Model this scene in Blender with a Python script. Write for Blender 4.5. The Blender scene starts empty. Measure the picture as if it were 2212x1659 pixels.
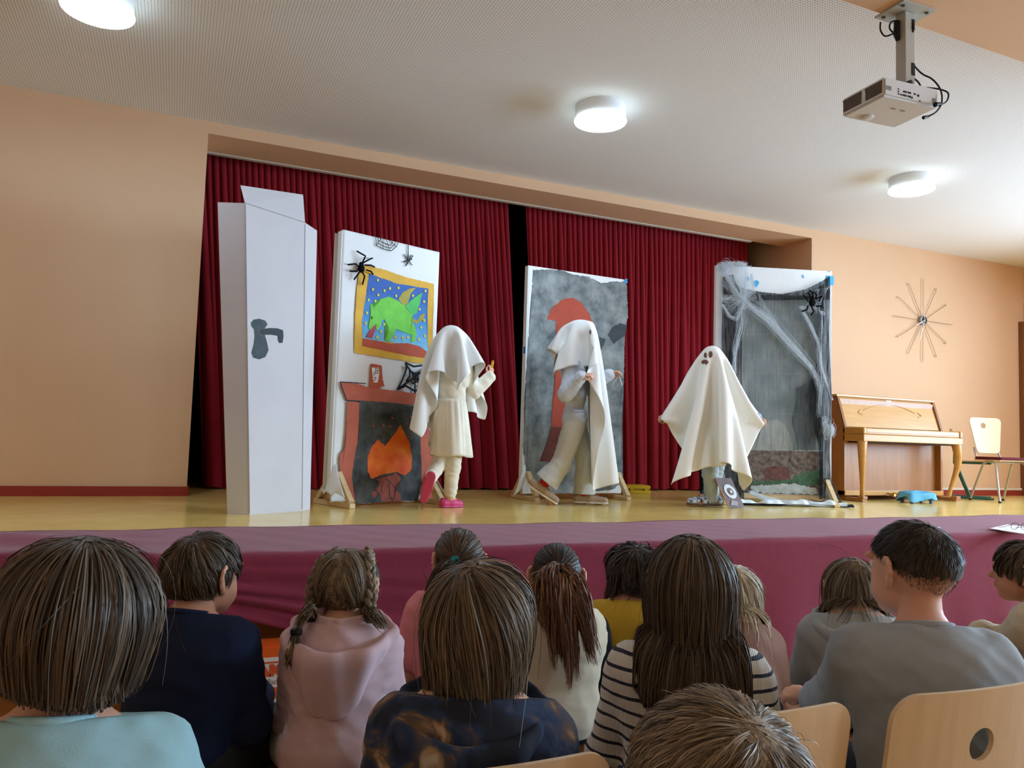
import bpy, bmesh, math, random
import numpy as np
from mathutils import Vector, Matrix
from mathutils.bvhtree import BVHTree

# ------------------------------------------------------------------ camera, world, light, exposure
scene = bpy.context.scene
COL = scene.collection
STAGE_Z = 0.70
CAM_Z = STAGE_Z + 0.527
F_PX, IMG_W, IMG_H = 1670.0, 2212.0, 1659.0
YAW, PITCH, ROLL = math.radians(23.484), math.radians(4.011), math.radians(1.825)
_f = np.array([math.sin(YAW)*math.cos(PITCH), math.cos(YAW)*math.cos(PITCH), math.sin(PITCH)])
_r0 = np.array([math.cos(YAW), -math.sin(YAW), 0.0])
_u0 = np.cross(_r0, _f)
_r = _r0*math.cos(ROLL) + _u0*math.sin(ROLL)
_u = -_r0*math.sin(ROLL) + _u0*math.cos(ROLL)
CAM = np.array([0.0, 0.0, CAM_Z])
cam_data = bpy.data.cameras.new('camera')
cam_data.sensor_width = 36.0
cam_data.lens = F_PX/IMG_W*36.0
cam_data.clip_start = 0.05
cam = bpy.data.objects.new('camera', cam_data)
COL.objects.link(cam)
cam.matrix_world = Matrix([[_r[0], _u[0], -_f[0], CAM[0]], [_r[1], _u[1], -_f[1], CAM[1]], [_r[2], _u[2], -_f[2], CAM[2]], [0, 0, 0, 1]])
scene.camera = cam

world = bpy.data.worlds.new('overcast_sky')
scene.world = world
world.use_nodes = True
_bg = world.node_tree.nodes['Background']
_bg.inputs['Color'].default_value = (0.52, 0.76, 1.0, 1)
_bg.inputs['Strength'].default_value = 34.0
LAMP_STRENGTH = 64.0
vs = scene.view_settings
vs.view_transform = 'Standard'
vs.look = 'None'
vs.gamma = 1.0
vs.use_curve_mapping = False
vs.exposure = 0.26
try:
    scene.cycles.max_bounces = 7
    scene.cycles.diffuse_bounces = 5
    scene.cycles.transparent_max_bounces = 10
    scene.cycles.caustics_reflective = False
    scene.cycles.caustics_refractive = False
    scene.cycles.sample_clamp_indirect = 6.0
except Exception:
    pass

# measured room (metres; the floor of the hall is z = 0, the camera stands over x = y = 0)
WALL_Y, CEIL_Z, LINTEL_Z = 6.55, 3.687, 3.59
JAMB_L, JAMB_R = 0.12, 6.48
STAGE_Y = 3.46
RIGHT_X, LEFT_X, BACK_Y = 10.12, -3.4, -5.0
CURTAIN_Y = 7.32

# ------------------------------------------------------------------ helpers
rng = np.random.default_rng(7)
random.seed(7)

def ray_dir(px, py):
    return _f + _r*((px-IMG_W/2)/F_PX) - _u*((py-IMG_H/2)/F_PX)

def at(px, py, x=None, y=None, z=None, depth=None, plane=None):
    """the point of the place seen at a spot of the photograph, given one known coordinate"""
    d = ray_dir(px, py)
    if depth is not None: t = depth
    elif x is not None: t = (x-CAM[0])/d[0]
    elif y is not None: t = (y-CAM[1])/d[1]
    elif z is not None: t = (z-CAM[2])/d[2]
    else:
        a, b = np.array(plane[0][:2]), np.array(plane[1][:2])
        n = np.array([-(b-a)[1], (b-a)[0]])
        t = float(n@a)/float(n@d[:2])
    return CAM + d*t

def lin(c):
    out = []
    for v in c[:3]:
        v = v/255.0
        out.append(v/12.92 if v <= 0.04045 else ((v+0.055)/1.055)**2.4)
    return (*out, 1.0)

MATS = {}
def mat(name, color, rough=0.7, spec=0.3, vary=0.0, vscale=8.0, bump=0.0, bscale=60.0, color2=None, metal=0.0, sheen=0.0, stretch=None, detail=4.0, coat=0.0):
    """one procedural material: colour (8-bit sRGB) with noise variation and fine relief"""
    if name in MATS: return MATS[name]
    m = bpy.data.materials.new(name)
    m.use_nodes = True
    nt = m.node_tree
    b = nt.nodes['Principled BSDF']
    b.inputs['Base Color'].default_value = lin(color)
    b.inputs['Roughness'].default_value = rough
    b.inputs['Specular IOR Level'].default_value = spec
    b.inputs['Metallic'].default_value = metal
    if sheen:
        b.inputs['Sheen Weight'].default_value = sheen
    if coat:
        b.inputs['Coat Weight'].default_value = coat
        b.inputs['Coat Roughness'].default_value = 0.12
    tc = None
    def coords():
        nonlocal tc
        if tc is None:
            t = nt.nodes.new('ShaderNodeTexCoord')
            if stretch:
                mp = nt.nodes.new('ShaderNodeMapping')
                mp.inputs['Scale'].default_value = stretch
                nt.links.new(t.outputs['Object'], mp.inputs['Vector'])
                tc = mp.outputs['Vector']
            else:
                tc = t.outputs['Object']
        return tc
    if vary > 0 or color2:
        n = nt.nodes.new('ShaderNodeTexNoise')
        n.inputs['Scale'].default_value = vscale
        n.inputs['Detail'].default_value = detail
        n.inputs['Roughness'].default_value = 0.6
        nt.links.new(coords(), n.inputs['Vector'])
        cr = nt.nodes.new('ShaderNodeValToRGB')
        c = lin(color)
        if color2:
            cr.color_ramp.elements[0].color = c
            cr.color_ramp.elements[1].color = lin(color2)
        else:
            cr.color_ramp.elements[0].color = (c[0]*(1-vary), c[1]*(1-vary), c[2]*(1-vary), 1)
            cr.color_ramp.elements[1].color = (min(1, c[0]*(1+vary)), min(1, c[1]*(1+vary)), min(1, c[2]*(1+vary)), 1)
        cr.color_ramp.elements[0].position = 0.32
        cr.color_ramp.elements[1].position = 0.68
        nt.links.new(n.outputs['Fac'], cr.inputs['Fac'])
        nt.links.new(cr.outputs['Color'], b.inputs['Base Color'])
    if bump > 0:
        n2 = nt.nodes.new('ShaderNodeTexNoise')
        n2.inputs['Scale'].default_value = bscale
        n2.inputs['Detail'].default_value = 3.0
        nt.links.new(coords(), n2.inputs['Vector'])
        bp = nt.nodes.new('ShaderNodeBump')
        bp.inputs['Strength'].default_value = bump
        bp.inputs['Distance'].default_value = 0.01
        nt.links.new(n2.outputs['Fac'], bp.inputs['Height'])
        nt.links.new(bp.outputs['Normal'], b.inputs['Normal'])
    MATS[name] = m
    return m

def emit(name, color, strength):
    m = bpy.data.materials.new(name)
    m.use_nodes = True
    nt = m.node_tree
    b = nt.nodes['Principled BSDF']
    b.inputs['Base Color'].default_value = (0.9, 0.9, 0.9, 1)
    b.inputs['Emission Color'].default_value = lin(color)
    b.inputs['Emission Strength'].default_value = strength
    return m

def tag(o, label=None, cat=None, group=None, kind=None):
    if label: o['label'] = label
    if cat: o['category'] = cat
    if group: o['group'] = group
    if kind: o['kind'] = kind
    return o

def empty(name, loc=(0, 0, 0), rz=0.0, label=None, cat=None, group=None):
    o = bpy.data.objects.new(name, None)
    o.empty_display_size = 0.1
    COL.objects.link(o)
    o.location = loc
    o.rotation_euler = (0, 0, rz)
    return tag(o, label, cat, group)

def mesh_obj(name, verts, faces, material, parent=None, smooth=False, loc=None, kind=None):
    me = bpy.data.meshes.new(name)
    if isinstance(verts, np.ndarray) and isinstance(faces, np.ndarray):
        nv, nf, k = len(verts), len(faces), faces.shape[1]
        me.vertices.add(nv)
        me.vertices.foreach_set('co', np.ascontiguousarray(verts, dtype=np.float32).ravel())
        me.loops.add(nf*k)
        me.loops.foreach_set('vertex_index', np.ascontiguousarray(faces, dtype=np.int32).ravel())
        me.polygons.add(nf)
        me.polygons.foreach_set('loop_start', np.arange(0, nf*k, k, dtype=np.int32))
        me.update(calc_edges=True)
        me.validate()
    else:
        me.from_pydata([tuple(map(float, v)) for v in verts], [], [tuple(int(i) for i in f) for f in faces])
        me.update()
    if smooth:
        me.polygons.foreach_set('use_smooth', np.ones(len(me.polygons), dtype=bool))
    if material: me.materials.append(material)
    o = bpy.data.objects.new(name, me)
    COL.objects.link(o)
    if parent: o.parent = parent
    if loc is not None: o.location = loc
    if kind: o['kind'] = kind
    return o

class MB:
    """collects simple shapes into one mesh"""
    def __init__(self): self.v, self.f, self.sm = [], [], False
    def add(self, v, f):
        o = len(self.v)
        self.v += [tuple(map(float, p)) for p in v]
        self.f += [tuple(int(i)+o for i in q) for q in f]
        return self
    def box(self, lo, hi, bevel=0.0):
        x0, y0, z0 = lo; x1, y1, z1 = hi
        if bevel <= 0:
            v = [(x0,y0,z0),(x1,y0,z0),(x1,y1,z0),(x0,y1,z0),(x0,y0,z1),(x1,y0,z1),(x1,y1,z1),(x0,y1,z1)]
            return self.add(v, [(3,2,1,0),(4,5,6,7),(0,1,5,4),(1,2,6,5),(2,3,7,6),(3,0,4,7)])
        bm = bmesh.new()
        bmesh.ops.create_cube(bm, size=1.0)
        for q in bm.verts:
            q.co = Vector(((x0+x1)/2+q.co.x*(x1-x0), (y0+y1)/2+q.co.y*(y1-y0), (z0+z1)/2+q.co.z*(z1-z0)))
        bmesh.ops.bevel(bm, geom=list(bm.edges), offset=bevel, segments=2, affect='EDGES')
        return self.from_bm(bm)
    def from_bm(self, bm):
        bm.verts.index_update()
        self.add([v.co for v in bm.verts], [[v.index for v in f.verts] for f in bm.faces])
        bm.free()
        return self
    def bar(self, a, b, w, d, up=(0, 0, 1)):
        a, b, up = Vector(a), Vector(b), Vector(up)
        t = (b-a).normalized()
        s = t.cross(up)
        if s.length < 1e-4: s = t.cross(Vector((1, 0, 0)))
        s.normalize(); n = s.cross(t)
        v = [p + s*(i*w/2) + n*(j*d/2) for p in (a, b) for (i, j) in ((-1,-1),(1,-1),(1,1),(-1,1))]
        return self.add(v, [(3,2,1,0),(4,5,6,7),(0,1,5,4),(1,2,6,5),(2,3,7,6),(3,0,4,7)])
    def tube(self, pts, radii, n=8, cap=True):
        pts = [Vector(p) for p in pts]
        if not hasattr(radii, '__len__'): radii = [radii]*len(pts)
        t0 = (pts[1]-pts[0]).normalized()
        ref = Vector((0, 0, 1)) if abs(t0.z) < 0.9 else Vector((1, 0, 0))
        s = t0.cross(ref).normalized()
        v, f = [], []
        for i, p in enumerate(pts):
            t = (pts[min(i+1, len(pts)-1)]-pts[max(i-1, 0)]).normalized()
            s = (s - t*s.dot(t)).normalized()
            q = t.cross(s)
            for k in range(n):
                a = 2*math.pi*k/n
                v.append(p + (s*math.cos(a)+q*math.sin(a))*radii[i])
        for i in range(len(pts)-1):
            for k in range(n):
                k2 = (k+1) % n
                f.append((i*n+k, i*n+k2, (i+1)*n+k2, (i+1)*n+k))
        if cap:
            f.append(tuple(range(n-1, -1, -1)))
            f.append(tuple((len(pts)-1)*n+k for k in range(n)))
        return self.add(v, f)
    def lathe(self, prof, c=(0, 0, 0), n=32, axis='z'):
        v, f = [], []
        for (r, h) in prof:
            for k in range(n):
                a = 2*math.pi*k/n
                if axis == 'z': v.append((c[0]+r*math.cos(a), c[1]+r*math.sin(a), c[2]+h))
                else: v.append((c[0]+r*math.cos(a), c[1]+h, c[2]+r*math.sin(a)))
        for i in range(len(prof)-1):
            for k in range(n):
                k2 = (k+1) % n
                f.append((i*n+k, i*n+k2, (i+1)*n+k2, (i+1)*n+k))
        f.append(tuple(range(n-1, -1, -1)))
        f.append(tuple((len(prof)-1)*n+k for k in range(n)))
        return self.add(v, f)
    def ball(self, c, r, n=12, m=8):
        r = (r, r, r) if not hasattr(r, '__len__') else r
        v, f = [(c[0], c[1], c[2]+r[2])], []
        for i in range(1, m):
            a = math.pi*i/m
            for k in range(n):
                b = 2*math.pi*k/n
                v.append((c[0]+r[0]*math.sin(a)*math.cos(b), c[1]+r[1]*math.sin(a)*math.sin(b), c[2]+r[2]*math.cos(a)))
        v.append((c[0], c[1], c[2]-r[2]))
        for k in range(n):
            f.append((0, 1+k, 1+(k+1) % n))
            f.append((len(v)-1, 1+(m-2)*n+(k+1) % n, 1+(m-2)*n+k))
        for i in range(m-2):
            for k in range(n):
                k2 = (k+1) % n
                f.append((1+i*n+k, 1+(i+1)*n+k, 1+(i+1)*n+k2, 1+i*n+k2))
        return self.add(v, f)
    def plate(self, outline, y0, y1):
        """outline in (x, z), thickness along y"""
        n = len(outline)
        v = [(x, y0, z) for x, z in outline] + [(x, y1, z) for x, z in outline]
        f = [tuple(range(n)), tuple(range(2*n-1, n-1, -1))]
        for i in range(n):
            j = (i+1) % n
            f.append((i, i+n, j+n, j))
        return self.add(v, f)
    def build(self, name, material, parent=None, smooth=False, loc=None, kind=None, bevel=0.0):
        o = mesh_obj(name, self.v, self.f, material, parent, smooth, loc, kind)
        if bevel:
            md = o.modifiers.new('bevel', 'BEVEL'); md.width = bevel; md.segments = 2; md.limit_method = 'ANGLE'
        if smooth:
            try: o.data.set_sharp_from_angle(angle=math.radians(50))
            except Exception: pass
        return o

def copy_tree(o, parent=None):
    c = o.copy()
    COL.objects.link(c)
    c.parent = parent
    for ch in list(o.children):
        copy_tree(ch, c)
    return c
# ------------------------------------------------------------------ the room
M_WALL = mat('peach_wall_paint', (219, 181, 147), rough=0.85, spec=0.15, vary=0.02, vscale=1.3, bump=0.06, bscale=180)
M_LINTEL = M_WALL
M_RED = mat('red_skirting', (150, 48, 42), rough=0.45, spec=0.4)
M_WHITE = mat('white_paint', (225, 222, 214), rough=0.5)
M_DARK = mat('backstage_darkness', (22, 18, 19), rough=0.95, spec=0.05)  # black colour stands in for the unlit darkness behind the curtains
M_CURTAIN = mat('wine_red_curtain', (136, 28, 38), rough=0.9, spec=0.12, vary=0.07, vscale=3.0, bump=0.12, bscale=300)
M_DRAPE = mat('maroon_cloth', (128, 42, 62), rough=0.85, spec=0.15, vary=0.06, vscale=14, bump=0.25, bscale=240, sheen=0.2)
M_WOODFRONT = mat('orange_wood_front', (150, 96, 44), rough=0.5, vary=0.14, vscale=5, stretch=(1, 1, 14))

def ceiling_material():
    m = bpy.data.materials.new('perforated_ceiling')
    m.use_nodes = True
    nt = m.node_tree
    b = nt.nodes['Principled BSDF']
    b.inputs['Roughness'].default_value = 0.9
    b.inputs['Specular IOR Level'].default_value = 0.1
    tc = nt.nodes.new('ShaderNodeTexCoord')
    mp = nt.nodes.new('ShaderNodeMapping'); mp.inputs['Scale'].default_value = (1/0.018, 1/0.018, 0)
    nt.links.new(tc.outputs['Object'], mp.inputs['Vector'])
    fr = nt.nodes.new('ShaderNodeVectorMath'); fr.operation = 'FRACTION'
    nt.links.new(mp.outputs['Vector'], fr.inputs[0])
    sb = nt.nodes.new('ShaderNodeVectorMath'); sb.operation = 'SUBTRACT'; sb.inputs[1].default_value = (0.5, 0.5, 0)
    nt.links.new(fr.outputs[0], sb.inputs[0])
    ln = nt.nodes.new('ShaderNodeVectorMath'); ln.operation = 'LENGTH'
    nt.links.new(sb.outputs[0], ln.inputs[0])
    cr = nt.nodes.new('ShaderNodeValToRGB')
    cr.color_ramp.elements[0].position = 0.15; cr.color_ramp.elements[0].color = lin((150, 146, 140))
    cr.color_ramp.elements[1].position = 0.26; cr.color_ramp.elements[1].color = lin((240, 240, 240))
    nt.links.new(ln.outputs['Value'], cr.inputs['Fac'])
    nt.links.new(cr.outputs['Color'], b.inputs['Base Color'])
    return m

def floor_material(name, c1, c2, rough, plank=None):
    m = bpy.data.materials.new(name)
    m.use_nodes = True
    nt = m.node_tree
    b = nt.nodes['Principled BSDF']
    b.inputs['Roughness'].default_value = rough
    b.inputs['Specular IOR Level'].default_value = 0.5
    tc = nt.nodes.new('ShaderNodeTexCoord')
    n = nt.nodes.new('ShaderNodeTexNoise'); n.inputs['Scale'].default_value = 2.2; n.inputs['Detail'].default_value = 8
    nt.links.new(tc.outputs['Object'], n.inputs['Vector'])
    cr = nt.nodes.new('ShaderNodeValToRGB')
    cr.color_ramp.elements[0].position = 0.3; cr.color_ramp.elements[0].color = lin(c1)
    cr.color_ramp.elements[1].position = 0.7; cr.color_ramp.elements[1].color = lin(c2)
    nt.links.new(n.outputs['Fac'], cr.inputs['Fac'])
    nt.links.new(cr.outputs['Color'], b.inputs['Base Color'])
    n2 = nt.nodes.new('ShaderNodeTexNoise'); n2.inputs['Scale'].default_value = 6.0
    nt.links.new(tc.outputs['Object'], n2.inputs['Vector'])
    mr = nt.nodes.new('ShaderNodeMapRange'); mr.inputs['To Min'].default_value = rough-0.05; mr.inputs['To Max'].default_value = rough+0.07
    nt.links.new(n2.outputs['Fac'], mr.inputs['Value'])
    nt.links.new(mr.outputs['Result'], b.inputs['Roughness'])
    return m

def struct(name, mb, m, label=None):
    o = mb.build(name, m)
    tag(o, label, None, None, 'structure')
    return o

M_STAGEFLOOR = floor_material('yellow_linoleum', (228, 194, 108), (236, 204, 124), 0.17)
M_HALLFLOOR = floor_material('hall_floor', (176, 130, 74), (194, 148, 88), 0.3)
struct('floor', MB().box((LEFT_X, BACK_Y, -0.1), (RIGHT_X, STAGE_Y+0.06, 0)), M_HALLFLOOR, 'orange brown floor of the hall in front of the stage')
struct('stage_floor', MB().box((LEFT_X, STAGE_Y+0.02, STAGE_Z-0.08), (RIGHT_X, 8.4, STAGE_Z)), M_STAGEFLOOR, 'glossy yellow linoleum floor of the raised stage')
struct('stage_front', MB().box((LEFT_X, STAGE_Y+0.06, 0), (RIGHT_X, STAGE_Y+0.12, STAGE_Z-0.08)), M_WOODFRONT, 'brown wooden front of the stage under the maroon cloth')
struct('trim_1', MB().box((LEFT_X, STAGE_Y+0.015, STAGE_Z-0.14), (RIGHT_X, STAGE_Y+0.06, STAGE_Z-0.002)), mat('grey_edge_strip', (150, 142, 128), 0.5), 'grey edge strip along the stage front')
ceil = struct('ceiling', MB().box((LEFT_X, 2.0, CEIL_Z), (RIGHT_X, WALL_Y, CEIL_Z+0.12)), ceiling_material(), 'white perforated acoustic ceiling above the stage')
struct('trim_2', MB().box((LEFT_X, 1.55, 3.46), (RIGHT_X, 2.775, CEIL_Z)), M_WALL, 'peach painted ceiling beam that carries the projector')
struct('ceiling_hall', MB().box((LEFT_X, BACK_Y, CEIL_Z), (RIGHT_X, 2.0, CEIL_Z+0.12)), M_WHITE, 'white ceiling over the audience')
# back wall with the stage opening: left part, lintel, right part, jamb depth to the curtain
struct('wall_back_left', MB().box((LEFT_X, WALL_Y, STAGE_Z), (JAMB_L, 7.0, 4.2)), M_WALL, 'plain peach wall left of the curtain')
struct('wall_back_right', MB().box((JAMB_R, WALL_Y, STAGE_Z), (RIGHT_X, 7.75, 4.2)), M_WALL, 'peach wall right of the curtain behind the piano')
struct('wall_lintel', MB().box((JAMB_L, WALL_Y, LINTEL_Z), (JAMB_R, 7.0, 4.2)), M_WALL, 'peach lintel above the stage curtain')
struct('wall_backstage', MB().box((LEFT_X, 8.3, STAGE_Z), (RIGHT_X, 8.4, 4.2)), M_DARK)
struct('ceiling_backstage', MB().box((LEFT_X, 6.6, 4.1), (RIGHT_X, 8.4, 4.2)), M_DARK)
struct('wall_backstage_left', MB().box((-0.45, 6.9, STAGE_Z), (-0.4, 8.35, 4.15)), M_DARK)
struct('wall_backstage_right', MB().box((JAMB_R+0.1, 7.7, STAGE_Z), (JAMB_R+0.2, 8.35, 4.15)), M_DARK)
struct('baseboard_left', MB().box((LEFT_X, WALL_Y-0.018, STAGE_Z), (JAMB_L, WALL_Y, STAGE_Z+0.072)).box((JAMB_L, WALL_Y-0.018, STAGE_Z), (JAMB_L+0.012, 7.0, STAGE_Z+0.072)), M_RED, 'red skirting board along the left wall')
struct('baseboard_right', MB().box((JAMB_R, WALL_Y-0.018, STAGE_Z), (RIGHT_X, WALL_Y, STAGE_Z+0.07)), M_RED, 'red skirting board behind the piano')
struct('trim_3', MB().box((JAMB_R, WALL_Y-0.02, STAGE_Z+0.07), (RIGHT_X, WALL_Y, STAGE_Z+0.095)), M_WHITE, 'white strip on top of the red skirting board')
struct('trim_4', MB().box((RIGHT_X-0.10, WALL_Y-0.05, STAGE_Z), (RIGHT_X-0.002, WALL_Y-0.001, 2.95)), mat('brown_door_frame', (120, 74, 40), 0.5), 'brown door frame at the far right end of the wall')
struct('wall_left', MB().box((LEFT_X-0.2, BACK_Y, 0), (LEFT_X, 7.0, CEIL_Z+0.1)), M_WALL)
struct('wall_rear', MB().box((LEFT_X-0.2, BACK_Y-0.2, 0), (RIGHT_X+0.2, BACK_Y, CEIL_Z+0.1)), M_WALL)
# right wall: tall windows between piers
wins = [(-4.3, -2.5), (-2.0, -0.2), (0.3, 2.1), (2.7, 4.4)]
SILL, HEAD = 1.25, 3.05
wr = MB()
wr.box((RIGHT_X, BACK_Y, 0), (RIGHT_X+0.25, WALL_Y+0.4, SILL)).box((RIGHT_X, BACK_Y, HEAD), (RIGHT_X+0.25, WALL_Y+0.4, CEIL_Z+0.1))
ys = [BACK_Y] + [q for w in wins for q in w] + [WALL_Y+0.4]
for i in range(0, len(ys), 2):
    wr.box((RIGHT_X, ys[i], SILL), (RIGHT_X+0.25, ys[i+1], HEAD))
struct('wall_right', wr, M_WALL, 'peach side wall with the windows at the right edge')
M_FRAME = mat('brown_window_frame', (120, 74, 40), 0.5)
for i, (a, b) in enumerate(wins):
    fr = MB()
    for (lo, hi) in (((a, SILL), (a+0.07, HEAD)), ((b-0.07, SILL), (b, HEAD)), ((a, SILL), (b, SILL+0.07)), ((a, HEAD-0.07), (b, HEAD)), (((a+b)/2-0.035, SILL), ((a+b)/2+0.035, HEAD))):
        fr.box((RIGHT_X-0.03, lo[0], lo[1]), (RIGHT_X+0.08, hi[0], hi[1]))
    w = struct('window_%d' % (i+1), fr, M_FRAME, 'brown framed window in the right wall')
    la = bpy.data.lights.new('window_portal', 'AREA')
    la.shape = 'RECTANGLE'; la.size = b-a; la.size_y = HEAD-SILL
    la.cycles.is_portal = True
    lo = bpy.data.objects.new('window_portal', la)
    COL.objects.link(lo)
    lo.location = (RIGHT_X+0.15, (a+b)/2, (SILL+HEAD)/2)
    lo.rotation_euler = (0, math.radians(90), math.radians(180))
    lo.rotation_euler = Matrix(((0, 0, 1), (1, 0, 0), (0, 1, 0))).to_euler()
# ------------------------------------------------------------------ curtains
def curtain(name, label, xl_top, xr_top, xl_bot, xr_bot, z0, z1, pleats, seed):
    r = np.random.default_rng(seed)
    nu, nv = pleats*10, 26
    u = np.linspace(0, 1, nu)
    ph = u*pleats*2*math.pi + 0.9*np.sin(u*17+seed) + 0.5*np.sin(u*41)
    amp_u = 1 + 0.35*np.sin(u*23+seed*2)
    bigph = u*pleats*0.42*2*math.pi + 1.3*np.sin(u*9+seed)
    V = np.zeros((nv, nu, 3))
    for j in range(nv):
        t = j/(nv-1)
        z = z1 + (z0-z1)*t
        xl = xl_top + (xl_bot-xl_top)*t; xr = xr_top + (xr_bot-xr_top)*t
        s = min(1, t*6)
        top = np.sin(ph)*0.022*(1-0.35*t)
        low = np.sin(bigph + 0.5*math.sin(2.2*t+seed))*0.055*t*amp_u
        V[j, :, 0] = xl + (xr-xl)*u + np.cos(ph)*0.012*(1-0.5*t) + 0.03*t*np.cos(bigph)*amp_u
        V[j, :, 1] = CURTAIN_Y + top*(0.45+0.55*s) + low + 0.02*np.sin(u*31)*t
        V[j, :, 2] = z + (0.012*np.sin(ph*1.0) if j == 0 else 0) + (0.008*np.sin(bigph*1.7) if j == nv-1 else 0)
    idx = np.arange(nu*nv).reshape(nv, nu)
    F = np.stack([idx[:-1, :-1], idx[1:, :-1], idx[1:, 1:], idx[:-1, 1:]], -1).reshape(-1, 4)
    o = mesh_obj(name, V.reshape(-1, 3), F, M_CURTAIN, None, True)
    return tag(o, label, 'curtain', 'stage curtains')
cl = curtain('stage_curtain', 'wide wine red pleated curtain behind the door and fireplace props', -0.02, 3.06, 0.24, 3.34, STAGE_Z+0.012, 3.72, 54, 3)
cr_ = curtain('stage_curtain', 'narrower wine red pleated curtain behind the grey tower prop', 3.26, 6.22, 3.46, 6.22, STAGE_Z+0.012, 3.72, 48, 5)
rail = MB().box((JAMB_L, 6.985, LINTEL_Z-0.012), (6.0, 7.03, LINTEL_Z+0.02)).build('curtain_rail', mat('pale_rail', (190, 180, 165), 0.5))
tag(rail, 'thin pale curtain rail along the lintel edge', 'rail')

# ------------------------------------------------------------------ maroon cloth over the stage edge
def stage_cloth():
    xs = np.linspace(-3.0, 9.6, 300)
    def bottom(x):
        return np.interp(x, [-3, -0.9, -0.2, 0.12, 0.45, 0.86, 1.19, 1.6, 9.6], [0.60, 0.585, 0.55, 0.50, 0.40, 0.265, 0.14, 0.03, 0.02])
    nt_, nd = 16, 26
    V = np.zeros((nt_+nd, len(xs), 3))
    for k, x in enumerate(xs):
        back = 4.38 + 0.03*math.sin(x*2.1) + 0.015*math.sin(x*6.3)
        bz = bottom(x)
        g = np.interp(x, [-3, -0.4, 0.1, 1.3, 1.9], [1, 1, 0.8, 0.6, 0])
        for j in range(nt_):
            t = j/(nt_-1)
            y = back + (STAGE_Y-0.012-back)*t
            z = STAGE_Z + 0.006 + 0.002*math.sin(x*9+t*5) + 0.0025*math.sin(x*23+3*t)*math.sin(t*19)
            if x < 0.15:
                w = min(1, (0.15-x)/0.5)
                z += w*(0.022*max(0, math.sin(t*9 + x*2.2)) + 0.016*max(0, math.sin(t*14-x*3.5)))*min(1, 3*t+0.1)
            V[j, k] = (x, y, z)
        for j in range(nd):
            t = (j+1)/nd
            z = STAGE_Z + 0.004 + (bz-STAGE_Z)*t
            # gathered folds run along the lifted hem on the left
            fold = g*(0.028*math.sin(t*15 + x*1.1) + 0.012*math.sin(t*27-x*2))*min(1, t*1.6) 
            hang = 0.010*math.sin(x*7.3 + 0.6*math.sin(x*2.2))*t + 0.006*math.sin(x*17)*t*t
            V[nt_+j, k] = (x, STAGE_Y-0.018 - 0.012*min(1, t*4) - abs(fold) - 0.012*t + hang*(1-0.6*g), z)
    n = len(xs)
    idx = np.arange(n*(nt_+nd)).reshape(nt_+nd, n)
    F = np.stack([idx[:-1, :-1], idx[1:, :-1], idx[1:, 1:], idx[:-1, 1:]], -1).reshape(-1, 4)
    o = mesh_obj('stage_cloth', V.reshape(-1, 3), F, M_DRAPE, None, True)
    md = o.modifiers.new('thickness', 'SOLIDIFY'); md.thickness = 0.003; md.offset = 1.0
    return tag(o, 'long maroon cloth draped over the front edge of the stage', 'cloth')
stage_cloth()

# ------------------------------------------------------------------ ceiling lamps
M_LAMPBODY = mat('white_lamp_housing', (232, 234, 236), 0.45)
M_LAMP = emit('lamp_diffuser', (200, 229, 255), LAMP_STRENGTH)
M_LAMPRIM = emit('lamp_rim', (225, 250, 255), 9.0)
M_SCREW = mat('lamp_screw', (120, 125, 125), 0.4, metal=0.8)
LAMPS = [(-0.53, 4.855, 'round white ceiling lamp cut by the top left edge'), (2.752, 4.855, 'round white ceiling lamp above the middle of the stage'), (5.98, 4.855, 'round white ceiling lamp below the projector near the right wall'), (9.2, 4.855, 'round white ceiling lamp beyond the right edge')]
def lamp(x, y, label):
    root = empty('ceiling_lamp', (x, y, CEIL_Z), 0, label, 'lamp', 'round ceiling lamps')
    R, H = 0.186, 0.105
    MB().lathe([(R, 0.0), (R, -H+0.006), (R-0.006, -H), (R-0.03, -H)], n=48).build('housing', M_LAMPBODY, root, True)
    MB().lathe([(R-0.02, -H+0.001), (R+0.005, -H), (R+0.007, -H-0.006), (R+0.004, -H-0.013), (R-0.014, -H-0.018)], n=48).build('diffuser_rim', M_LAMPRIM, root, True)
    MB().lathe([(0.1, -H-0.008), (R-0.014, -H-0.0175), (R*0.6, -H-0.022), (0.01, -H-0.024)], n=48).build('diffuser', M_LAMP, root, True)
    for k in range(3):
        a = math.radians(100+120*k)
        MB().lathe([(0.004, 0), (0.004, -0.006), (0.001, -0.008)], (0.160*math.cos(a), 0.160*math.sin(a), -H-0.019), n=8).build('screw', M_SCREW, root)
for a in LAMPS: lamp(*a)
# ------------------------------------------------------------------ painted stage props
M_CANVAS = mat('white_canvas', (236, 238, 240), rough=0.85, spec=0.1, vary=0.02, vscale=5, bump=0.25, bscale=9)
M_PINE = mat('raw_pine', (214, 186, 142), rough=0.7, vary=0.1, vscale=6, stretch=(1, 1, 8))
M_BLACKPAINT = mat('black_paint', (20, 20, 22), 0.6)

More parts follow.
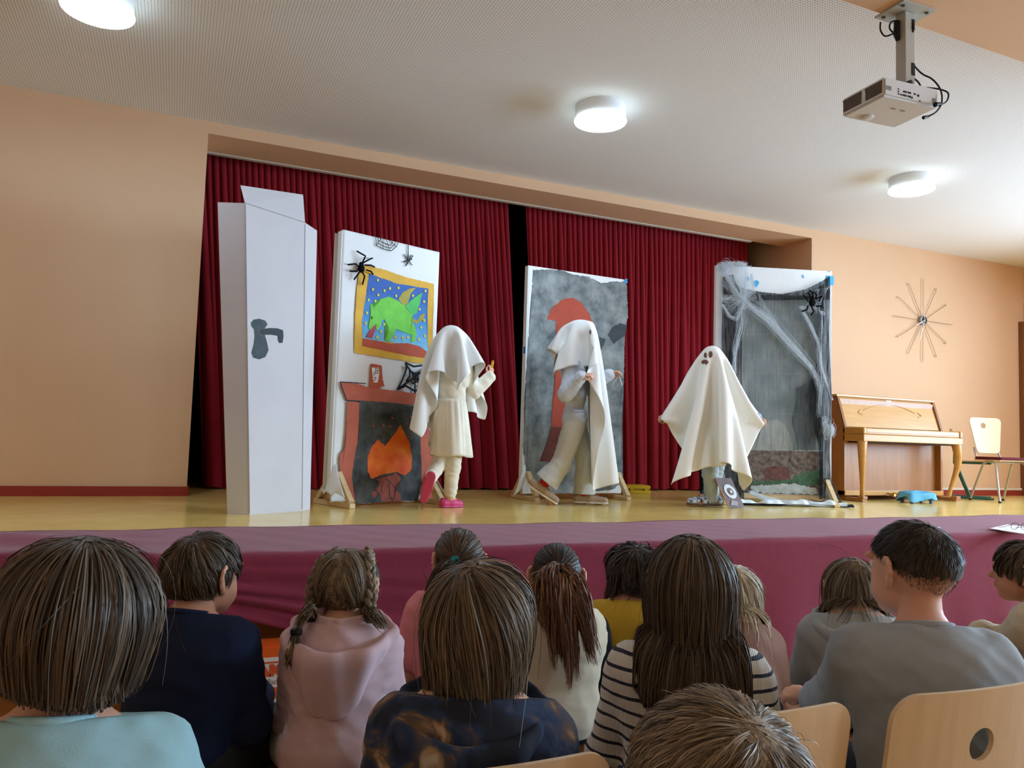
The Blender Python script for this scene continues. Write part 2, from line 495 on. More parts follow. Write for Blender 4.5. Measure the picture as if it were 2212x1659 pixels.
class Panel:
    """a standing prop: local x runs along the face, z up, the face looks to -y"""
    def __init__(self, name, label, a, b, cat='stage prop'):
        self.a, self.b = np.array(a), np.array(b)
        d = self.b-self.a
        self.w = float(np.hypot(d[0], d[1]))
        self.t = np.array([d[0], d[1], 0])/self.w
        self.rz = math.atan2(d[1], d[0])
        self.root = empty(name, (a[0], a[1], STAGE_Z), self.rz, label, cat)
        self.layer = 0
        self.face = 0.0
    def loc(self, px, py):
        p = at(px, py, plane=(self.a, self.b))
        return (float((p-self.a)@self.t), float(p[2]-STAGE_Z))
    def pts(self, zpts, ox, oy, s):
        return [self.loc(ox+x/s, oy+y/s) for x, y in zpts]
    def paint(self, name, outline, material, rag=0.005, step=0.012, lift=None, thick=0.0012, label=None, face=None, parent=None):
        """a painted area: thin coat with a brushed, ragged edge"""
        if face is None: face = self.face
        if lift is None:
            self.layer += 1; lift = self.layer*0.0009
        out = []
        n = len(outline)
        for i in range(n):
            p, q = np.array(outline[i]), np.array(outline[(i+1) % n])
            L = np.linalg.norm(q-p)
            k = max(1, int(L/step))
            nrm = np.array([-(q-p)[1], (q-p)[0]])/max(L, 1e-6)
            for j in range(k):
                out.append(tuple(p+(q-p)*j/k + nrm*random.uniform(-rag, rag)))
        y = face - lift
        mb = MB()
        bm = bmesh.new()
        vs_ = [bm.verts.new((x, y, z)) for x, z in out]
        f = bm.faces.new(vs_)
        bmesh.ops.triangulate(bm, faces=[f])
        r = bmesh.ops.extrude_face_region(bm, geom=list(bm.faces))
        for e in r['geom']:
            if isinstance(e, bmesh.types.BMVert): e.co.y += thick
        bmesh.ops.recalc_face_normals(bm, faces=list(bm.faces))
        mb.from_bm(bm)
        o = mb.build(name, material, parent or self.root)
        if label: o['label'] = label
        return o
    def stroke(self, name, lines, width, material, lift=None, face=None, parent=None):
        if face is None: face = self.face
        if lift is None:
            self.layer += 1; lift = self.layer*0.0009
        mb = MB()
        for ln in lines:
            for i in range(len(ln)-1):
                a, b = np.array(ln[i]), np.array(ln[i+1])
                d = b-a; L = np.linalg.norm(d)
                if L < 1e-6: continue
                d = d/L; n = np.array([-d[1], d[0]])*width/2
                a2, b2 = a-d*width*0.3, b+d*width*0.3
                mb.plate([tuple(a2+n), tuple(a2-n), tuple(b2-n), tuple(b2+n)], face-lift, face-lift+0.0008)
        return mb.build(name, material, parent or self.root)

def easel_feet(P, depth=0.34, xs=(0.03,), lean=True):
    """pine foot: sole rail with a slanted brace, front and behind"""
    for x in xs:
        f = MB().bar((x, -depth*0.62, 0.019), (x, depth*0.8, 0.019), 0.045, 0.036).build('foot_rail', M_PINE, P.root, bevel=0.003)
        MB().bar((x+0.001, -depth*0.55, 0.036), (x+0.001, -0.012, 0.235), 0.04, 0.04, up=(1, 0, 0)).build('brace', M_PINE, f)
        MB().bar((x+0.001, depth*0.7, 0.036), (x+0.001, 0.05, 0.235), 0.04, 0.04, up=(1, 0, 0)).build('brace', M_PINE, f)

# ---- grey cardboard door with a painted handle
def cardboard_door():
    q = [np.array([0.335, 5.14]), np.array([0.462, 5.085]), np.array([0.815, 5.32]), np.array([0.885, 5.43])]
    M_CARD = mat('grey_painted_cardboard', (202, 198, 201), rough=0.7, spec=0.25, vary=0.035, vscale=2.0, bump=0.12, bscale=5)
    M_HAND = mat('dark_grey_paint', (70, 80, 84), rough=0.7, vary=0.25, vscale=16)
    root = empty('cardboard_door', (q[0][0], q[0][1], STAGE_Z), 0, 'tall light grey cardboard door with a painted dark grey handle', 'stage prop')
    H = 1.93
    u2 = (q[2]-q[1])/np.linalg.norm(q[2]-q[1]); u3 = (q[3]-q[2])/np.linalg.norm(q[3]-q[2])
    c = -u2*0.10
    pt = [q[0]+c-u2*0.06-(q[1]-q[0])*0.25, q[1]+c-u2*0.06, q[2]+c, q[3]+c+u3*0.07]   # the sheet leans left and widens upwards
    o_ = q[0]
    for i in range(3):
        a, b, la, lb = q[i], q[i+1], pt[i], pt[i+1]
        d = (b-a)/np.linalg.norm(b-a); n = np.array([-d[1], d[0]])*0.006
        v = []
        for off in (np.zeros(2), n):
            for (p, z) in ((a, 0.0), (b, 0.0), (lb, H), (la, H)):
                v.append((p[0]-o_[0]+off[0], p[1]-o_[1]+off[1], z))
        mesh_obj('door_leaf', v, [(0, 1, 2, 3), (7, 6, 5, 4), (0, 4, 5, 1), (1, 5, 6, 2), (2, 6, 7, 3), (3, 7, 4, 0)], M_CARD, root)
    M_CREASE = mat('cardboard_crease', (160, 152, 152), 0.8)
    for (p0, p1_) in ((q[1], pt[1]), (q[2], pt[2])):
        a3 = np.array([p0[0]-o_[0], p0[1]-o_[1], 0.01]); b3 = np.array([p1_[0]-o_[0], p1_[1]-o_[1], H-0.01])
        tc_ = np.array([-0.12, -0.99, 0])*0.0015
        MB().bar(tuple(a3+tc_), tuple(b3+tc_), 0.004, 0.002, up=(0, -1, 0)).build('fold_crease', M_CREASE, root)
    a3 = np.array([pt[1][0]-o_[0], pt[1][1]-o_[1], H]); b3 = np.array([pt[2][0]-o_[0], pt[2][1]-o_[1], H])
    MB().bar(tuple(a3+tc_), tuple(b3+tc_), 0.005, 0.002, up=(0, -1, 0)).build('fold_crease', M_CREASE, root)
    # the top flap stands up from the middle leaf
    a, b = q[1], q[2]
    la, lb, h0, h1 = pt[1], pt[2], H, H
    pa = at(529, 397, plane=(la, lb)); pb = at(659, 416, plane=(la, lb))
    d = (lb-la)/np.linalg.norm(lb-la); n = np.array([-d[1], d[0]])*0.006
    v = []
    for off in (np.zeros(2), n):
        for (p, z) in ((la, h0), (lb, h1-0.004), (lb+d*0.012+n*8, pb[2]-STAGE_Z), (la-d*0.005+n*8, pa[2]-STAGE_Z)):
            v.append((p[0]+off[0]-q[0][0], p[1]+off[1]-q[0][1], z))
    mesh_obj('top_flap', v, [(0, 1, 2, 3), (7, 6, 5, 4), (0, 4, 5, 1), (1, 5, 6, 2), (2, 6, 7, 3), (3, 7, 4, 0)], M_CARD, root)
    # handle painted on the middle leaf: solve on the leaf's own (slightly leaning) plane
    A = np.array([a[0], a[1], STAGE_Z]); B = np.array([b[0], b[1], STAGE_Z]); T = np.array([la[0], la[1], STAGE_Z+h0])
    ux = (B-A)/np.linalg.norm(B-A); nn = np.cross(B-A, T-A); nn /= np.linalg.norm(nn)
    if nn@(CAM-A) < 0: nn = -nn
    def on(px, py, lift):
        dd = ray_dir(px, py); t = ((A-CAM)@nn)/(dd@nn)
        return CAM+dd*t+nn*lift
    s, ox, oy = 3.318, 400, 280
    plate = [(470, 1385), (490, 1362), (530, 1355), (575, 1370), (590, 1395), (570, 1425), (570, 1470), (585, 1520), (597, 1580), (575, 1630), (530, 1647), (488, 1635), (474, 1600), (490, 1540), (497, 1480), (492, 1430), (474, 1410)]
    lever = [(540, 1432), (600, 1422), (660, 1424), (700, 1438), (704, 1480), (697, 1528), (675, 1530), (664, 1510), (662, 1478), (610, 1470), (560, 1472), (536, 1455)]
    for nm, poly, lf, mm in (('painted_handle_plate', plate, 0.0012, M_HAND), ('painted_lever', lever, 0.0022, mat('darker_grey_paint', (56, 64, 68), 0.7, vary=0.2, vscale=20))):
        pts = [on(ox+x/s, oy+y/s, lf) for x, y in poly]
        back = [p-nn*0.0011 for p in pts]
        k = len(pts)
        vv = [p-np.array([q[0][0], q[0][1], STAGE_Z]) for p in pts+back]
        ff = [tuple(range(k)), tuple(range(2*k-1, k-1, -1))] + [(i, i+k, (i+1) % k+k, (i+1) % k) for i in range(k)]
        mesh_obj(nm, vv, ff, mm, root)
cardboard_door()

# ---- fireplace canvas
def fireplace():
    a = at(712, 1094, z=STAGE_Z); b = at(928, 1085, z=STAGE_Z)
    P = Panel('fireplace_canvas', 'white canvas screen painted with a fireplace and a framed green dragon picture', a, b)
    P.face = -0.008
    tl = P.loc(737, 491); tr = P.loc(947, 548)
    h, w = (tl[1]+tr[1])/2, P.w
    # timber frame behind, doubled like the two layers seen at the left edge
    fr = MB()
    fr.box((0.0, 0.004, 0.05), (0.045, 0.04, h-0.004)).box((w-0.045, 0.004, 0.05), (w, 0.04, h-0.004)).box((0.045, 0.004, h-0.05), (w-0.045, 0.04, h-0.004)).box((0.045, 0.004, 0.06), (w-0.045, 0.04, 0.105)).box((0.045, 0.004, h*0.5), (w-0.045, 0.04, h*0.5+0.045))
    fr.build('timber_frame', M_PINE, P.root)
    # canvas with a wavy lower edge that spreads over the foot on the left
    nu, nv = 40, 60
    V = np.zeros((nv, nu, 3))
    for j in range(nv):
        t = j/(nv-1)
        for i in range(nu):
            u = i/(nu-1)
            z = h + (0.022-h)*t + 0.012*math.sin(u*14)*(t > 0.985)
            x = u*w
            y = -0.002 - 0.003*max(0, math.sin(x*9+z*5)*math.sin(z*7+1))
            if t > 0.82:
                k = (t-0.82)/0.18
                if u < 0.25: y -= 0.0; 
            V[j, i] = (x, y, z)
    V[:, :, 1] = np.minimum(V[:, :, 1], -0.001)
    idx = np.arange(nu*nv).reshape(nv, nu)
    F = np.stack([idx[:-1, :-1], idx[1:, :-1], idx[1:, 1:], idx[:-1, 1:]], -1).reshape(-1, 4)
    cv = mesh_obj('canvas', V.reshape(-1, 3), F, M_CANVAS, P.root, True)
    cv.modifiers.new('thickness', 'SOLIDIFY').thickness = 0.002
    MB().box((-0.008, -0.004, 0.16), (0.0, 0.05, h-0.01)).build('canvas_edge', M_CANVAS, P.root)
    # second canvas on the rear side, standing a little off
    MB().box((-0.035, 0.045, 0.12), (w-0.05, 0.052, h-0.025)).build('rear_canvas', mat('rear_canvas', (206, 200, 190), 0.85, vary=0.06, vscale=6), P.root)
    easel_feet(P, 0.36, xs=(0.05, w-0.045))
    # skirt of loose canvas that covers the left foot
    for (x0, sgn, nm) in ((0.03, -1, 'canvas_skirt'), (w-0.02, 1, 'canvas_skirt')):
        nu2, nv2 = 22, 12
        V = np.zeros((nv2, nu2, 3))
        for j in range(nv2):
            t = j/(nv2-1)
            for i in range(nu2):
                u = i/(nu2-1)*2-1
                wid = 0.02+0.10*t**1.3
                V[j, i] = (x0 + (0.012+0.055*t)*sgn*(1-u*u*0.55) - 0.004*sgn, u*wid*1.35 + 0.012*math.sin(u*8)*t - 0.03*t + 0.01, 0.30-0.21*t + 0.012*math.sin(u*9+1)*t)
        idx = np.arange(nu2*nv2).reshape(nv2, nu2)
        F = np.stack([idx[:-1, :-1], idx[1:, :-1], idx[1:, 1:], idx[:-1, 1:]], -1).reshape(-1, 4)
        so = mesh_obj(nm, V.reshape(-1, 3), F, M_CANVAS, P.root, True)
        so.modifiers.new('thickness', 'SOLIDIFY').thickness = 0.002
    M_GOLD = mat('ochre_paint', (222, 172, 62), 0.65, vary=0.1, vscale=9)
    M_TERRA = mat('terracotta_paint', (190, 104, 84), 0.75, vary=0.08, vscale=12)
    M_BRICK = mat('brick_red_paint', (186, 88, 66), 0.75, vary=0.1, vscale=14)
    M_HEARTH = mat('hearth_black_paint', (38, 41, 44), 0.7, color2=(92, 98, 98), vscale=7, detail=8)
    def sky():
        m = bpy.data.materials.new('picture_sky_paint'); m.use_nodes = True
        nt = m.node_tree; bs = nt.nodes['Principled BSDF']; bs.inputs['Roughness'].default_value = 0.6
        tc = nt.nodes.new('ShaderNodeTexCoord'); sx = nt.nodes.new('ShaderNodeSeparateXYZ')
        nt.links.new(tc.outputs['Object'], sx.inputs[0])
        n = nt.nodes.new('ShaderNodeTexNoise'); n.inputs['Scale'].default_value = 9
        nt.links.new(tc.outputs['Object'], n.inputs['Vector'])
        ma = nt.nodes.new('ShaderNodeMath'); ma.operation = 'MULTIPLY_ADD'; ma.inputs[1].default_value = 0.25
        nt.links.new(n.outputs['Fac'], ma.inputs[0]); nt.links.new(sx.outputs['Z'], ma.inputs[2])
        mr = nt.nodes.new('ShaderNodeMapRange')
        mr.inputs['From Min'].default_value = P.loc(860, 745)[1]+0.12; mr.inputs['From Max'].default_value = P.loc(860, 640)[1]+0.12
        nt.links.new(ma.outputs[0], mr.inputs['Value'])
        cr = nt.nodes.new('ShaderNodeValToRGB')
        cr.color_ramp.elements[0].color = lin((120, 190, 222)); cr.color_ramp.elements[1].color = lin((26, 86, 170))
        e = cr.color_ramp.elements.new(0.45); e.color = lin((48, 138, 205))
        nt.links.new(mr.outputs['Result'], cr.inputs['Fac']); nt.links.new(cr.outputs['Color'], bs.inputs['Base Color'])
        return m
    M_DRAGON = mat('lime_green_paint', (112, 200, 70), 0.6, vary=0.12, vscale=12)
    M_OLIVE = mat('olive_gold_paint', (168, 152, 62), 0.6, vary=0.15, vscale=12)
    M_YEL = mat('pale_yellow_paint', (214, 204, 82), 0.6)
    z1 = (700, 470, 4.482)
    pc = lambda L: P.pts(L, *z1)
    P.paint('painted_frame', pc([(370, 455), (560, 500), (780, 575), (1058, 645), (1055, 760), (1040, 1300), (1010, 1420), (850, 1405), (600, 1360), (285, 1310), (290, 1000), (310, 700), (330, 560)]), M_GOLD, 0.003)
    P.paint('painted_sky', pc([(430, 545), (700, 640), (880, 670), (1005, 690), (985, 1000), (997, 1300), (800, 1230), (365, 1175), (360, 1000), (400, 750)]), sky(), 0.003)
    P.paint('painted_ground', pc([(365, 1170), (470, 1185), (640, 1220), (800, 1215), (920, 1245), (1000, 1310), (1000, 1365), (800, 1335), (560, 1285), (365, 1245)]), M_BRICK, 0.002)
    P.paint('painted_wing', pc([(710, 790), (760, 720), (820, 690), (882, 680), (830, 740), (805, 830), (770, 862)]), M_OLIVE, 0.001)
    P.paint('painted_tail', pc([(838, 968), (890, 998), (930, 940), (970, 930), (950, 990), (890, 1032), (850, 1005)]), M_OLIVE, 0.001, lift=P.layer*0.0009)
    P.paint('painted_wing', pc([(775, 860), (860, 780), (942, 728), (920, 820), (890, 925), (850, 948)]), mat('mint_green_paint', (84, 190, 96), 0.6, vary=0.1, vscale=10), 0.002)
    P.paint('painted_dragon', pc([(440, 838), (455, 838), (470, 878), (500, 850), (545, 785), (620, 770), (700, 800), (760, 850), (850, 950), (835, 1000), (870, 1050), (882, 1120), (872, 1200), (832, 1210), (840, 1140), (790, 1120), (690, 1080), (665, 1130), (630, 1202), (578, 1185), (612, 1130), (612, 1060), (582, 990), (552, 995), (540, 1050), (500, 1100), (492, 1030), (440, 1092), (418, 1065), (440, 980), (440, 900)]), M_DRAGON, 0.002, label='lime green dragon painted in the picture')
    P.paint('painted_tongue', pc([(496, 1026), (482, 1100), (455, 1172), (395, 1158), (430, 1098)]), mat('crimson_paint', (176, 66, 84), 0.6, vary=0.12, vscale=14), 0.0015)
    def disc(cx, cy, r, m, nm, ry=None):
        ry = ry or r*1.25
        return P.paint(nm, pc([(cx+r*math.cos(k*math.pi/5), cy+ry*math.sin(k*math.pi/5)) for k in range(10)]), m, 0.0008, lift=P.layer*0.0009+0.0003)
    disc(452, 972, 8, M_BLACKPAINT, 'painted_eye', 15)
    for (cx, cy) in [(463, 698), (575, 710), (628, 688), (711, 683), (510, 608), (515, 752), (687, 760), (422, 800), (487, 810), (851, 758), (972, 712), (958, 815), (914, 890), (960, 997), (930, 1065), (967, 1147), (908, 1180), (803, 1160), (752, 1163), (680, 1157), (573, 1035), (541, 1103), (395, 1025), (406, 925), (505, 1160)]:
        disc(cx, cy, 11, M_YEL, 'painted_star')
    # drawn webs and the little hanging spider at the top
    def S(L): return [P.pts(l, *z1) for l in L]
    P.stroke('painted_web', S([[(488, 183), (495, 272), (560, 305), (640, 326), (690, 285), (708, 240)], [(508, 190), (520, 255), (580, 285), (632, 300), (672, 262), (684, 235)], [(530, 195), (545, 235), (600, 262), (632, 272), (655, 232)], [(590, 208), (625, 325)], [(545, 200), (500, 270)], [(560, 203), (560, 305)], [(620, 220), (690, 285)]]), 0.005, M_BLACKPAINT)
    P.stroke('painted_spider', S([[(803, 268), (803, 390)], [(760, 360), (840, 462)], [(850, 372), (780, 470)], [(755, 432), (840, 405)], [(800, 365), (790, 460)], [(835, 365), (805, 420)]]), 0.008, M_BLACKPAINT)
    z2 = (640, 760, 4.366)
    p2 = lambda L: P.pts(L, *z2)
    P.paint('painted_clock_case', p2([(690, 112), (740, 118), (795, 132), (803, 260), (820, 330), (778, 325), (770, 357), (680, 345), (685, 200)]), M_BRICK, 0.0015)
    P.paint('painted_clock_face', p2([(700, 150), (765, 150), (770, 210), (755, 292), (715, 290), (706, 220)]), M_CANVAS, 0.001)
    P.stroke('painted_clock_marks', [P.pts(l, *z2) for l in ([(735, 158), (735, 205), (757, 205), (757, 158), (735, 158)], [(735, 180), (757, 180)], [(710, 200), (725, 195), (728, 218), (708, 220)], [(712, 240), (740, 245), (722, 275), (712, 268)])], 0.004, M_BLACKPAINT)
    P.paint('painted_mantel', p2([(405, 285), (560, 300), (680, 340), (860, 360), (1190, 400), (1180, 512), (860, 475), (700, 465), (465, 458), (430, 380)]), M_TERRA, 0.002)
    P.stroke('painted_mantel_line', [P.pts(l, *z2) for l in ([(400, 290), (440, 400), (465, 460), (590, 466)], [(400, 285), (500, 290), (640, 300)])], 0.007, M_BLACKPAINT)
    P.paint('painted_pillar', p2([(468, 470), (590, 475), (580, 640), (555, 1000), (520, 1200), (545, 1412), (500, 1380), (400, 1160), (395, 1000), (400, 965), (452, 900), (460, 650)]), M_TERRA, 0.002)
    P.paint('painted_pillar', p2([(1110, 520), (1215, 515), (1225, 690), (1255, 800), (1280, 1000), (1262, 1200), (1268, 1390), (1180, 1395), (1165, 1180), (1150, 900)]), M_TERRA, 0.002, lift=P.layer*0.0009)
    P.paint('painted_hearth', p2([(583, 462), (860, 485), (1118, 515), (1150, 740), (1168, 1200), (1135, 1402), (960, 1405), (780, 1415), (572, 1432), (540, 1390), (510, 1190), (540, 960), (578, 800)]), M_HEARTH, 0.003)
    P.paint('painted_flames', p2([(965, 685), (1000, 760), (1050, 850), (1075, 990), (1070, 1110), (1010, 1165), (930, 1130), (820, 1150), (690, 1195), (660, 1130), (660, 990), (680, 920), (755, 825), (820, 890), (880, 810), (930, 750)]), mat('flame_orange_paint', (222, 72, 20), 0.6, color2=(240, 128, 24), vscale=9, detail=6), 0.003)
    P.paint('painted_logs', p2([(740, 1200), (850, 1165), (930, 1140), (972, 1180), (960, 1215), (910, 1260), (960, 1340), (970, 1402), (790, 1410), (770, 1330), (722, 1290), (780, 1250)]), mat('log_brown_paint', (152, 82, 70), 0.7, vary=0.15, vscale=14), 0.002)
    P.paint('painted_ember', p2([(690, 1330), (710, 1308), (747, 1322), (745, 1350), (712, 1377)]), MATS['log_brown_paint'], 0.001)
    P.stroke('painted_cracks', [P.pts(l, *z2) for l in ([(820, 1190), (870, 1230), (940, 1310)], [(800, 1215), (785, 1300), (790, 1330)], [(860, 1240), (860, 1340), (890, 1400)], [(740, 1240), (790, 1180), (900, 1150)], [(940, 1140), (985, 1185)], [(850, 1380), (905, 1385)])], 0.0035, M_BLACKPAINT)
    for (cx, cy) in [(712, 700), (803, 695), (866, 704), (890, 625), (1030, 680), (1064, 618)]:
        P.paint('painted_spark', p2([(cx-13, cy-12), (cx+6, cy-6), (cx+12, cy+12), (cx-4, cy+6)]), M_BRICK, 0.0006, lift=P.layer*0.0009)
    P.stroke('painted_web', [P.pts(l, *z2) for l in ([(1012, 105), (1090, 140), (1238, 122)], [(1238, 122), (1195, 200), (1200, 300)], [(1012, 105), (1020, 160), (985, 260), (938, 355)], [(938, 355), (1010, 320), (1090, 365), (1100, 382)], [(1100, 382), (1140, 330), (1210, 310)], [(1022, 130), (1100, 238)], [(1225, 140), (1100, 238)], [(950, 345), (1100, 238)], [(1100, 380), (1100, 238)], [(1205, 320), (1100, 238)], [(1050, 180), (1095, 205), (1160, 190), (1150, 240), (1165, 285), (1110, 280), (1080, 300), (1060, 268), (1020, 275), (1052, 230), (1050, 180)], [(1075, 205), (1100, 222), (1130, 212), (1128, 240), (1135, 260), (1105, 258), (1080, 262), (1085, 238), (1075, 205)])], 0.016, M_BLACKPAINT)
    return P
FP = fireplace()

# ---- plush spiders
def spider(label, center, normal, up, r, legs, group='black toy spiders'):
    root = empty('toy_spider', center, 0, label, 'spider', group)
    n, u = Vector(normal).normalized(), Vector(up).normalized()
    s = u.cross(n)
    R = Matrix((s, n, u)).transposed()   # local x, y (out of the surface), z
    m = mat('black_felt', (16, 16, 18), 0.9, spec=0.1, bump=0.3, bscale=400)
    def put(mb, name, parent):
        mb.v = [tuple(R @ Vector(v)) for v in mb.v]
        return mb.build(name, m, parent, True)
    put(MB().ball((0, r*0.75, -r*0.15), (r*0.9, r*0.75, r*1.1), 14, 10), 'body', root)
    put(MB().ball((0, r*0.7, r*0.95), (r*0.62, r*0.55, r*0.55), 12, 8), 'head', root)
    for pl in legs:
        pts = [(x*r, y*r, z*r) for x, y, z in pl]
        # round the bends
        P_ = []
        for i in range(len(pts)-1):
            for k in range(4):
                t = k/4
                P_.append(Vector(pts[i]).lerp(Vector(pts[i+1]), t))
        P_.append(Vector(pts[-1]))
        put(MB().tube(P_, [r*0.2]*len(P_), 7), 'leg', root)
    return root
fn = (math.sin(FP.rz), -math.cos(FP.rz), 0)
sp = at(775, 580, plane=(FP.a, FP.b))
rp = 0.030
def L(px, py): 
    q = at(px, py, plane=(FP.a, FP.b)) - sp
    return (float(q@FP.t)/rp, float(q[2])/rp)
z1c = lambda x, y: L(700+x/4.482, 470+y/4.482)
legdef = [[(325, 440), (280, 390), (226, 348)], [(330, 435), (322, 375), (385, 345)], [(310, 455), (260, 440), (197, 425)], [(290, 495), (255, 500), (205, 503)], [(370, 490), (410, 488), (456, 508)], [(365, 510), (390, 552), (432, 560)], [(345, 520), (368, 560), (385, 625)], [(330, 520), (312, 570), (300, 642)]]
legs = []
for ld in legdef:
    pl = []
    for k, (x, y) in enumerate(ld):
        lx, lz = z1c(x, y)
        pl.append((-lx, (0.8, 1.5, 0.25)[k], lz))
    legs.append(pl)
spider('black felt spider on the upper left corner of the fireplace picture frame', tuple(sp + np.array(fn)*0.012), fn, (0, 0, 1), rp, legs)

# ---- grey tower canvas
def tower():
    a = at(1128, 1080, z=STAGE_Z); b = at(1341, 1078, z=STAGE_Z)
    P = Panel('tower_canvas', 'grey painted canvas screen with a brick red tower', a, b)
    tl = P.loc(1143, 577); tr = P.loc(1355, 602)
    w, h = P.w, (tl[1]+tr[1])/2
    fr = MB()
    fr.box((0.0, 0.004, 0.05), (0.045, 0.045, h-0.004)).box((w-0.045, 0.004, 0.05), (w, 0.045, h-0.004)).box((0.045, 0.004, h-0.05), (w-0.045, 0.045, h-0.004)).box((0.045, 0.004, 0.07), (w-0.045, 0.045, 0.115))
    fr.build('timber_frame', M_PINE, P.root)
    MB().box((0, -0.003, 0.055), (w, 0.002, h)).build('canvas', M_CANVAS, P.root)
    MB().box((-0.012, -0.002, 0.1), (-0.001, 0.055, h)).build('canvas_edge', M_CANVAS, P.root)
    MB().box((-0.0135, 0.0, h*0.62), (-0.0125, 0.04, h*0.65)).build('blue_paint_spot', mat('blue_paint', (58, 140, 196), 0.6), P.root)
    easel_feet(P, 0.32, xs=(0.04, w-0.05))
    z = (1080, 560, 2.86)
    pc = lambda L: P.pts(L, *z)
    M_STONE = mat('stone_grey_paint', (80, 88, 93), 0.75, color2=(158, 163, 162), vscale=6.5, detail=10, bump=0.35, bscale=14)
    F0 = -0.003
    P.paint('painted_stone', pc([(205, 65), (380, 68), (440, 95), (540, 105), (620, 150), (700, 140), (780, 140), (790, 350), (770, 440), (765, 700), (750, 1100), (757, 1365), (700, 1420), (600, 1430), (470, 1448), (300, 1440), (170, 1350), (142, 1180), (152, 850), (178, 450)]), M_STONE, 0.006, face=F0)
    P.paint('painted_dark_patch', pc([(690, 420), (740, 395), (782, 410), (770, 470), (700, 525), (665, 470)]), mat('slate_paint', (62, 68, 74), 0.75, vary=0.2, vscale=10), 0.004, face=F0)  # dark slate patches painted on the grey stone
    P.paint('painted_dark_patch', pc([(585, 470), (650, 495), (640, 530), (615, 575), (590, 540)]), MATS['slate_paint'], 0.004, face=F0, lift=P.layer*0.0009)
    M_TW = mat('tower_red_paint', (178, 78, 58), 0.75, vary=0.12, vscale=8, bump=0.2, bscale=20)
    P.paint('painted_tower', pc([(345, 376), (430, 370), (560, 395), (520, 600), (470, 800), (440, 1000), (430, 1045), (315, 1040), (325, 850), (340, 740), (345, 500)]), M_TW, 0.003, face=F0)
    P.paint('painted_roof', pc([(288, 370), (320, 300), (390, 245), (450, 238), (500, 268), (550, 340), (574, 405), (430, 372), (345, 380)]), M_TW, 0.003, face=F0)
    P.paint('painted_tower_foot', pc([(315, 1035), (430, 1040), (440, 1200), (330, 1257), (245, 1247), (290, 1130)]), mat('dark_brick_paint', (112, 58, 50), 0.75, vary=0.25, vscale=9), 0.004, face=F0)
    P.paint('painted_window', pc([(373, 835), (388, 840), (392, 870), (380, 878), (372, 860)]), mat('yellow_paint', (226, 178, 62), 0.6), 0.001, face=F0)
    P.paint('blue_paint_corner', pc([(757, 148), (770, 125), (784, 120), (784, 150)]), MATS['blue_paint'], 0.001, face=F0)
    # loose end of canvas hanging at the left foot
    V = []
    for j in range(8):
        t = j/7
        V.append((-0.02-0.10*t, -0.05-0.02*math.sin(t*3), 0.30-0.27*t)); V.append((0.01-0.055*t*t, -0.02-0.05*t, 0.30-0.20*t))
    so = mesh_obj('canvas_skirt', V, [(2*i, 2*i+2, 2*i+3, 2*i+1) for i in range(7)], M_CANVAS, P.root, True)
    so.modifiers.new('thickness', 'SOLIDIFY').thickness = 0.003
    return P
TW = tower()

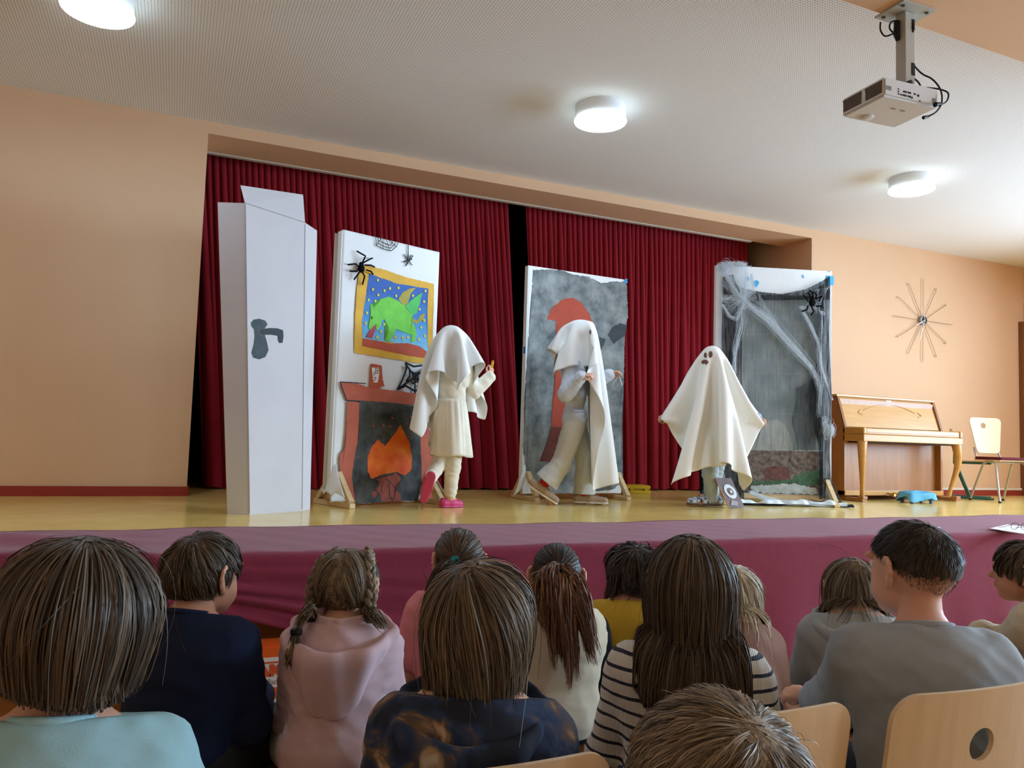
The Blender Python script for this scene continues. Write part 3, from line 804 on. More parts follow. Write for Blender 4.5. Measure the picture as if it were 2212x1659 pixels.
# ---- black gauze gate
def gate():
    a = at(1543, 1086, z=STAGE_Z); b = at(1793, 1092, z=STAGE_Z)
    P = Panel('haunted_gate_screen', 'screen hung with black gauze and white cobweb over a grey gate poster', a, b)
    tl = P.loc(1552, 574); tr = P.loc(1800, 585)
    w, h = P.w, (tl[1]+tr[1])/2
    fr = MB()
    fr.box((0.0, 0.004, 0.03), (0.045, 0.045, h-0.004)).box((w-0.045, 0.004, 0.03), (w, 0.045, h-0.004)).box((0.045, 0.004, h-0.05), (w-0.045, 0.045, h-0.004)).box((0.045, 0.004, 0.05), (w-0.045, 0.045, 0.095))
    fr.build('timber_frame', M_PINE, P.root)
    MB().box((0, -0.003, 0.09), (w, 0.002, h)).build('white_sheet', M_CANVAS, P.root)
    MB().box((-0.01, -0.004, 0.3), (-0.001, 0.05, h)).build('sheet_edge', M_CANVAS, P.root)
    MB().box((w+0.001, -0.004, 0.1), (w+0.01, 0.05, h)).build('sheet_edge', M_CANVAS, P.root)
    z = (1400, 540, 2.765)
    pc = lambda L: P.pts(L, *z)
    F0 = -0.003
    M_POST = mat('poster_grey', (116, 124, 126), 0.6, color2=(150, 158, 158), vscale=5, detail=8, bump=0.25, bscale=8)
    P.paint('gate_poster', pc([(545, 265), (1048, 275), (1045, 1200), (560, 1195)]), M_POST, 0.0, face=F0)
    P.stroke('poster_fold', [pc([(795, 275), (792, 1195)]), pc([(545, 500), (1045, 510)]), pc([(560, 735), (1045, 742)]), pc([(560, 975), (1045, 982)])], 0.006, mat('poster_fold_grey', (150, 154, 152), 0.6), face=F0)
    P.paint('poster_path', pc([(640, 1195), (670, 1080), (720, 1020), (770, 1012), (820, 1050), (850, 1120), (865, 1198)]), mat('poster_light_grey', (166, 168, 164), 0.6, vary=0.1, vscale=12), 0.002, face=F0)
    P.paint('stone_mural', pc([(560, 1195), (1045, 1203), (1040, 1466), (560, 1450)]), mat('mossy_stone_print', (48, 38, 36), 0.7, color2=(132, 114, 104), vscale=22, detail=8), 0.0, face=F0)
    P.paint('mural_stone', pc([(700, 1300), (830, 1295), (850, 1365), (770, 1380), (690, 1360)]), mat('mural_brick_red', (100, 62, 56), 0.7, vary=0.35, vscale=24), 0.010, face=F0)
    P.paint('mural_moss', pc([(910, 1330), (1030, 1310), (1035, 1400), (930, 1410), (880, 1390), (600, 1405), (640, 1385), (850, 1370)]), mat('mural_moss_green', (62, 92, 66), 0.7, vary=0.4, vscale=22), 0.010, face=F0)
    P.paint('mural_path', pc([(610, 1408), (880, 1395), (1000, 1425), (1010, 1462), (620, 1448)]), mat('mural_pale_grey', (172, 176, 172), 0.7, vary=0.25, vscale=18), 0.008, face=F0)
    for (poly) in ([(622, 190), (650, 180), (664, 195), (645, 225), (630, 215)], [(1062, 152), (1108, 158), (1106, 212), (1066, 208)], [(918, 148), (926, 150), (930, 168), (922, 166)], [(1070, 125), (1085, 126), (1080, 134)], [(588, 160), (606, 168), (600, 190), (590, 180)]):
        P.paint('blue_paint_spot', pc(poly), mat('sky_blue_paint', (80, 178, 226), 0.6), 0.001, face=F0, lift=0.004)
    # wooden feet
    for x in (0.03, w-0.05):
        f = MB().bar((x, -0.22, 0.02), (x, 0.28, 0.02), 0.05, 0.036).build('foot_rail', M_PINE, P.root, bevel=0.003)
        MB().bar((x, -0.19, 0.038), (x, -0.012, 0.24), 0.045, 0.04, up=(1, 0, 0)).build('brace', M_PINE, f)
        MB().bar((x, 0.25, 0.038), (x, 0.05, 0.24), 0.045, 0.04, up=(1, 0, 0)).build('brace', M_PINE, f)
        MB().ball((x-0.01, -0.13, 0.125), 0.004, 6, 4).ball((x+0.012, -0.115, 0.14), 0.004, 6, 4).build('screw', M_BLACKPAINT, f)
    # see-through black gauze
    def gauze(name, alpha, color=(14, 15, 18)):
        m = bpy.data.materials.new(name); m.use_nodes = True
        nt = m.node_tree; bs = nt.nodes['Principled BSDF']
        bs.inputs['Base Color'].default_value = lin(color); bs.inputs['Roughness'].default_value = 0.9
        tc = nt.nodes.new('ShaderNodeTexCoord'); mp = nt.nodes.new('ShaderNodeMapping'); mp.inputs['Scale'].default_value = (40, 40, 3)
        nt.links.new(tc.outputs['Object'], mp.inputs['Vector'])
        n = nt.nodes.new('ShaderNodeTexNoise'); n.inputs['Scale'].default_value = 1.6; n.inputs['Detail'].default_value = 5
        nt.links.new(mp.outputs['Vector'], n.inputs['Vector'])
        mr = nt.nodes.new('ShaderNodeMapRange'); mr.inputs['From Min'].default_value = 0.3; mr.inputs['From Max'].default_value = 0.7
        mr.inputs['To Min'].default_value = max(0, alpha-0.28); mr.inputs['To Max'].default_value = min(1, alpha+0.25)
        nt.links.new(n.outputs['Fac'], mr.inputs['Value']); nt.links.new(mr.outputs['Result'], bs.inputs['Alpha'])
        return m
    def drape(name, left, right, material, y0, amp, seed, rows=24, cols=14):
        """a hanging strip between two outlines given from top to bottom"""
        V = np.zeros((rows, cols, 3))
        lz = np.array(left); rz_ = np.array(right)
        def samp(pl, t):
            s = np.concatenate([[0], np.cumsum(np.linalg.norm(np.diff(pl, axis=0), axis=1))]); s /= s[-1]
            return np.array([np.interp(t, s, pl[:, 0]), np.interp(t, s, pl[:, 1])])
        for j in range(rows):
            t = j/(rows-1)
            l, r2 = samp(lz, t), samp(rz_, t)
            for i in range(cols):
                u = i/(cols-1)
                q = l+(r2-l)*u
                V[j, i] = (q[0]+0.006*math.sin(9*u+13*t+seed), y0 - amp*(0.5+0.5*math.sin(u*11+seed+2*math.sin(t*3+seed))) - amp*0.6*math.sin(t*9+u*3), max(0.012, q[1]+0.01*math.sin(u*23+seed)*(t > 0.95)))
        idx = np.arange(rows*cols).reshape(rows, cols)
        F = np.stack([idx[:-1, :-1], idx[1:, :-1], idx[1:, 1:], idx[:-1, 1:]], -1).reshape(-1, 4)
        return mesh_obj(name, V.reshape(-1, 3), F, material, P.root, True)
    G1, G2 = gauze('black_gauze_dense', 0.86), gauze('black_gauze_thin', 0.10, (60, 68, 70))
    drape('gauze_curtain', pc([(432, 165), (434, 600), (432, 1000), (440, 1300), (480, 1490)]), pc([(500, 150), (555, 300), (545, 700), (560, 1100), (575, 1490)]), G1, -0.016, 0.022, 1)
    drape('gauze_swag', pc([(440, 160), (560, 235), (660, 255), (790, 268), (930, 240), (1068, 165)]), pc([(445, 250), (560, 300), (660, 305), (790, 305), (930, 300), (1075, 300)]), G1, -0.03, 0.012, 2, 30, 8)
    drape('gauze_veil', pc([(545, 260), (560, 700), (600, 1000), (640, 1195)]), pc([(1050, 260), (1060, 700), (1000, 1050), (985, 1200)]), G2, -0.02, 0.012, 3, 24, 24)
    drape('gauze_curtain', pc([(985, 250), (1010, 600), (935, 850), (1000, 1180), (1010, 1480)]), pc([(1066, 165), (1072, 700), (1070, 1200), (1085, 1380), (1150, 1525)]), G1, -0.04, 0.02, 4)
    drape('gauze_veil', pc([(870, 830), (850, 1050), (880, 1195)]), pc([(1010, 750), (1000, 1000), (990, 1195)]), gauze('black_gauze_mid', 0.45, (30, 34, 36)), -0.035, 0.012, 5, 14, 10)
    gtrain = MB()
    V = np.zeros((6, 40, 3))
    for i in range(40):
        u = i/39
        x = 0.05 + u*(w+0.06)
        for j in range(6):
            a_ = j/5*math.pi
            V[j, i] = (x, -0.16 - 0.045*math.cos(a_) - 0.03*math.sin(u*7), 0.004+0.035*math.sin(a_)*(0.7+0.4*math.sin(u*19)))
    idx = np.arange(240).reshape(6, 40)
    F = np.stack([idx[:-1, :-1], idx[1:, :-1], idx[1:, 1:], idx[:-1, 1:]], -1).reshape(-1, 4)
    mesh_obj('gauze_train', V.reshape(-1, 3), F, mat('black_gauze_heap', (24, 24, 26), 0.95), P.root, True)
    # cobweb: teased white fibres along hung strands
    fib = []
    def web(path, width, n, seed, y=-0.05, wob=0.02, fray=0.35):
        width *= 1.5; n = int(n*0.62)
        r = np.random.default_rng(seed)
        pl = np.array(pc(path))
        s = np.concatenate([[0], np.cumsum(np.linalg.norm(np.diff(pl, axis=0), axis=1))]); s /= s[-1]
        for k in range(n):
            ts = np.linspace(0, 1, 16)
            if fray and r.random() < fray:
                c = r.random(); ts = np.clip(np.linspace(c-0.18, c+0.18, 12), 0, 1)
            off = r.normal(0, 0.42)*width
            p = np.stack([np.interp(ts, s, pl[:, 0]), np.full(len(ts), y), np.interp(ts, s, pl[:, 1])], -1)
            dr = np.gradient(p, axis=0); nrm = np.stack([-dr[:, 2], np.zeros(len(ts)), dr[:, 0]], -1)
            nrm /= np.maximum(np.linalg.norm(nrm, axis=1, keepdims=True), 1e-6)
            a_ = r.uniform(0, 6.28); fq = r.uniform(3, 14)
            pinch = 0.35+0.65*np.abs(np.sin(ts*math.pi*1.0+0.4))
            p = p + nrm*(off*pinch + wob*r.normal(0, .5)*np.sin(ts*fq+a_))[:, None]
            p[:, 1] += r.normal(0, 0.008) + 0.006*np.sin(ts*9+a_)
            p[:, 2] = np.maximum(p[:, 2], 0.006)
            fib.append((p, r.uniform(0.00025, 0.0008)))
    web([(425, 90), (470, 200), (520, 290), (600, 350), (700, 420), (800, 530), (900, 640), (980, 730), (1010, 850), (1010, 1000)], 0.034, 120, 11)
    web([(560, 90), (585, 200), (555, 300), (540, 480), (510, 600), (505, 740)], 0.04, 90, 12)
    web([(430, 100), (500, 95), (570, 95)], 0.03, 80, 13)
    web([(425, 300), (480, 290), (550, 285), (620, 240), (600, 150)], 0.025, 70, 14, wob=0.03)
    web([(430, 330), (470, 400), (520, 420), (560, 320)], 0.012, 60, 15)
    web([(520, 280), (570, 320), (640, 380)], 0.02, 60, 16)
    web([(905, 370), (950, 450), (1000, 560), (1015, 700), (1060, 840), (1080, 900)], 0.022, 90, 17)
    web([(1020, 370), (1025, 450), (1010, 620), (1020, 780), (1000, 950), (1030, 1060)], 0.02, 90, 18)
    web([(980, 350), (1030, 390)], 0.015, 50, 19)
    web([(450, 130), (540, 260), (560, 360)], 0.03, 70, 20, wob=0.04)
    web([(555, 1440), (650, 1480), (760, 1500), (900, 1500), (1000, 1520), (1120, 1510)], 0.02, 220, 21, y=-0.19, wob=0.012)
    rr_ = np.random.default_rng(77)
    def scatter(A, B, n, y=-0.052):
        """teased fibres between two edges"""
        A, B = np.array(pc(A)), np.array(pc(B))
        for _ in range(n):
            i, j = rr_.integers(len(A)-1), rr_.integers(len(B)-1)
            a_ = A[i]+(A[i+1]-A[i])*rr_.random(); b_ = B[j]+(B[j+1]-B[j])*rr_.random()
            ts = np.linspace(0, 1, 8)
            p = np.stack([a_[0]+(b_[0]-a_[0])*ts, np.full(8, y)+rr_.normal(0, 0.01), a_[1]+(b_[1]-a_[1])*ts-0.02*np.sin(ts*math.pi)*rr_.random()], -1)
            fib.append((p, rr_.uniform(0.0002, 0.0006)))
    scatter([(420, 90), (430, 200), (420, 320)], [(540, 290), (560, 310)], 70)
    scatter([(480, 90), (600, 100)], [(540, 290), (560, 310)], 70)
    scatter([(440, 300), (450, 370), (520, 420)], [(540, 290), (560, 310)], 60)
    scatter([(560, 160), (620, 240), (640, 300)], [(540, 290), (560, 310)], 60)
    scatter([(640, 260), (760, 450), (900, 640)], [(600, 340), (720, 470), (880, 650)], 60)
    scatter([(985, 240), (1060, 230)], [(900, 370), (1020, 390)], 60)
    # fluffy wads of the same fibre: curly tangles
    for (px_, py_, rx, rz2, cnt) in ((440, 105, 0.045, 0.04, 70), (480, 92, 0.04, 0.022, 40), (545, 92, 0.045, 0.02, 40), (1045, 1060, 0.045, 0.075, 130), (1075, 1085, 0.03, 0.05, 60), (1020, 385, 0.022, 0.018, 40), (905, 350, 0.02, 0.015, 30)):
        x, zz = pc([(px_, py_)])[0]
        for _ in range(cnt):
            t_ = np.linspace(0, 1, 18)
            o3 = rr_.normal(0, 0.35, 3)*np.array([rx, 0.02, rz2])
            p = np.stack([x+o3[0]+rx*0.75*np.sin(t_*rr_.uniform(4, 9)+rr_.uniform(0, 6.28)), -0.045+o3[1]+0.018*np.sin(t_*rr_.uniform(4, 9)+rr_.uniform(0, 6.28)), zz+o3[2]+rz2*0.75*np.sin(t_*rr_.uniform(4, 9)+rr_.uniform(0, 6.28))], -1)
            fib.append((p, rr_.uniform(0.0004, 0.0009)))
    V, F = [], []
    for p, rad in fib:
        t = np.gradient(p, axis=0); t /= np.maximum(np.linalg.norm(t, axis=1, keepdims=True), 1e-6)
        sdv = np.cross(t, np.array([0, 1.0, 0])); sdv /= np.maximum(np.linalg.norm(sdv, axis=1, keepdims=True), 1e-6)
        o_ = len(V)
        up = np.array([0, 1.0, 0])
        for k in range(3):
            a_ = 2*math.pi*k/3
            V.extend((p + (sdv*math.cos(a_) + up*math.sin(a_))*rad).tolist())
        n = len(p)
        for k in range(3):
            k2 = (k+1) % 3
            for i in range(n-1):
                F.append((o_+k*n+i, o_+k2*n+i, o_+k2*n+i+1, o_+k*n+i+1))
    M_WEB = mat('cobweb_white', (226, 234, 240), 0.9, sheen=0.3)
    mesh_obj('cobweb', np.array(V), np.array(F), M_WEB, P.root, kind='stuff')
    V = np.zeros((8, 60, 3))
    for i in range(60):
        u = i/59
        for j in range(8):
            a_ = j/7*math.pi
            rr = 0.022+0.012*math.sin(u*23)+0.006*math.sin(u*51)
            V[j, i] = (0.1+u*(w-0.08), -0.185 - rr*1.5*math.cos(a_) - 0.02*math.sin(u*6), 0.022+rr*math.sin(a_)*1.1)
    idx = np.arange(480).reshape(8, 60)
    F = np.stack([idx[:-1, :-1], idx[1:, :-1], idx[1:, 1:], idx[:-1, 1:]], -1).reshape(-1, 4)
    mesh_obj('cobweb_roll', V.reshape(-1, 3), F, M_WEB, P.root, True)
    return P
GT = gate()
gn = np.array([math.sin(GT.rz), -math.cos(GT.rz), 0])
gs = at(1743, 656, plane=(GT.a, GT.b))
rp = 0.036
def L2(x, y):
    q = at(1400+x/2.765, 540+y/2.765, plane=(GT.a, GT.b)) - gs
    return (-float(q@GT.t)/rp, float(q[2])/rp)
legdef = [[(925, 300), (900, 285), (912, 315)], [(930, 305), (935, 280), (942, 262)], [(945, 300), (955, 275), (970, 255)], [(960, 310), (975, 285), (975, 268)], [(975, 320), (990, 310), (1003, 288)], [(930, 345), (905, 345), (885, 350)], [(955, 350), (950, 380), (958, 402)], [(975, 345), (990, 375), (1012, 385)]]
legs = [[(L2(*q)[0], (0.9, 1.7, 1.0 if k == 2 else 1)[k if k < 3 else 2], L2(*q)[1]) for k, q in enumerate(ld)] for ld in legdef]
spider('black felt spider hanging at the upper right of the gauze gate screen', tuple(gs + gn*0.075), gn, (0, 0, 1), rp, legs)
# ------------------------------------------------------------------ upright piano
M_PIANO = mat('honey_oak_veneer', (196, 142, 70), rough=0.35, spec=0.5, vary=0.10, vscale=3.2, stretch=(1.0, 1.0, 9.0))
M_PIANO2 = mat('reddish_oak_veneer', (168, 112, 62), rough=0.4, spec=0.5, vary=0.12, vscale=3.0, stretch=(9.0, 9.0, 1.0))
M_PIANOEDGE = mat('brown_edge', (140, 88, 40), 0.4)
M_BRASS = mat('brass', (196, 160, 92), 0.3, metal=0.9)
def piano():
    x0 = at(1824, 960, y=5.95)[0]; x1 = at(2036, 960, y=5.95)[0]
    W = x1-x0
    y1 = WALL_Y-0.04-5.95
    root = empty('upright_piano', (x0, 5.95, STAGE_Z), 0, 'honey brown upright piano with curved front legs', 'piano')
    H = 1.075
    # side cheeks: slanted front above the keyboard
    prof = [(0.0, 0.05), (y1, 0.05), (y1, H), (0.11, H), (0.0, 0.745)]
    for x in (0.0, W-0.03):
        v = [(x, y, z) for y, z in prof] + [(x+0.03, y, z) for y, z in prof]
        n = len(prof)
        MB().add(v, [tuple(range(n)), tuple(range(2*n-1, n-1, -1))] + [(i, (i+1) % n, (i+1) % n+n, i+n) for i in range(n)]).build('side_panel', M_PIANO2, root)
    MB().box((-0.008, 0.095, H), (W+0.008, y1, H+0.022)).build('lid', M_PIANO, root, bevel=0.004)
    # slanted upper panel
    up = mesh_obj('upper_panel', [(0.03, 0.012, 0.76), (W-0.03, 0.012, 0.76), (W-0.03, 0.115, H), (0.03, 0.115, H), (0.03, 0.04, 0.76), (W-0.03, 0.04, 0.76), (W-0.03, 0.14, H), (0.03, 0.14, H)], [(0, 1, 2, 3), (7, 6, 5, 4), (0, 4, 5, 1), (1, 5, 6, 2), (2, 6, 7, 3), (3, 7, 4, 0)], M_PIANO, root)
    for x in (0.015, W-0.015):
        MB().bar((x, 0.0, 0.75), (x, 0.103, H), 0.03, 0.014, up=(0, -1, 0.3)).build('edge_moulding', M_PIANOEDGE, root)
    MB().box((0.03, 0.06, 0.10), (W-0.03, 0.085, 0.66)).build('lower_panel', M_PIANO2, root)
    MB().box((0.03, 0.09, 0.16), (W-0.03, y1-0.02, 1.05)).build('carcass', M_PIANO2, root)
    MB().box((0.0, -0.01, 0.05), (W, 0.09, 0.10)).build('plinth', M_PIANO, root, bevel=0.004)
    # keybed with fallboard
    kb = MB().box((0.0, -0.245, 0.61), (W, 0.02, 0.68)).build('keybed', M_PIANO, root, bevel=0.006)
    MB().box((0.045, -0.235, 0.68), (W-0.045, 0.015, 0.745)).build('fallboard', M_PIANO, root, bevel=0.01)
    MB().box((0.045, -0.2385, 0.700), (W-0.045, -0.234, 0.704)).build('fallboard_groove', M_PIANOEDGE, root)
    for x in (0.0, W-0.045):
        MB().box((x, -0.245, 0.68), (x+0.045, 0.03, 0.752)).build('cheek_block', M_PIANO, root, bevel=0.012)
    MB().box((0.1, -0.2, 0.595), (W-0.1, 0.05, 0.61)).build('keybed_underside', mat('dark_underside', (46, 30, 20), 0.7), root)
    MB().lathe([(0.006, 0), (0.006, -0.004)], (W*0.5, -0.236, 0.66), 10, 'y').build('lock', M_BRASS, root)
    # cabriole legs on blocks
    for x, sgn in ((0.045, -1), (W-0.05, 1)):
        pts, rad = [], []
        for k in range(15):
            t = k/14
            z = 0.61-0.555*t
            bow = 0.028*math.sin(t*math.pi*1.25+0.35) - 0.02*t
            pts.append((x+sgn*(bow), -0.185-bow*0.9, z))
            rad.append(0.033*(1-t)**1.2+0.0165 + 0.010*math.exp(-((t-0.97)/0.05)**2))
        lg = MB().tube(pts, rad, 10).build('leg', M_PIANO, root, True)
        MB().box((x-0.032, -0.225, 0.03), (x+0.032, -0.150, 0.058)).build('leg_block', M_PIANO2, lg, bevel=0.004)
        MB().bar((x, -0.215, 0.022), (x, 0.09, 0.022), 0.06, 0.035).build('toe_rail', M_PIANO2, root)
        MB().lathe([(0.014, 0), (0.014, 0.012)], (x, -0.17, 0.0), 10).build('castor', M_BRASS, root)
    for k in (-1, 0, 1):
        MB().tube([(W*0.47+k*0.085, -0.01, 0.075), (W*0.47+k*0.085, -0.06, 0.065), (W*0.47+k*0.085, -0.105, 0.06)], [0.008, 0.01, 0.016], 8).build('pedal', M_BRASS, root, True)
    # carved scroll on the upper panel and a small white paper on top of it
    def on_up(u, s):
        y = 0.012+(0.115-0.012)*s; z = 0.76+(H-0.76)*s
        return (u*W, y-0.003, z+0.001)
    for sgn in (-1, 1):
        arc = [on_up(0.5+sgn*(0.03+0.235*t), 0.80-0.24*t*t) for t in [i/10 for i in range(11)]]
        MB().tube(arc, [0.0035]*11, 6).build('scroll_carving', M_PIANO, root, True)
        cx = 0.5+sgn*0.29
        sc = [on_up(cx+sgn*(0.022*math.sin(a*1.0)+0.004*a), 0.56-0.032*a+0.02*math.cos(a*1.3)) for a in [i*0.45 for i in range(12)]]
        MB().tube(sc, [0.0045]*12, 6).build('scroll_carving', M_PIANO, root, True)
    a, b = on_up(0.497, 0.83), on_up(0.548, 0.97)
    mesh_obj('paper_note', [(a[0], a[1], a[2]), (b[0], a[1], a[2]), (b[0], b[1], b[2]), (a[0], b[1], b[2]), (a[0], a[1]+0.001, a[2]), (b[0], a[1]+0.001, a[2]), (b[0], b[1]+0.001, b[2]), (a[0], b[1]+0.001, b[2])], [(0, 1, 2, 3), (7, 6, 5, 4), (0, 4, 5, 1), (1, 5, 6, 2), (2, 6, 7, 3), (3, 7, 4, 0)], mat('white_paper', (240, 240, 238), 0.8), root)
piano()

# ------------------------------------------------------------------ wall clock with rays
def clock():
    c = at(1995, 692, y=WALL_Y-0.03)
    root = empty('sunburst_clock', (c[0], WALL_Y, c[2]), 0, 'large wall clock with thin metal rays and small end balls', 'clock')
    M_ROD = mat('bronze_rod', (176, 140, 104), 0.35, metal=0.7)
    MB().lathe([(0.055, 0), (0.055, -0.035), (0.046, -0.042)], (0, 0, 0), 24, 'y').build('clock_case', mat('chrome', (170, 172, 176), 0.25, metal=0.9), root, True)
    MB().lathe([(0.044, -0.042), (0.042, -0.046)], (0, 0, 0), 24, 'y').build('dial', mat('dark_dial', (36, 38, 48), 0.3), root, True)
    for k in range(12):
        a = math.radians(30*k+1)
        Lr = 0.51 if k % 3 == 0 else 0.475
        d = (math.sin(a), 0, math.cos(a))
        ry = MB().tube([(d[0]*0.05, -0.022, d[2]*0.05), (d[0]*Lr, -0.022, d[2]*Lr)], 0.0032, 6).build('ray', M_ROD, root)
        if k % 3:
            MB().ball((d[0]*Lr, -0.022, d[2]*Lr), 0.012, 10, 8).build('ball', mat('cream_ball', (226, 206, 180), 0.35), ry, True)
    hands = ((200, 0.26, 0.008), (243, 0.16, 0.010), (340, 0.16, 0.006))
    for (ang, Ln, wd) in hands:
        a = math.radians(ang)
        MB().bar((0, -0.052, 0), (math.sin(a)*Ln, -0.052, math.cos(a)*Ln), wd, 0.002, up=(0, 1, 0)).build('hand', mat('silver_hand', (225, 220, 212), 0.3, metal=0.6), root)
clock()

# ------------------------------------------------------------------ projector on its ceiling mount
def projector():
    base = at(1955, 28, z=3.46)
    root = empty('ceiling_projector', (base[0], base[1], 3.46), 0, 'white projector on a grey ceiling pole with black cables', 'projector')
    M_GREY = mat('grey_mount', (176, 176, 168), 0.5)
    M_PLAS = mat('white_projector_plastic', (216, 218, 220), 0.45, spec=0.4)
    M_VENT = mat('dark_vent', (72, 66, 62), 0.6)
    M_CABLE = mat('black_cable', (18, 18, 24), 0.5)
    rz = math.radians(-2)
    pl = MB().box((-0.11, -0.09, -0.010), (0.11, 0.09, 0.0)).build('mount_plate', M_GREY, root); pl.rotation_euler = (0, 0, rz)
    for (x, y) in ((-0.08, -0.06), (0.08, -0.06), (-0.08, 0.06), (0.08, 0.06)):
        MB().lathe([(0.009, -0.010), (0.009, -0.015)], (x, y, 0), 8).build('bolt', M_VENT, pl)
    dep = float((base-CAM)@_f)
    zb = at(1950, 195, depth=dep)[2]-3.46
    po = MB().box((-0.032, -0.03, zb), (0.032, 0.03, -0.01)).build('pole', M_GREY, root, bevel=0.003); po.rotation_euler = (0, 0, rz)
    MB().box((0.012, -0.0325, -0.10), (0.030, -0.0305, -0.045)).build('slot', M_CABLE, po)
    MB().box((0.008, -0.0325, zb+0.055), (0.030, -0.0305, zb+0.12)).build('slot', M_CABLE, po)
    # body of the projector: corners measured on its visible edges
    c1 = at(1915, 180, depth=dep-0.02)       # nearest upper edge corner
    ang = math.radians(-4)
    Lx, Ly, Hh = 0.35, 0.28, 0.098
    bz = zb-0.028
    cx, cy = at(1921, 237, depth=dep-0.02)[:2]-base[:2]
    def T(x, y, z):
        c, s = math.cos(ang), math.sin(ang)
        return (cx + x*c - y*s, cy + x*s + y*c, bz + z)
    def slab(name, lo, hi, m, parent, bev=0.0):
        mb = MB().box(lo, hi, bev)
        mb.v = [T(*v) for v in mb.v]
        return mb.build(name, m, parent, bool(bev))
    cs = slab('casing', (-Lx/2, -Ly/2, -Hh), (Lx/2, Ly/2, 0), M_PLAS, root, 0.01)
    # side vent (faces left) in slanted louvres, two fields
    for (y0, y1) in ((-Ly/2+0.012, -0.022), (0.004, Ly/2-0.014)):
        vt = slab('vent_field', (-Lx/2-0.0015, y0, -Hh+0.02), (-Lx/2+0.002, y1, -0.015), M_VENT, cs)
        k = int((y1-y0)/0.009)
        for i in range(k):
            yy = y0 + (i+0.5)*(y1-y0)/k
            mb = MB().bar((-Lx/2-0.002, yy-0.006, -Hh+0.021), (-Lx/2-0.002, yy+0.006, -0.016), 0.002, 0.0028, up=(1, 0, 0))
            mb.v = [T(*v) for v in mb.v]
            mb.build('louvre', mat('louvre_grey', (150, 138, 128), 0.5), vt)
    # socket side (faces the camera)
    fy = -Ly/2-0.001
    for i in range(3):
        slab('grille', (-Lx/2+0.012+i*0.012, fy-0.001, -0.066), (-Lx/2+0.021+i*0.012, fy+0.003, -0.045), mat('grille_grey', (150, 152, 156), 0.5), cs)
    for (x, z, w_, h_) in ((-0.085, -0.05, 0.006, 0.006), (-0.085, -0.062, 0.006, 0.006), (-0.085, -0.074, 0.006, 0.006), (-0.07, -0.075, 0.006, 0.007), (-0.058, -0.075, 0.006, 0.007), (-0.045, -0.056, 0.02, 0.008), (-0.017, -0.056, 0.02, 0.008), (-0.045, -0.075, 0.02, 0.008), (-0.017, -0.075, 0.02, 0.008), (0.018, -0.056, 0.009, 0.008), (0.0, -0.078, 0.006, 0.010), (0.04, -0.06, 0.01, 0.01), (0.05, -0.085, 0.008, 0.005)):
        slab('socket', (x-w_/2, fy-0.0015, z-h_/2), (x+w_/2, fy+0.003, z+h_/2), M_CABLE, cs)
    slab('grille', (Lx/2-0.04, fy-0.001, -0.085), (Lx/2-0.02, fy+0.003, -0.055), mat('grille_grey', (150, 152, 156), 0.5), cs)
    slab('screw_tab', (-0.03, -0.05, -Hh-0.004), (-0.008, -0.042, -Hh+0.001), mat('tab_grey', (150, 138, 128), 0.5), cs)
    slab('screw_tab', (0.03, -0.05, -Hh-0.004), (0.052, -0.042, -Hh+0.001), mat('tab_grey', (150, 138, 128), 0.5), cs)
    ln = MB().lathe([(0.03, -Hh+0.002), (0.03, -Hh-0.006), (0.022, -Hh-0.008)], (-0.06, 0.085, 0), 20); ln.v = [T(*v) for v in ln.v]; ln.build('foot_knob', M_PLAS, cs, True)
    # tilt bracket between pole and casing
    MB().box((-0.03, -0.03, zb-0.03), (0.03, 0.03, zb+0.004)).build('tilt_bracket', M_GREY, root).rotation_euler = (0, 0, rz)
    MB().lathe([(0.012, -0.05), (0.012, -0.03)], (-0.02, 0, zb+0.005), 10, 'y').build('bracket_knob', M_CABLE, root)
    def cable(px, d0=-0.05):
        pts = [at(x, y, depth=dep+dd)-np.array([base[0], base[1], 3.46]) for x, y, dd in px]
        out = []
        for i in range(len(pts)-1):
            p0, p1, p2, p3 = pts[max(i-1, 0)], pts[i], pts[i+1], pts[min(i+2, len(pts)-1)]
            for k in range(5):
                t = k/5
                out.append(0.5*((2*p1)+(-p0+p2)*t+(2*p0-5*p1+4*p2-p3)*t*t+(-p0+3*p1-3*p2+p3)*t**3))
        out.append(pts[-1])
        MB().tube(out, 0.0042, 7).build('cable', M_CABLE, root, True)
    cable([(1967, 133, 0), (1990, 158, -0.02), (2015, 172, -0.05), (2032, 195, -0.08), (2034, 222, -0.12), (2022, 242, -0.16), (2003, 252, -0.16)])
    cable([(1962, 160, -0.02), (1984, 178, -0.04), (1990, 195, -0.06), (1987, 206, -0.06)])
    cable([(1972, 200, -0.05), (1990, 190, -0.06), (2025, 192, -0.06), (2047, 200, -0.07), (2047, 215, -0.1), (2038, 224, -0.12), (2025, 226, -0.13)])
    cable([(1902, 48, 0.02), (1902, 65, 0.02), (1912, 78, 0.02), (1930, 72, 0.02), (1936, 60, 0.02), (1938, 50, 0.01)])
    cable([(1940, 44, 0.02), (1925, 48, 0.02), (1922, 62, 0.02), (1934, 75, 0.02), (1942, 90, 0.01)])
    cable([(1966, 44, -0.02), (1973, 55, -0.03), (1972, 70, -0.03)])
    pg = at(2026, 226, depth=dep-0.13)-np.array([base[0], base[1], 3.46])
    MB().tube([pg+np.array([-0.02, 0.0, -0.004]), pg+np.array([0.02, 0, 0.006])], [0.013, 0.009], 8).build('plug', M_CABLE, root)
    pg = at(2000, 253, depth=dep-0.16)-np.array([base[0], base[1], 3.46])
    MB().tube([pg+np.array([-0.018, 0.0, -0.006]), pg+np.array([0.018, 0, 0.006])], [0.009, 0.007], 8).build('plug', M_CABLE, root)
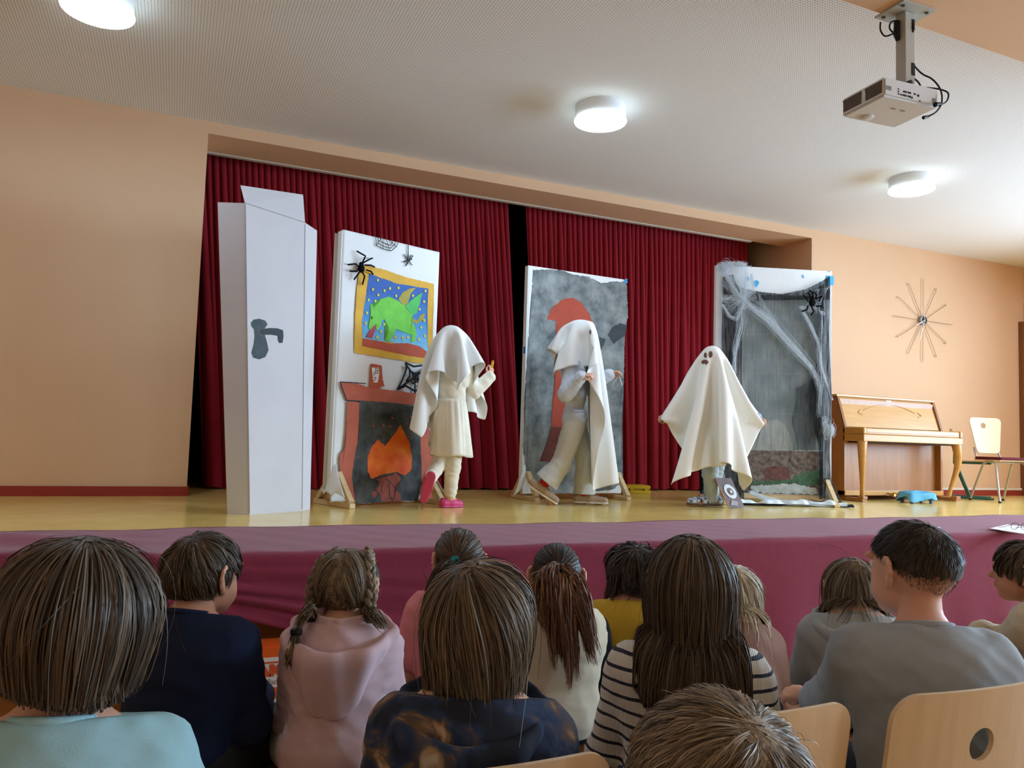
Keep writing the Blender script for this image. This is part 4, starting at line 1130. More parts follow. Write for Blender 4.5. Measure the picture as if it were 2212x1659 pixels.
    MB().tube([(-0.045, 0.01, -0.05), (-0.048, 0.012, -0.12), (-0.04, 0.01, -0.15)], [0.014, 0.016, 0.01], 8).build('cable_bundle', M_CABLE, root, True)
projector()

# ------------------------------------------------------------------ school chairs
M_BIRCH = mat('birch_plywood', (222, 190, 148), rough=0.42, spec=0.45, vary=0.06, vscale=4, stretch=(9, 1, 1))
M_PALEPLY = mat('pale_plywood', (226, 202, 158), rough=0.45, vary=0.05, vscale=4, stretch=(9, 1, 1))
M_GREENPIPE = mat('green_steel_tube', (36, 92, 82), rough=0.35, spec=0.5)
M_GREYPIPE = mat('grey_steel_tube', (176, 176, 170), rough=0.35, metal=0.5)
M_SEATWINE = mat('wine_seat_pad', (112, 30, 48), 0.8, bump=0.2, bscale=200)
M_RUBBER = mat('black_rubber', (26, 26, 28), 0.6)

def rounded(w, h, r, n=6, taper=0.0):
    """rounded panel outline in (x, z), lower edge at z = 0"""
    pts = []
    for (cx, cz, a0) in ((w/2-r, h-r, 0), (-w/2+r, h-r, 90), (-w/2+r+taper, r, 180), (w/2-r-taper, r, 270)):
        for k in range(n+1):
            a = math.radians(a0+90*k/n)
            pts.append((cx+r*math.cos(a), cz+r*math.sin(a)))
    return pts

def back_panel(name, w, h, material, parent, z0, y, lean, hole=None, curve=0.018, thick=0.009, r=0.05, taper=0.0):
    """bent plywood back with an optional round grip hole, built with real thickness"""
    out = rounded(w, h, r, 8, taper)
    bm = bmesh.new()
    ov = [bm.verts.new((x, 0, z)) for x, z in out]
    edges = [bm.edges.new((ov[i], ov[(i+1) % len(ov)])) for i in range(len(ov))]
    if hole:
        hx, hz, hr = hole
        hv = [bm.verts.new((hx+hr*math.cos(2*math.pi*k/24), 0, hz+hr*math.sin(2*math.pi*k/24))) for k in range(24)]
        edges += [bm.edges.new((hv[i], hv[(i+1) % 24])) for i in range(24)]
    bmesh.ops.triangle_fill(bm, use_beauty=True, edges=edges)
    if hole:
        kill = [f for f in bm.faces if (Vector(((f.calc_center_median().x-hx), 0, f.calc_center_median().z-hz))).length < hr*0.8]
        if kill: bmesh.ops.delete(bm, geom=kill, context='FACES_ONLY')
    for k in range(1, 12):
        xx = -w/2 + w*k/12
        bmesh.ops.bisect_plane(bm, geom=list(bm.verts)+list(bm.edges)+list(bm.faces), plane_co=(xx, 0, 0), plane_no=(1, 0, 0))
    r_ = bmesh.ops.extrude_face_region(bm, geom=list(bm.faces))
    for e in r_['geom']:
        if isinstance(e, bmesh.types.BMVert): e.co.y += thick
    bmesh.ops.recalc_face_normals(bm, faces=list(bm.faces))
    for v in bm.verts:
        v.co.y += curve*(1-(2*v.co.x/w)**2)*-1 + curve
        v.co.y -= lean*v.co.z
    mb = MB().from_bm(bm)
    mb.v = [(x, y+yy, z+z0) for x, yy, z in mb.v]
    return mb.build(name, material, parent)

def school_chair(loc, rz, label, wood, pipe, seat_z=0.42, back_h=0.30, back_w=0.37, top=0.80, hole=None, pad=None, style='cantilever', group=None, taper=0.0):
    root = empty('school_chair', loc, rz, label, 'chair', group)
    # local: sitter faces +y, backrest at y = -0.2
    back_panel('backrest', back_w, back_h, wood, root, top-back_h, -0.20, 0.16, hole, taper=taper)
    if style == 'cantilever':
        MB().box((-0.19, -0.18, seat_z-0.012), (0.19, 0.19, seat_z), 0.005).build('seat', wood, root, True)
        for s in (-1, 1):
            x = 0.165*s
            lg = MB().tube([(x*0.8, -0.176-0.16*(back_h-0.07), top-0.07), (x*0.85, -0.172-0.16*(back_h-0.2), top-0.20), (x, -0.17, seat_z-0.03), (x, -0.10, 0.22), (x, -0.03, 0.03)], 0.0125, 10).build('leg', pipe, root, True)
            MB().tube([(x, -0.21, 0.014), (x, 0.20, 0.014)], 0.0125, 10).build('floor_rail', pipe, root, True)
            MB().tube([(x, -0.17, seat_z-0.03), (x, 0.17, seat_z-0.028)], 0.0125, 10).build('seat_rail', pipe, root, True)
        MB().tube([(-0.165, 0.17, seat_z-0.028), (0.165, 0.17, seat_z-0.028)], 0.0115, 8).build('cross_rail', pipe, root, True)
    else:
        MB().box((-0.20, -0.18, seat_z-0.012), (0.20, 0.20, seat_z), 0.005).build('seat', wood, root, True)
        for s in (-1, 1):
            x = 0.18*s
            MB().tube([(x+0.03*s, 0.20, 0.012), (x, 0.12, seat_z-0.05), (x, 0.07, seat_z-0.02), (x, 0.0, seat_z-0.02), (x, -0.06, seat_z-0.05), (x+0.03*s, -0.22, 0.012)], 0.011, 10).build('leg', pipe, root, True)
            MB().tube([(x*0.85, 0.0, seat_z-0.02), (x*0.85, -0.19, seat_z+0.02), (x*0.8, -0.235, top-back_h+0.06)], 0.010, 8).build('back_support', pipe, root, True)
            for yy in (0.20, -0.22):
                MB().lathe([(0.014, 0), (0.014, 0.02)], (x+0.03*s, yy, 0.0), 10).build('foot_cap', M_RUBBER, root)
        MB().tube([(-0.15, 0.02, seat_z-0.03), (0.15, 0.02, seat_z-0.03)], 0.009, 8).build('cross_rail', pipe, root, True)
    if pad:
        MB().box((-0.205, -0.17, seat_z), (0.205, 0.215, seat_z+0.03), 0.012).build('seat_pad', pad, root, True)
    return root

# on the stage at the right edge
school_chair((at(2100, 1078, y=6.12)[0], 6.12, STAGE_Z), math.radians(-140), 'green tube framed chair half hidden behind the piano', M_BIRCH, M_GREENPIPE, seat_z=0.44, back_h=0.16, back_w=0.36, top=0.80, group='chairs on the stage')
school_chair((at(2165, 1078, y=5.68)[0], 5.68, STAGE_Z), math.radians(166), 'pale plywood chair with a wine red seat pad at the right edge', M_PALEPLY, M_GREYPIPE, seat_z=0.46, back_h=0.40, back_w=0.40, top=0.93, hole=(0.02, 0.31, 0.032), pad=M_SEATWINE, style='fourleg', group='chairs on the stage', taper=0.05)
# audience chairs in the foreground
M_CHAIRPIPE = mat('dark_steel_tube', (60, 62, 66), 0.4, metal=0.4)
school_chair((1.345, 1.18, 0), math.radians(-2), 'birch chair with a round grip hole behind the person in the grey sweater', M_BIRCH, M_CHAIRPIPE, top=0.815, back_h=0.30, back_w=0.40, hole=(0.0, 0.20, 0.03), group='audience chairs')
school_chair((0.90, 1.24, 0), math.radians(-2), 'birch chair behind the person in the striped pullover', M_BIRCH, M_CHAIRPIPE, top=0.80, back_h=0.30, back_w=0.40, group='audience chairs')
school_chair((0.475, 1.32, 0), math.radians(-2), 'birch chair behind the person in the tie-dye hoodie', M_BIRCH, M_CHAIRPIPE, top=0.742, back_h=0.28, back_w=0.40, group='audience chairs')

# ------------------------------------------------------------------ small things on the stage
def yellow_case():
    a = at(1353, 1062, z=STAGE_Z); 
    c = (4.62, 6.72, STAGE_Z)
    x0 = at(1350, 1058, y=6.75)[0]; x1 = at(1403, 1058, y=6.75)[0]
    root = empty('yellow_case', (x0, 6.75, STAGE_Z), math.radians(-6), 'flat yellow case lying on the floor beside the tower screen', 'case')
    m = mat('yellow_plastic', (206, 168, 30), 0.4)
    w = x1-x0
    MB().box((0, 0, 0), (w, 0.2, 0.045), 0.01).build('case_bottom', m, root, True)
    MB().box((0, 0, 0.048), (w, 0.2, 0.09), 0.01).build('case_lid', m, root, True)
    MB().box((0.006, 0.006, 0.043), (w-0.006, 0.194, 0.05)).build('seam', mat('dark_yellow_seam', (140, 110, 24), 0.5), root)
    MB().box((w*0.2, -0.005, 0.035), (w*0.2+0.03, 0.003, 0.058)).build('clasp', m, root)
    MB().box((w*0.75, -0.005, 0.035), (w*0.75+0.03, 0.003, 0.058)).build('clasp', m, root)
yellow_case()

def covered_stool():
    c = at(1980, 1084, y=5.62)
    root = empty('footstool', (c[0], 5.62, STAGE_Z), math.radians(-12), 'low stool covered by a light blue cloth in front of the piano', 'stool')
    m = mat('light_blue_cloth', (96, 168, 204), 0.7, vary=0.08, vscale=10)
    blue = mat('blue_leg', (60, 110, 170), 0.5)
    for x in (-0.11, 0.11):
        for y in (-0.07, 0.07):
            MB().tube([(x, y, 0), (x*0.96, y*0.96, 0.08)], [0.016, 0.014], 8).build('leg', blue, root, True)
    MB().box((-0.13, -0.085, 0.075), (0.13, 0.085, 0.105), 0.01).build('seat_board', blue, root, True)
    nu, nv = 48, 14
    V = np.zeros((nv, nu, 3))
    for i in range(nu):
        a = 2*math.pi*i/nu
        ca, sa = math.cos(a), math.sin(a)
        rx = 0.145/max(abs(ca), abs(sa)*0.9, 0.75); ry = 0.105/max(abs(sa), abs(ca)*0.9, 0.75)
        drop = 0.075 + 0.02*math.sin(3*a+1) + (0.01 if abs(math.sin(2*a)) > 0.8 else -0.012)
        for j in range(nv):
            t = j/(nv-1)
            if t < 0.5:
                k = t/0.5
                V[j, i] = (ca*rx*k, sa*ry*k, 0.112+0.022*math.sin(a*2+3*k)*k*(1-k)*2 + 0.012*(1-k) - 0.006*k)
            else:
                k = (t-0.5)/0.5
                fl = 1+0.10*k*math.sin(5*a+0.6)+0.10*k
                V[j, i] = (ca*rx*fl, sa*ry*fl, max(0.012, 0.106-drop*k))
    idx = np.arange(nu*nv).reshape(nv, nu)
    nx = np.roll(idx, -1, axis=1)
    F = np.stack([idx[:-1], idx[1:], nx[1:], nx[:-1]], -1).reshape(-1, 4)
    o = mesh_obj('cloth_cover', V.reshape(-1, 3), F, m, root, True)
    o.modifiers.new('thickness', 'SOLIDIFY').thickness = 0.003
covered_stool()

def picture_board():
    a = at(1574, 1098, z=STAGE_Z); b = at(1612, 1098, z=STAGE_Z)
    root = empty('picture_board', (a[0], a[1], STAGE_Z), math.atan2(b[1]-a[1], b[0]-a[0])+0.1, 'small dark brown picture board with a white ring leaning on the gate screen foot', 'board')
    w = float(np.linalg.norm(b-a)); L = 0.30
    m = mat('brown_print', (70, 48, 46), 0.45, color2=(112, 74, 66), vscale=9)
    tx, tz = -0.10, 0.245     # lean to the left and back
    def Q(u, v, lift=0): return (u*w + tx*v, 0.06*v - lift, 0.003 + tz*v)
    def quad(pts, name, mm, lift):
        k = len(pts)
        v = [Q(*p, lift) for p in pts] + [Q(*p, lift-0.004) for p in pts]
        return mesh_obj(name, v, [tuple(range(k)), tuple(range(2*k-1, k-1, -1))]+[(i, i+k, (i+1) % k+k, (i+1) % k) for i in range(k)], mm, root)
    quad([(0, 0), (1, 0), (1, 1), (0, 1)], 'board', m, 0.0)
    wh = mat('print_white', (206, 208, 212), 0.5)
    cir = lambda cu, cv, r, n=20: [(cu+r*math.cos(2*math.pi*k/n), cv+r*1.0*math.sin(2*math.pi*k/n)*w/tz) for k in range(n)]
    quad(cir(0.55, 0.55, 0.34), 'printed_ring', wh, 0.0045)
    quad(cir(0.55, 0.55, 0.17), 'printed_ring_centre', MATS['brown_print'], 0.009)
    quad(cir(0.55, 0.55, 0.07), 'printed_dot', wh, 0.0135)
    quad([(0.18, 0.1), (0.6, 0.06), (0.72, 0.2), (0.4, 0.27)], 'printed_shape', mat('print_grey', (150, 140, 140), 0.5), 0.0045)
    quad([(0, 0), (0.03, 0), (0.03, 1), (0, 1)], 'board_rim', mat('copper_rim', (190, 120, 96), 0.5), 0.005)
picture_board()

def paper_and_glasses():
    pts = [at(x, y, z=STAGE_Z+0.022) for x, y in ((2138, 1141), (2176, 1134), (2230, 1142), (2236, 1156), (2183, 1150))]
    c = sum(pts)/5
    m = MATS['white_paper']
    n = len(pts)
    v = [p-c+np.array([0, 0, 0.004*((i*7) % 3)]) for i, p in enumerate(pts)]
    v += [p-np.array([0, 0, 0.003]) for p in v[:n]]
    o = mesh_obj('paper_sheets', v, [tuple(range(n)), tuple(range(2*n-1, n-1, -1))]+[(i, i+n, (i+1) % n+n, (i+1) % n) for i in range(n)], m, None)
    o.location = tuple(c); tag(o, 'white sheets of paper lying on the maroon stage cloth', 'paper')
    g = at(2203, 1146, z=STAGE_Z+0.03)
    root = empty('eyeglasses', (g[0], g[1], STAGE_Z+0.034), math.radians(-20), 'thin wire eyeglasses lying on the white paper', 'glasses')
    mm = mat('dark_wire', (50, 40, 46), 0.4)
    for s in (-1, 1):
        MB().tube([(s*0.034+0.025*math.cos(2*math.pi*k/20), -0.008*math.sin(2*math.pi*k/20), 0.024+0.022*math.sin(2*math.pi*k/20)) for k in range(21)], 0.0016, 6, False).build('rim', mm, root, True)
        MB().tube([(s*0.06, 0, 0.03), (s*0.062, 0.06, 0.012), (s*0.06, 0.12, 0.002)], 0.0016, 6).build('temple', mm, root, True)
    MB().tube([(-0.010, 0, 0.028), (0, -0.002, 0.033), (0.010, 0, 0.028)], 0.0015, 6).build('bridge', mm, root, True)
paper_and_glasses()

# ------------------------------------------------------------------ orange box below the stage edge, benches
def orange_box():
    y = 3.30
    p = at(572, 1395, y=y); q = at(632, 1410, y=y)
    x1 = at(640, 1440, y=y)[0]
    W, H, Dp = 0.50, p[2]-0.0, 0.12
    root = empty('orange_box', (x1-W, y, 0), 0, 'orange box with a white lettered label under the stage edge', 'box')
    m = mat('orange_plastic', (226, 92, 28), 0.5)
    b = MB().box((0, 0, 0.0), (W, Dp, H), 0.008).build('box_body', m, root, True)
    lx1 = at(621, 1440, y=y)[0]-(x1-W)
    zt = at(610, 1418, y=y)[2]; zb = at(615, 1482, y=y)[2]
    MB().box((lx1-0.36, -0.002, zb), (lx1, 0.001, zt)).build('label', mat('label_white', (222, 214, 208), 0.6), root)
    mt = mat('label_orange', (206, 84, 40), 0.6)
    def text(s, x, z, size, m_, bold=0.0):
        cu = bpy.data.curves.new('lettering', 'FONT')
        cu.body = s; cu.size = size; cu.extrude = 0.0004; cu.align_x = 'RIGHT'; cu.offset = bold
        tmp = bpy.data.objects.new('lettering_curve', cu); COL.objects.link(tmp)
        me = bpy.data.meshes.new_from_object(tmp.evaluated_get(bpy.context.evaluated_depsgraph_get()))
        bpy.data.objects.remove(tmp)
        me.materials.clear(); me.materials.append(m_)
        o = bpy.data.objects.new('lettering', me); COL.objects.link(o)
        o.parent = root; o.location = (x, -0.003, z); o.rotation_euler = (math.radians(90), 0, 0)
        return o
    h = zt-zb
    text('DAK', lx1-0.018, zb+h*0.40, h*0.50, mt, 0.004).scale = (1.35, 1, 1)
    text('Gesundheit', lx1-0.018, zb+h*0.10, h*0.28, mat('label_grey', (168, 148, 140), 0.6))
    MB().box((lx1-0.26, -0.003, zb+h*0.80), (lx1-0.018, -0.0015, zb+h*0.86)).build('label_bar', mt, root)
orange_box()

M_BENCH = mat('brown_bench_wood', (150, 92, 48), 0.45, vary=0.12, vscale=4, stretch=(1, 9, 9))
def bench(x0, x1, y, z, label):
    root = empty('bench', ((x0+x1)/2, y, 0), 0, label, 'bench', 'gym benches')
    L = (x1-x0)/2
    for k in (-1, 1):
        MB().box((-L, 0.004 if k > 0 else -0.135, z-0.03), (L, 0.135 if k > 0 else -0.004, z), 0.004).build('seat_plank', M_BENCH, root)
    for k in (-0.8, 0.8):
        MB().box((k*L-0.02, -0.12, 0), (k*L+0.02, 0.12, z-0.03)).build('bench_leg', M_BENCH, root)
    MB().box((-L*0.8+0.02, -0.015, z*0.35), (L*0.8-0.02, 0.015, z*0.35+0.08)).build('stretcher', M_BENCH, root)
# ------------------------------------------------------------------ bodies as smooth blended volumes
def cap(a, b, r0, r1=None):
    return ('c', np.array(a, float), np.array(b, float), r0, r0 if r1 is None else r1)
def ell(c, r, R=None):
    return ('e', np.array(c, float), np.array(r, float), R)

def sdf_of(p, P):
    if p[0] == 'c':
        _, a, b, r0, r1 = p
        ab = b-a
        t = np.clip(((P-a)@ab)/max(ab@ab, 1e-9), 0, 1)
        return np.linalg.norm(P-(a+t[..., None]*ab), axis=-1) - (r0+(r1-r0)*t)
    _, c, r, R = p
    q = P-c
    if R is not None: q = q@R           # columns of R are the local axes
    k0 = np.linalg.norm(q/r, axis=-1); k1 = np.linalg.norm(q/(r*r), axis=-1)
    return k0*(k0-1)/np.maximum(k1, 1e-6)

def bounds(p, pad):
    if p[0] == 'c':
        r = max(p[3], p[4])+pad
        return np.minimum(p[1], p[2])-r, np.maximum(p[1], p[2])+r
    r = (p[2].max() if p[3] is not None else p[2])+pad
    return p[1]-r, p[1]+r

def surface(prims, voxel, k=0.02, iso=0.0, wrinkle=0.0, seed=0, cuts=(), minus=(), wr_scale=1.0):
    """blend the volumes and mesh the level set (surface nets); returns verts, quads"""
    pad = abs(iso)+k+2.5*voxel+wrinkle
    los, his = zip(*[bounds(p, pad) for p in prims])
    lo = np.min(los, axis=0); hi = np.max(his, axis=0)
    n = np.maximum(np.ceil((hi-lo)/voxel).astype(int)+1, 4)
    D = np.full(n, 1.0, dtype=np.float32)
    ax = [lo[i]+voxel*np.arange(n[i]) for i in range(3)]
    for p in prims:
        a, b = bounds(p, pad)
        i0 = np.maximum(((a-lo)/voxel).astype(int), 0); i1 = np.minimum(np.ceil((b-lo)/voxel).astype(int)+1, n)
        P = np.stack(np.meshgrid(ax[0][i0[0]:i1[0]], ax[1][i0[1]:i1[1]], ax[2][i0[2]:i1[2]], indexing='ij'), -1)
        d = sdf_of(p, P).astype(np.float32)
        s = D[i0[0]:i1[0], i0[1]:i1[1], i0[2]:i1[2]]
        h = np.clip(0.5+0.5*(s-d)/k, 0, 1)
        D[i0[0]:i1[0], i0[1]:i1[1], i0[2]:i1[2]] = s*(1-h)+d*h-k*h*(1-h)
    need = wrinkle > 0 or len(cuts) or len(minus)
    if need:
        P = np.stack(np.meshgrid(*ax, indexing='ij'), -1)
        if wrinkle > 0:
            r = np.random.default_rng(seed+100)
            w = np.zeros(n, dtype=np.float32)
            for q in range(7):
                kv = r.normal(0, 1, 3)*np.array([34, 34, 46])*wr_scale*(0.6+0.22*q)
                kv2 = r.normal(0, 1, 3)*14*wr_scale
                ph = r.uniform(0, 6.28)
                base = P@kv + ph + 1.6*np.sin(P@kv2+r.uniform(0, 6.28))
                w += (1-np.abs(np.sin(base*0.5))*1.6)*(1/(1+0.35*q))
            D = D - wrinkle*(w/3.2).astype(np.float32)
        D = D-iso
        for m in minus:
            D = np.maximum(D, -sdf_of(m, P))
        for (o, nn) in cuts:
            D = np.maximum(D, (P-np.array(o))@np.array(nn))
    else:
        D = D-iso
    S = D < 0
    c = [S[x:n[0]-1+x, y:n[1]-1+y, z:n[2]-1+z] for x in (0, 1) for y in (0, 1) for z in (0, 1)]
    cnt = sum(q.astype(np.int8) for q in c)
    act = (cnt > 0) & (cnt < 8)
    idx = np.argwhere(act)
    if len(idx) == 0: return np.zeros((0, 3)), np.zeros((0, 4), int)
    vid = np.full(act.shape, -1, dtype=np.int64); vid[tuple(idx.T)] = np.arange(len(idx))
    corners = np.array([(x, y, z) for x in (0, 1) for y in (0, 1) for z in (0, 1)])
    vals = np.stack([D[idx[:, 0]+q[0], idx[:, 1]+q[1], idx[:, 2]+q[2]] for q in corners], -1)
    acc = np.zeros((len(idx), 3)); num = np.zeros(len(idx))
    for i in range(8):
        for j in range(i+1, 8):
            if np.abs(corners[i]-corners[j]).sum() != 1: continue
            a, b = vals[:, i], vals[:, j]
            m = (a < 0) != (b < 0)
            t = np.where(m, a/np.where(m, a-b, 1), 0)
            pt = corners[i]+(corners[j]-corners[i])*t[:, None]
            acc += np.where(m[:, None], pt, 0); num += m
    V = lo+voxel*(idx+acc/num[:, None])
    F = []
    for axis in range(3):
        sl0 = [slice(None)]*3; sl1 = [slice(None)]*3
        sl0[axis] = slice(0, n[axis]-1); sl1[axis] = slice(1, n[axis])
        A, B = S[tuple(sl0)], S[tuple(sl1)]
        e = np.argwhere(A != B)
        o1, o2 = (axis+1) % 3, (axis+2) % 3
        ok = (e[:, o1] > 0) & (e[:, o2] > 0) & (e[:, o1] < n[o1]-1) & (e[:, o2] < n[o2]-1)
        e = e[ok]
        flip = A[tuple(e.T)]
        u = np.zeros(3, int); v = np.zeros(3, int); u[o1] = 1; v[o2] = 1
        q = np.stack([vid[tuple((e-u-v).T)], vid[tuple((e-v).T)], vid[tuple(e.T)], vid[tuple((e-u).T)]], -1)
        q[~flip] = q[~flip][:, ::-1]
        F.append(q)
    F = np.concatenate(F)
    F = F[(F >= 0).all(axis=1)]
    return V, F

def blob(name, prims, voxel, material, parent, **kw):
    V, F = surface(prims, voxel, **kw)
    return mesh_obj(name, V, F, material, parent, True)

def join(parts):
    Vs, Fs, o = [], [], 0
    for V, F in parts:
        Vs.append(V); Fs.append(F+o); o += len(V)
    return np.concatenate(Vs), np.concatenate(Fs)

def rot(yaw=0, pitch=0, roll=0):
    """head frame: columns right, forward, up; yaw to the left, pitch up, roll to the right ear"""
    cy, sy = math.cos(yaw), math.sin(yaw)
    cp, sp_ = math.cos(pitch), math.sin(pitch)
    cr, sr = math.cos(roll), math.sin(roll)
    Rz = np.array([[cy, -sy, 0], [sy, cy, 0], [0, 0, 1]])
    Rx = np.array([[1, 0, 0], [0, cp, -sp_], [0, sp_, cp]])
    Ry = np.array([[cr, 0, sr], [0, 1, 0], [-sr, 0, cr]])
    return Rz@Rx@Ry

def head_prims(C, R, s=1.0, lift_chin=0.0):
    g = lambda x, y, z: C + R@(np.array([x, y, z])*s)
    e = lambda c, r: ell(g(*c), np.array(r)*s, R)
    P = [e((0, -0.012, 0.022), (0.073, 0.091, 0.080)), e((0, 0.024, -0.022), (0.060, 0.066, 0.080)),
         e((0, 0.050, -0.078), (0.034, 0.032, 0.026)), e((0.036, 0.030, -0.045), (0.028, 0.04, 0.04)), e((-0.036, 0.030, -0.045), (0.028, 0.04, 0.04)),
         e((0, 0.084, 0.022), (0.048, 0.012, 0.012))]
    fine = [cap(g(0, 0.084, 0.006), g(0, 0.100, -0.022), 0.008*s, 0.0115*s), e((0, 0.0855, -0.048), (0.020, 0.008, 0.0055)), e((0, 0.084, -0.058), (0.017, 0.008, 0.0060))]
    for k in (-1, 1):
        ER = R@rot(k*math.radians(26), 0, 0)
        fine.append(('e', g(0.0775*k, -0.014, -0.004), np.array((0.0055, 0.0175, 0.030))*s, ER))
        rim = [(0.077, 0.002, 0.022), (0.083, -0.012, 0.031), (0.090, -0.027, 0.022), (0.091, -0.031, 0.004), (0.086, -0.024, -0.016), (0.078, -0.008, -0.034)]
        for u, v in zip(rim[:-1], rim[1:]):
            fine.append(cap(g(u[0]*k, u[1], u[2]), g(v[0]*k, v[1], v[2]), 0.0045*s, 0.0045*s))
    return P, fine

def hand_prims(W, d, n, s=1.0, curl=0.5, side=1):
    """W wrist, d towards the fingers, n back of the hand; side +1: thumb along d x n"""
    d = np.array(d, float); d /= np.linalg.norm(d)
    n = np.array(n, float); n -= d*(n@d); n /= np.linalg.norm(n)
    t = np.cross(d, n)*side
    W = np.array(W, float)
    g = lambda a, b, c: W + (d*a + t*b + n*c)*s
    P = [cap(g(-0.01, 0, 0), g(0.025, 0, 0), 0.017*s, 0.018*s)]
    R = np.stack([d, t, n], 1)
    P.append(('e', g(0.042, 0, 0), np.array((0.036, 0.031, 0.014))*s, R))
    for b, L, a0 in ((0.024, 0.050, 0.070), (0.008, 0.056, 0.074), (-0.008, 0.052, 0.072), (-0.023, 0.042, 0.064)):
        p = np.array([a0-0.006, b, 0.0]); ang = 0.0
        for seg, (fr, cu) in enumerate(((0.45, 0.55), (0.32, 1.0), (0.23, 0.8))):
            ang += curl*cu
            q = p + np.array([math.cos(ang), 0, -math.sin(ang)])*L*fr
            P.append(cap(g(*p), g(*q), (0.0085-seg*0.0008)*s, (0.0080-seg*0.0008)*s)); p = q
    p = np.array([0.018, 0.024, -0.004])
    for (dx, dy, dz, r) in ((0.020, 0.016, -0.010*curl-0.004, 0.0100), (0.020, 0.006-0.010*curl, -0.016*curl, 0.0092), (0.016, -0.002-0.012*curl, -0.012*curl, 0.0084)):
        q = p+np.array([dx, dy, dz]); P.append(cap(g(*p), g(*q), r*s, (r-0.0006)*s)); p = q
    return P

M_SKIN = mat('skin_light', (226, 172, 146), rough=0.55, spec=0.3, vary=0.04, vscale=20)
M_SKIN2 = mat('skin_tan', (196, 140, 112), rough=0.55, spec=0.3, vary=0.04, vscale=20)
M_EYE = mat('eye_white', (230, 228, 224), 0.3)
M_IRIS = mat('eye_dark', (50, 36, 28), 0.25)

def face_parts(root, C, R, s):
    for k in (-1, 1):
        c = C+R@(np.array([0.028*k, 0.0755, 0.004])*s)
        o = MB().ball(c, 0.0105*s, 10, 8).build('eye', M_EYE, root, True)
        c2 = C+R@(np.array([0.028*k, 0.0845, 0.004])*s)
        MB().ball(c2, 0.0045*s, 8, 6).build('iris', M_IRIS, o, True)

def colliders_push(P, prims, margin):
    """push points out of capsules and ellipsoids"""
    for p in prims:
        if p[0] == 'c':
            _, a, b, r0, r1 = p
            ab = b-a
            t = np.clip(((P-a)@ab)/max(ab@ab, 1e-9), 0, 1)
            q = a+t[..., None]*ab
            v = P-q; L = np.linalg.norm(v, axis=-1); r = r0+(r1-r0)*t+margin
            m = L < r
            if m.any(): P[m] = q[m]+v[m]/np.maximum(L[m], 1e-6)[:, None]*(r[m][:, None] if hasattr(r, '__len__') else r)
        else:
            _, c, r, R = p
            v = P-c
            w = v@R if R is not None else v
            rr = r+(margin if not hasattr(margin, '__len__') else margin[:, None])
            k = np.linalg.norm(w/rr, axis=-1)
            m = k < 1
            if m.any():
                w2 = w[m]/np.maximum(k[m], 1e-3)[:, None]
                P[m] = c + (w2@R.T if R is not None else w2)
    return P

# ------------------------------------------------------------------ hair
def hair_material(name, dark, light):
    if name in MATS: return MATS[name]
    m = bpy.data.materials.new(name); m.use_nodes = True
    nt = m.node_tree; b = nt.nodes['Principled BSDF']
    g = nt.nodes.new('ShaderNodeNewGeometry')
    cr = nt.nodes.new('ShaderNodeValToRGB')
    cr.color_ramp.elements[0].color = lin(dark); cr.color_ramp.elements[1].color = lin(light)
    e = cr.color_ramp.elements.new(0.6); e.color = tuple((np.array(lin(dark))*0.55+np.array(lin(light))*0.45))
    nt.links.new(g.outputs['Random Per Island'], cr.inputs['Fac'])
    nt.links.new(cr.outputs['Color'], b.inputs['Base Color'])
    b.inputs['Roughness'].default_value = 0.48
    b.inputs['Specular IOR Level'].default_value = 0.35
    MATS[name] = m
    return m

def ribbons(P, width, center, r, twist=0.35):
    """strand paths (n, k, 3) to flat tapered locks that face away from the head axis"""
    n, k, _ = P.shape
    T = np.gradient(P, axis=1); T /= np.maximum(np.linalg.norm(T, axis=-1, keepdims=True), 1e-7)
    N = P-center; N /= np.maximum(np.linalg.norm(N, axis=-1, keepdims=True), 1e-7)
    N = N + r.normal(0, twist, (n, 1, 3))
    B = np.cross(T, N); B /= np.maximum(np.linalg.norm(B, axis=-1, keepdims=True), 1e-7)
    prof = np.interp(np.linspace(0, 1, k), [0, 0.12, 0.7, 1], [0.6, 1, 0.9, 0.25])
    w = (np.asarray(width).reshape(-1, 1)*prof[None])[..., None]
    V = np.stack([P-B*w, P+B*w], 2).reshape(-1, 3)
    i = np.arange(n)[:, None]*k*2 + np.arange(k-1)[None]*2
    F = np.stack([i, i+1, i+3, i+2], -1).reshape(-1, 4)
    return V, F

def scalp_points(n, r, front=0.50, side=-0.12, back=-0.80):
    out = []
    while sum(len(o) for o in out) < n:
        d = r.normal(0, 1, (n*2, 3)); d /= np.linalg.norm(d, axis=1, keepdims=True)
        az = np.degrees(np.arctan2(np.abs(d[:, 0]), d[:, 1]))     # 0 front, 180 back
        lim = np.interp(az, [0, 40, 65, 95, 120, 180], [front, front*0.9, 0.30, side, back*0.6, back])
        out.append(d[d[:, 2] > lim])
    return np.concatenate(out)[:n]

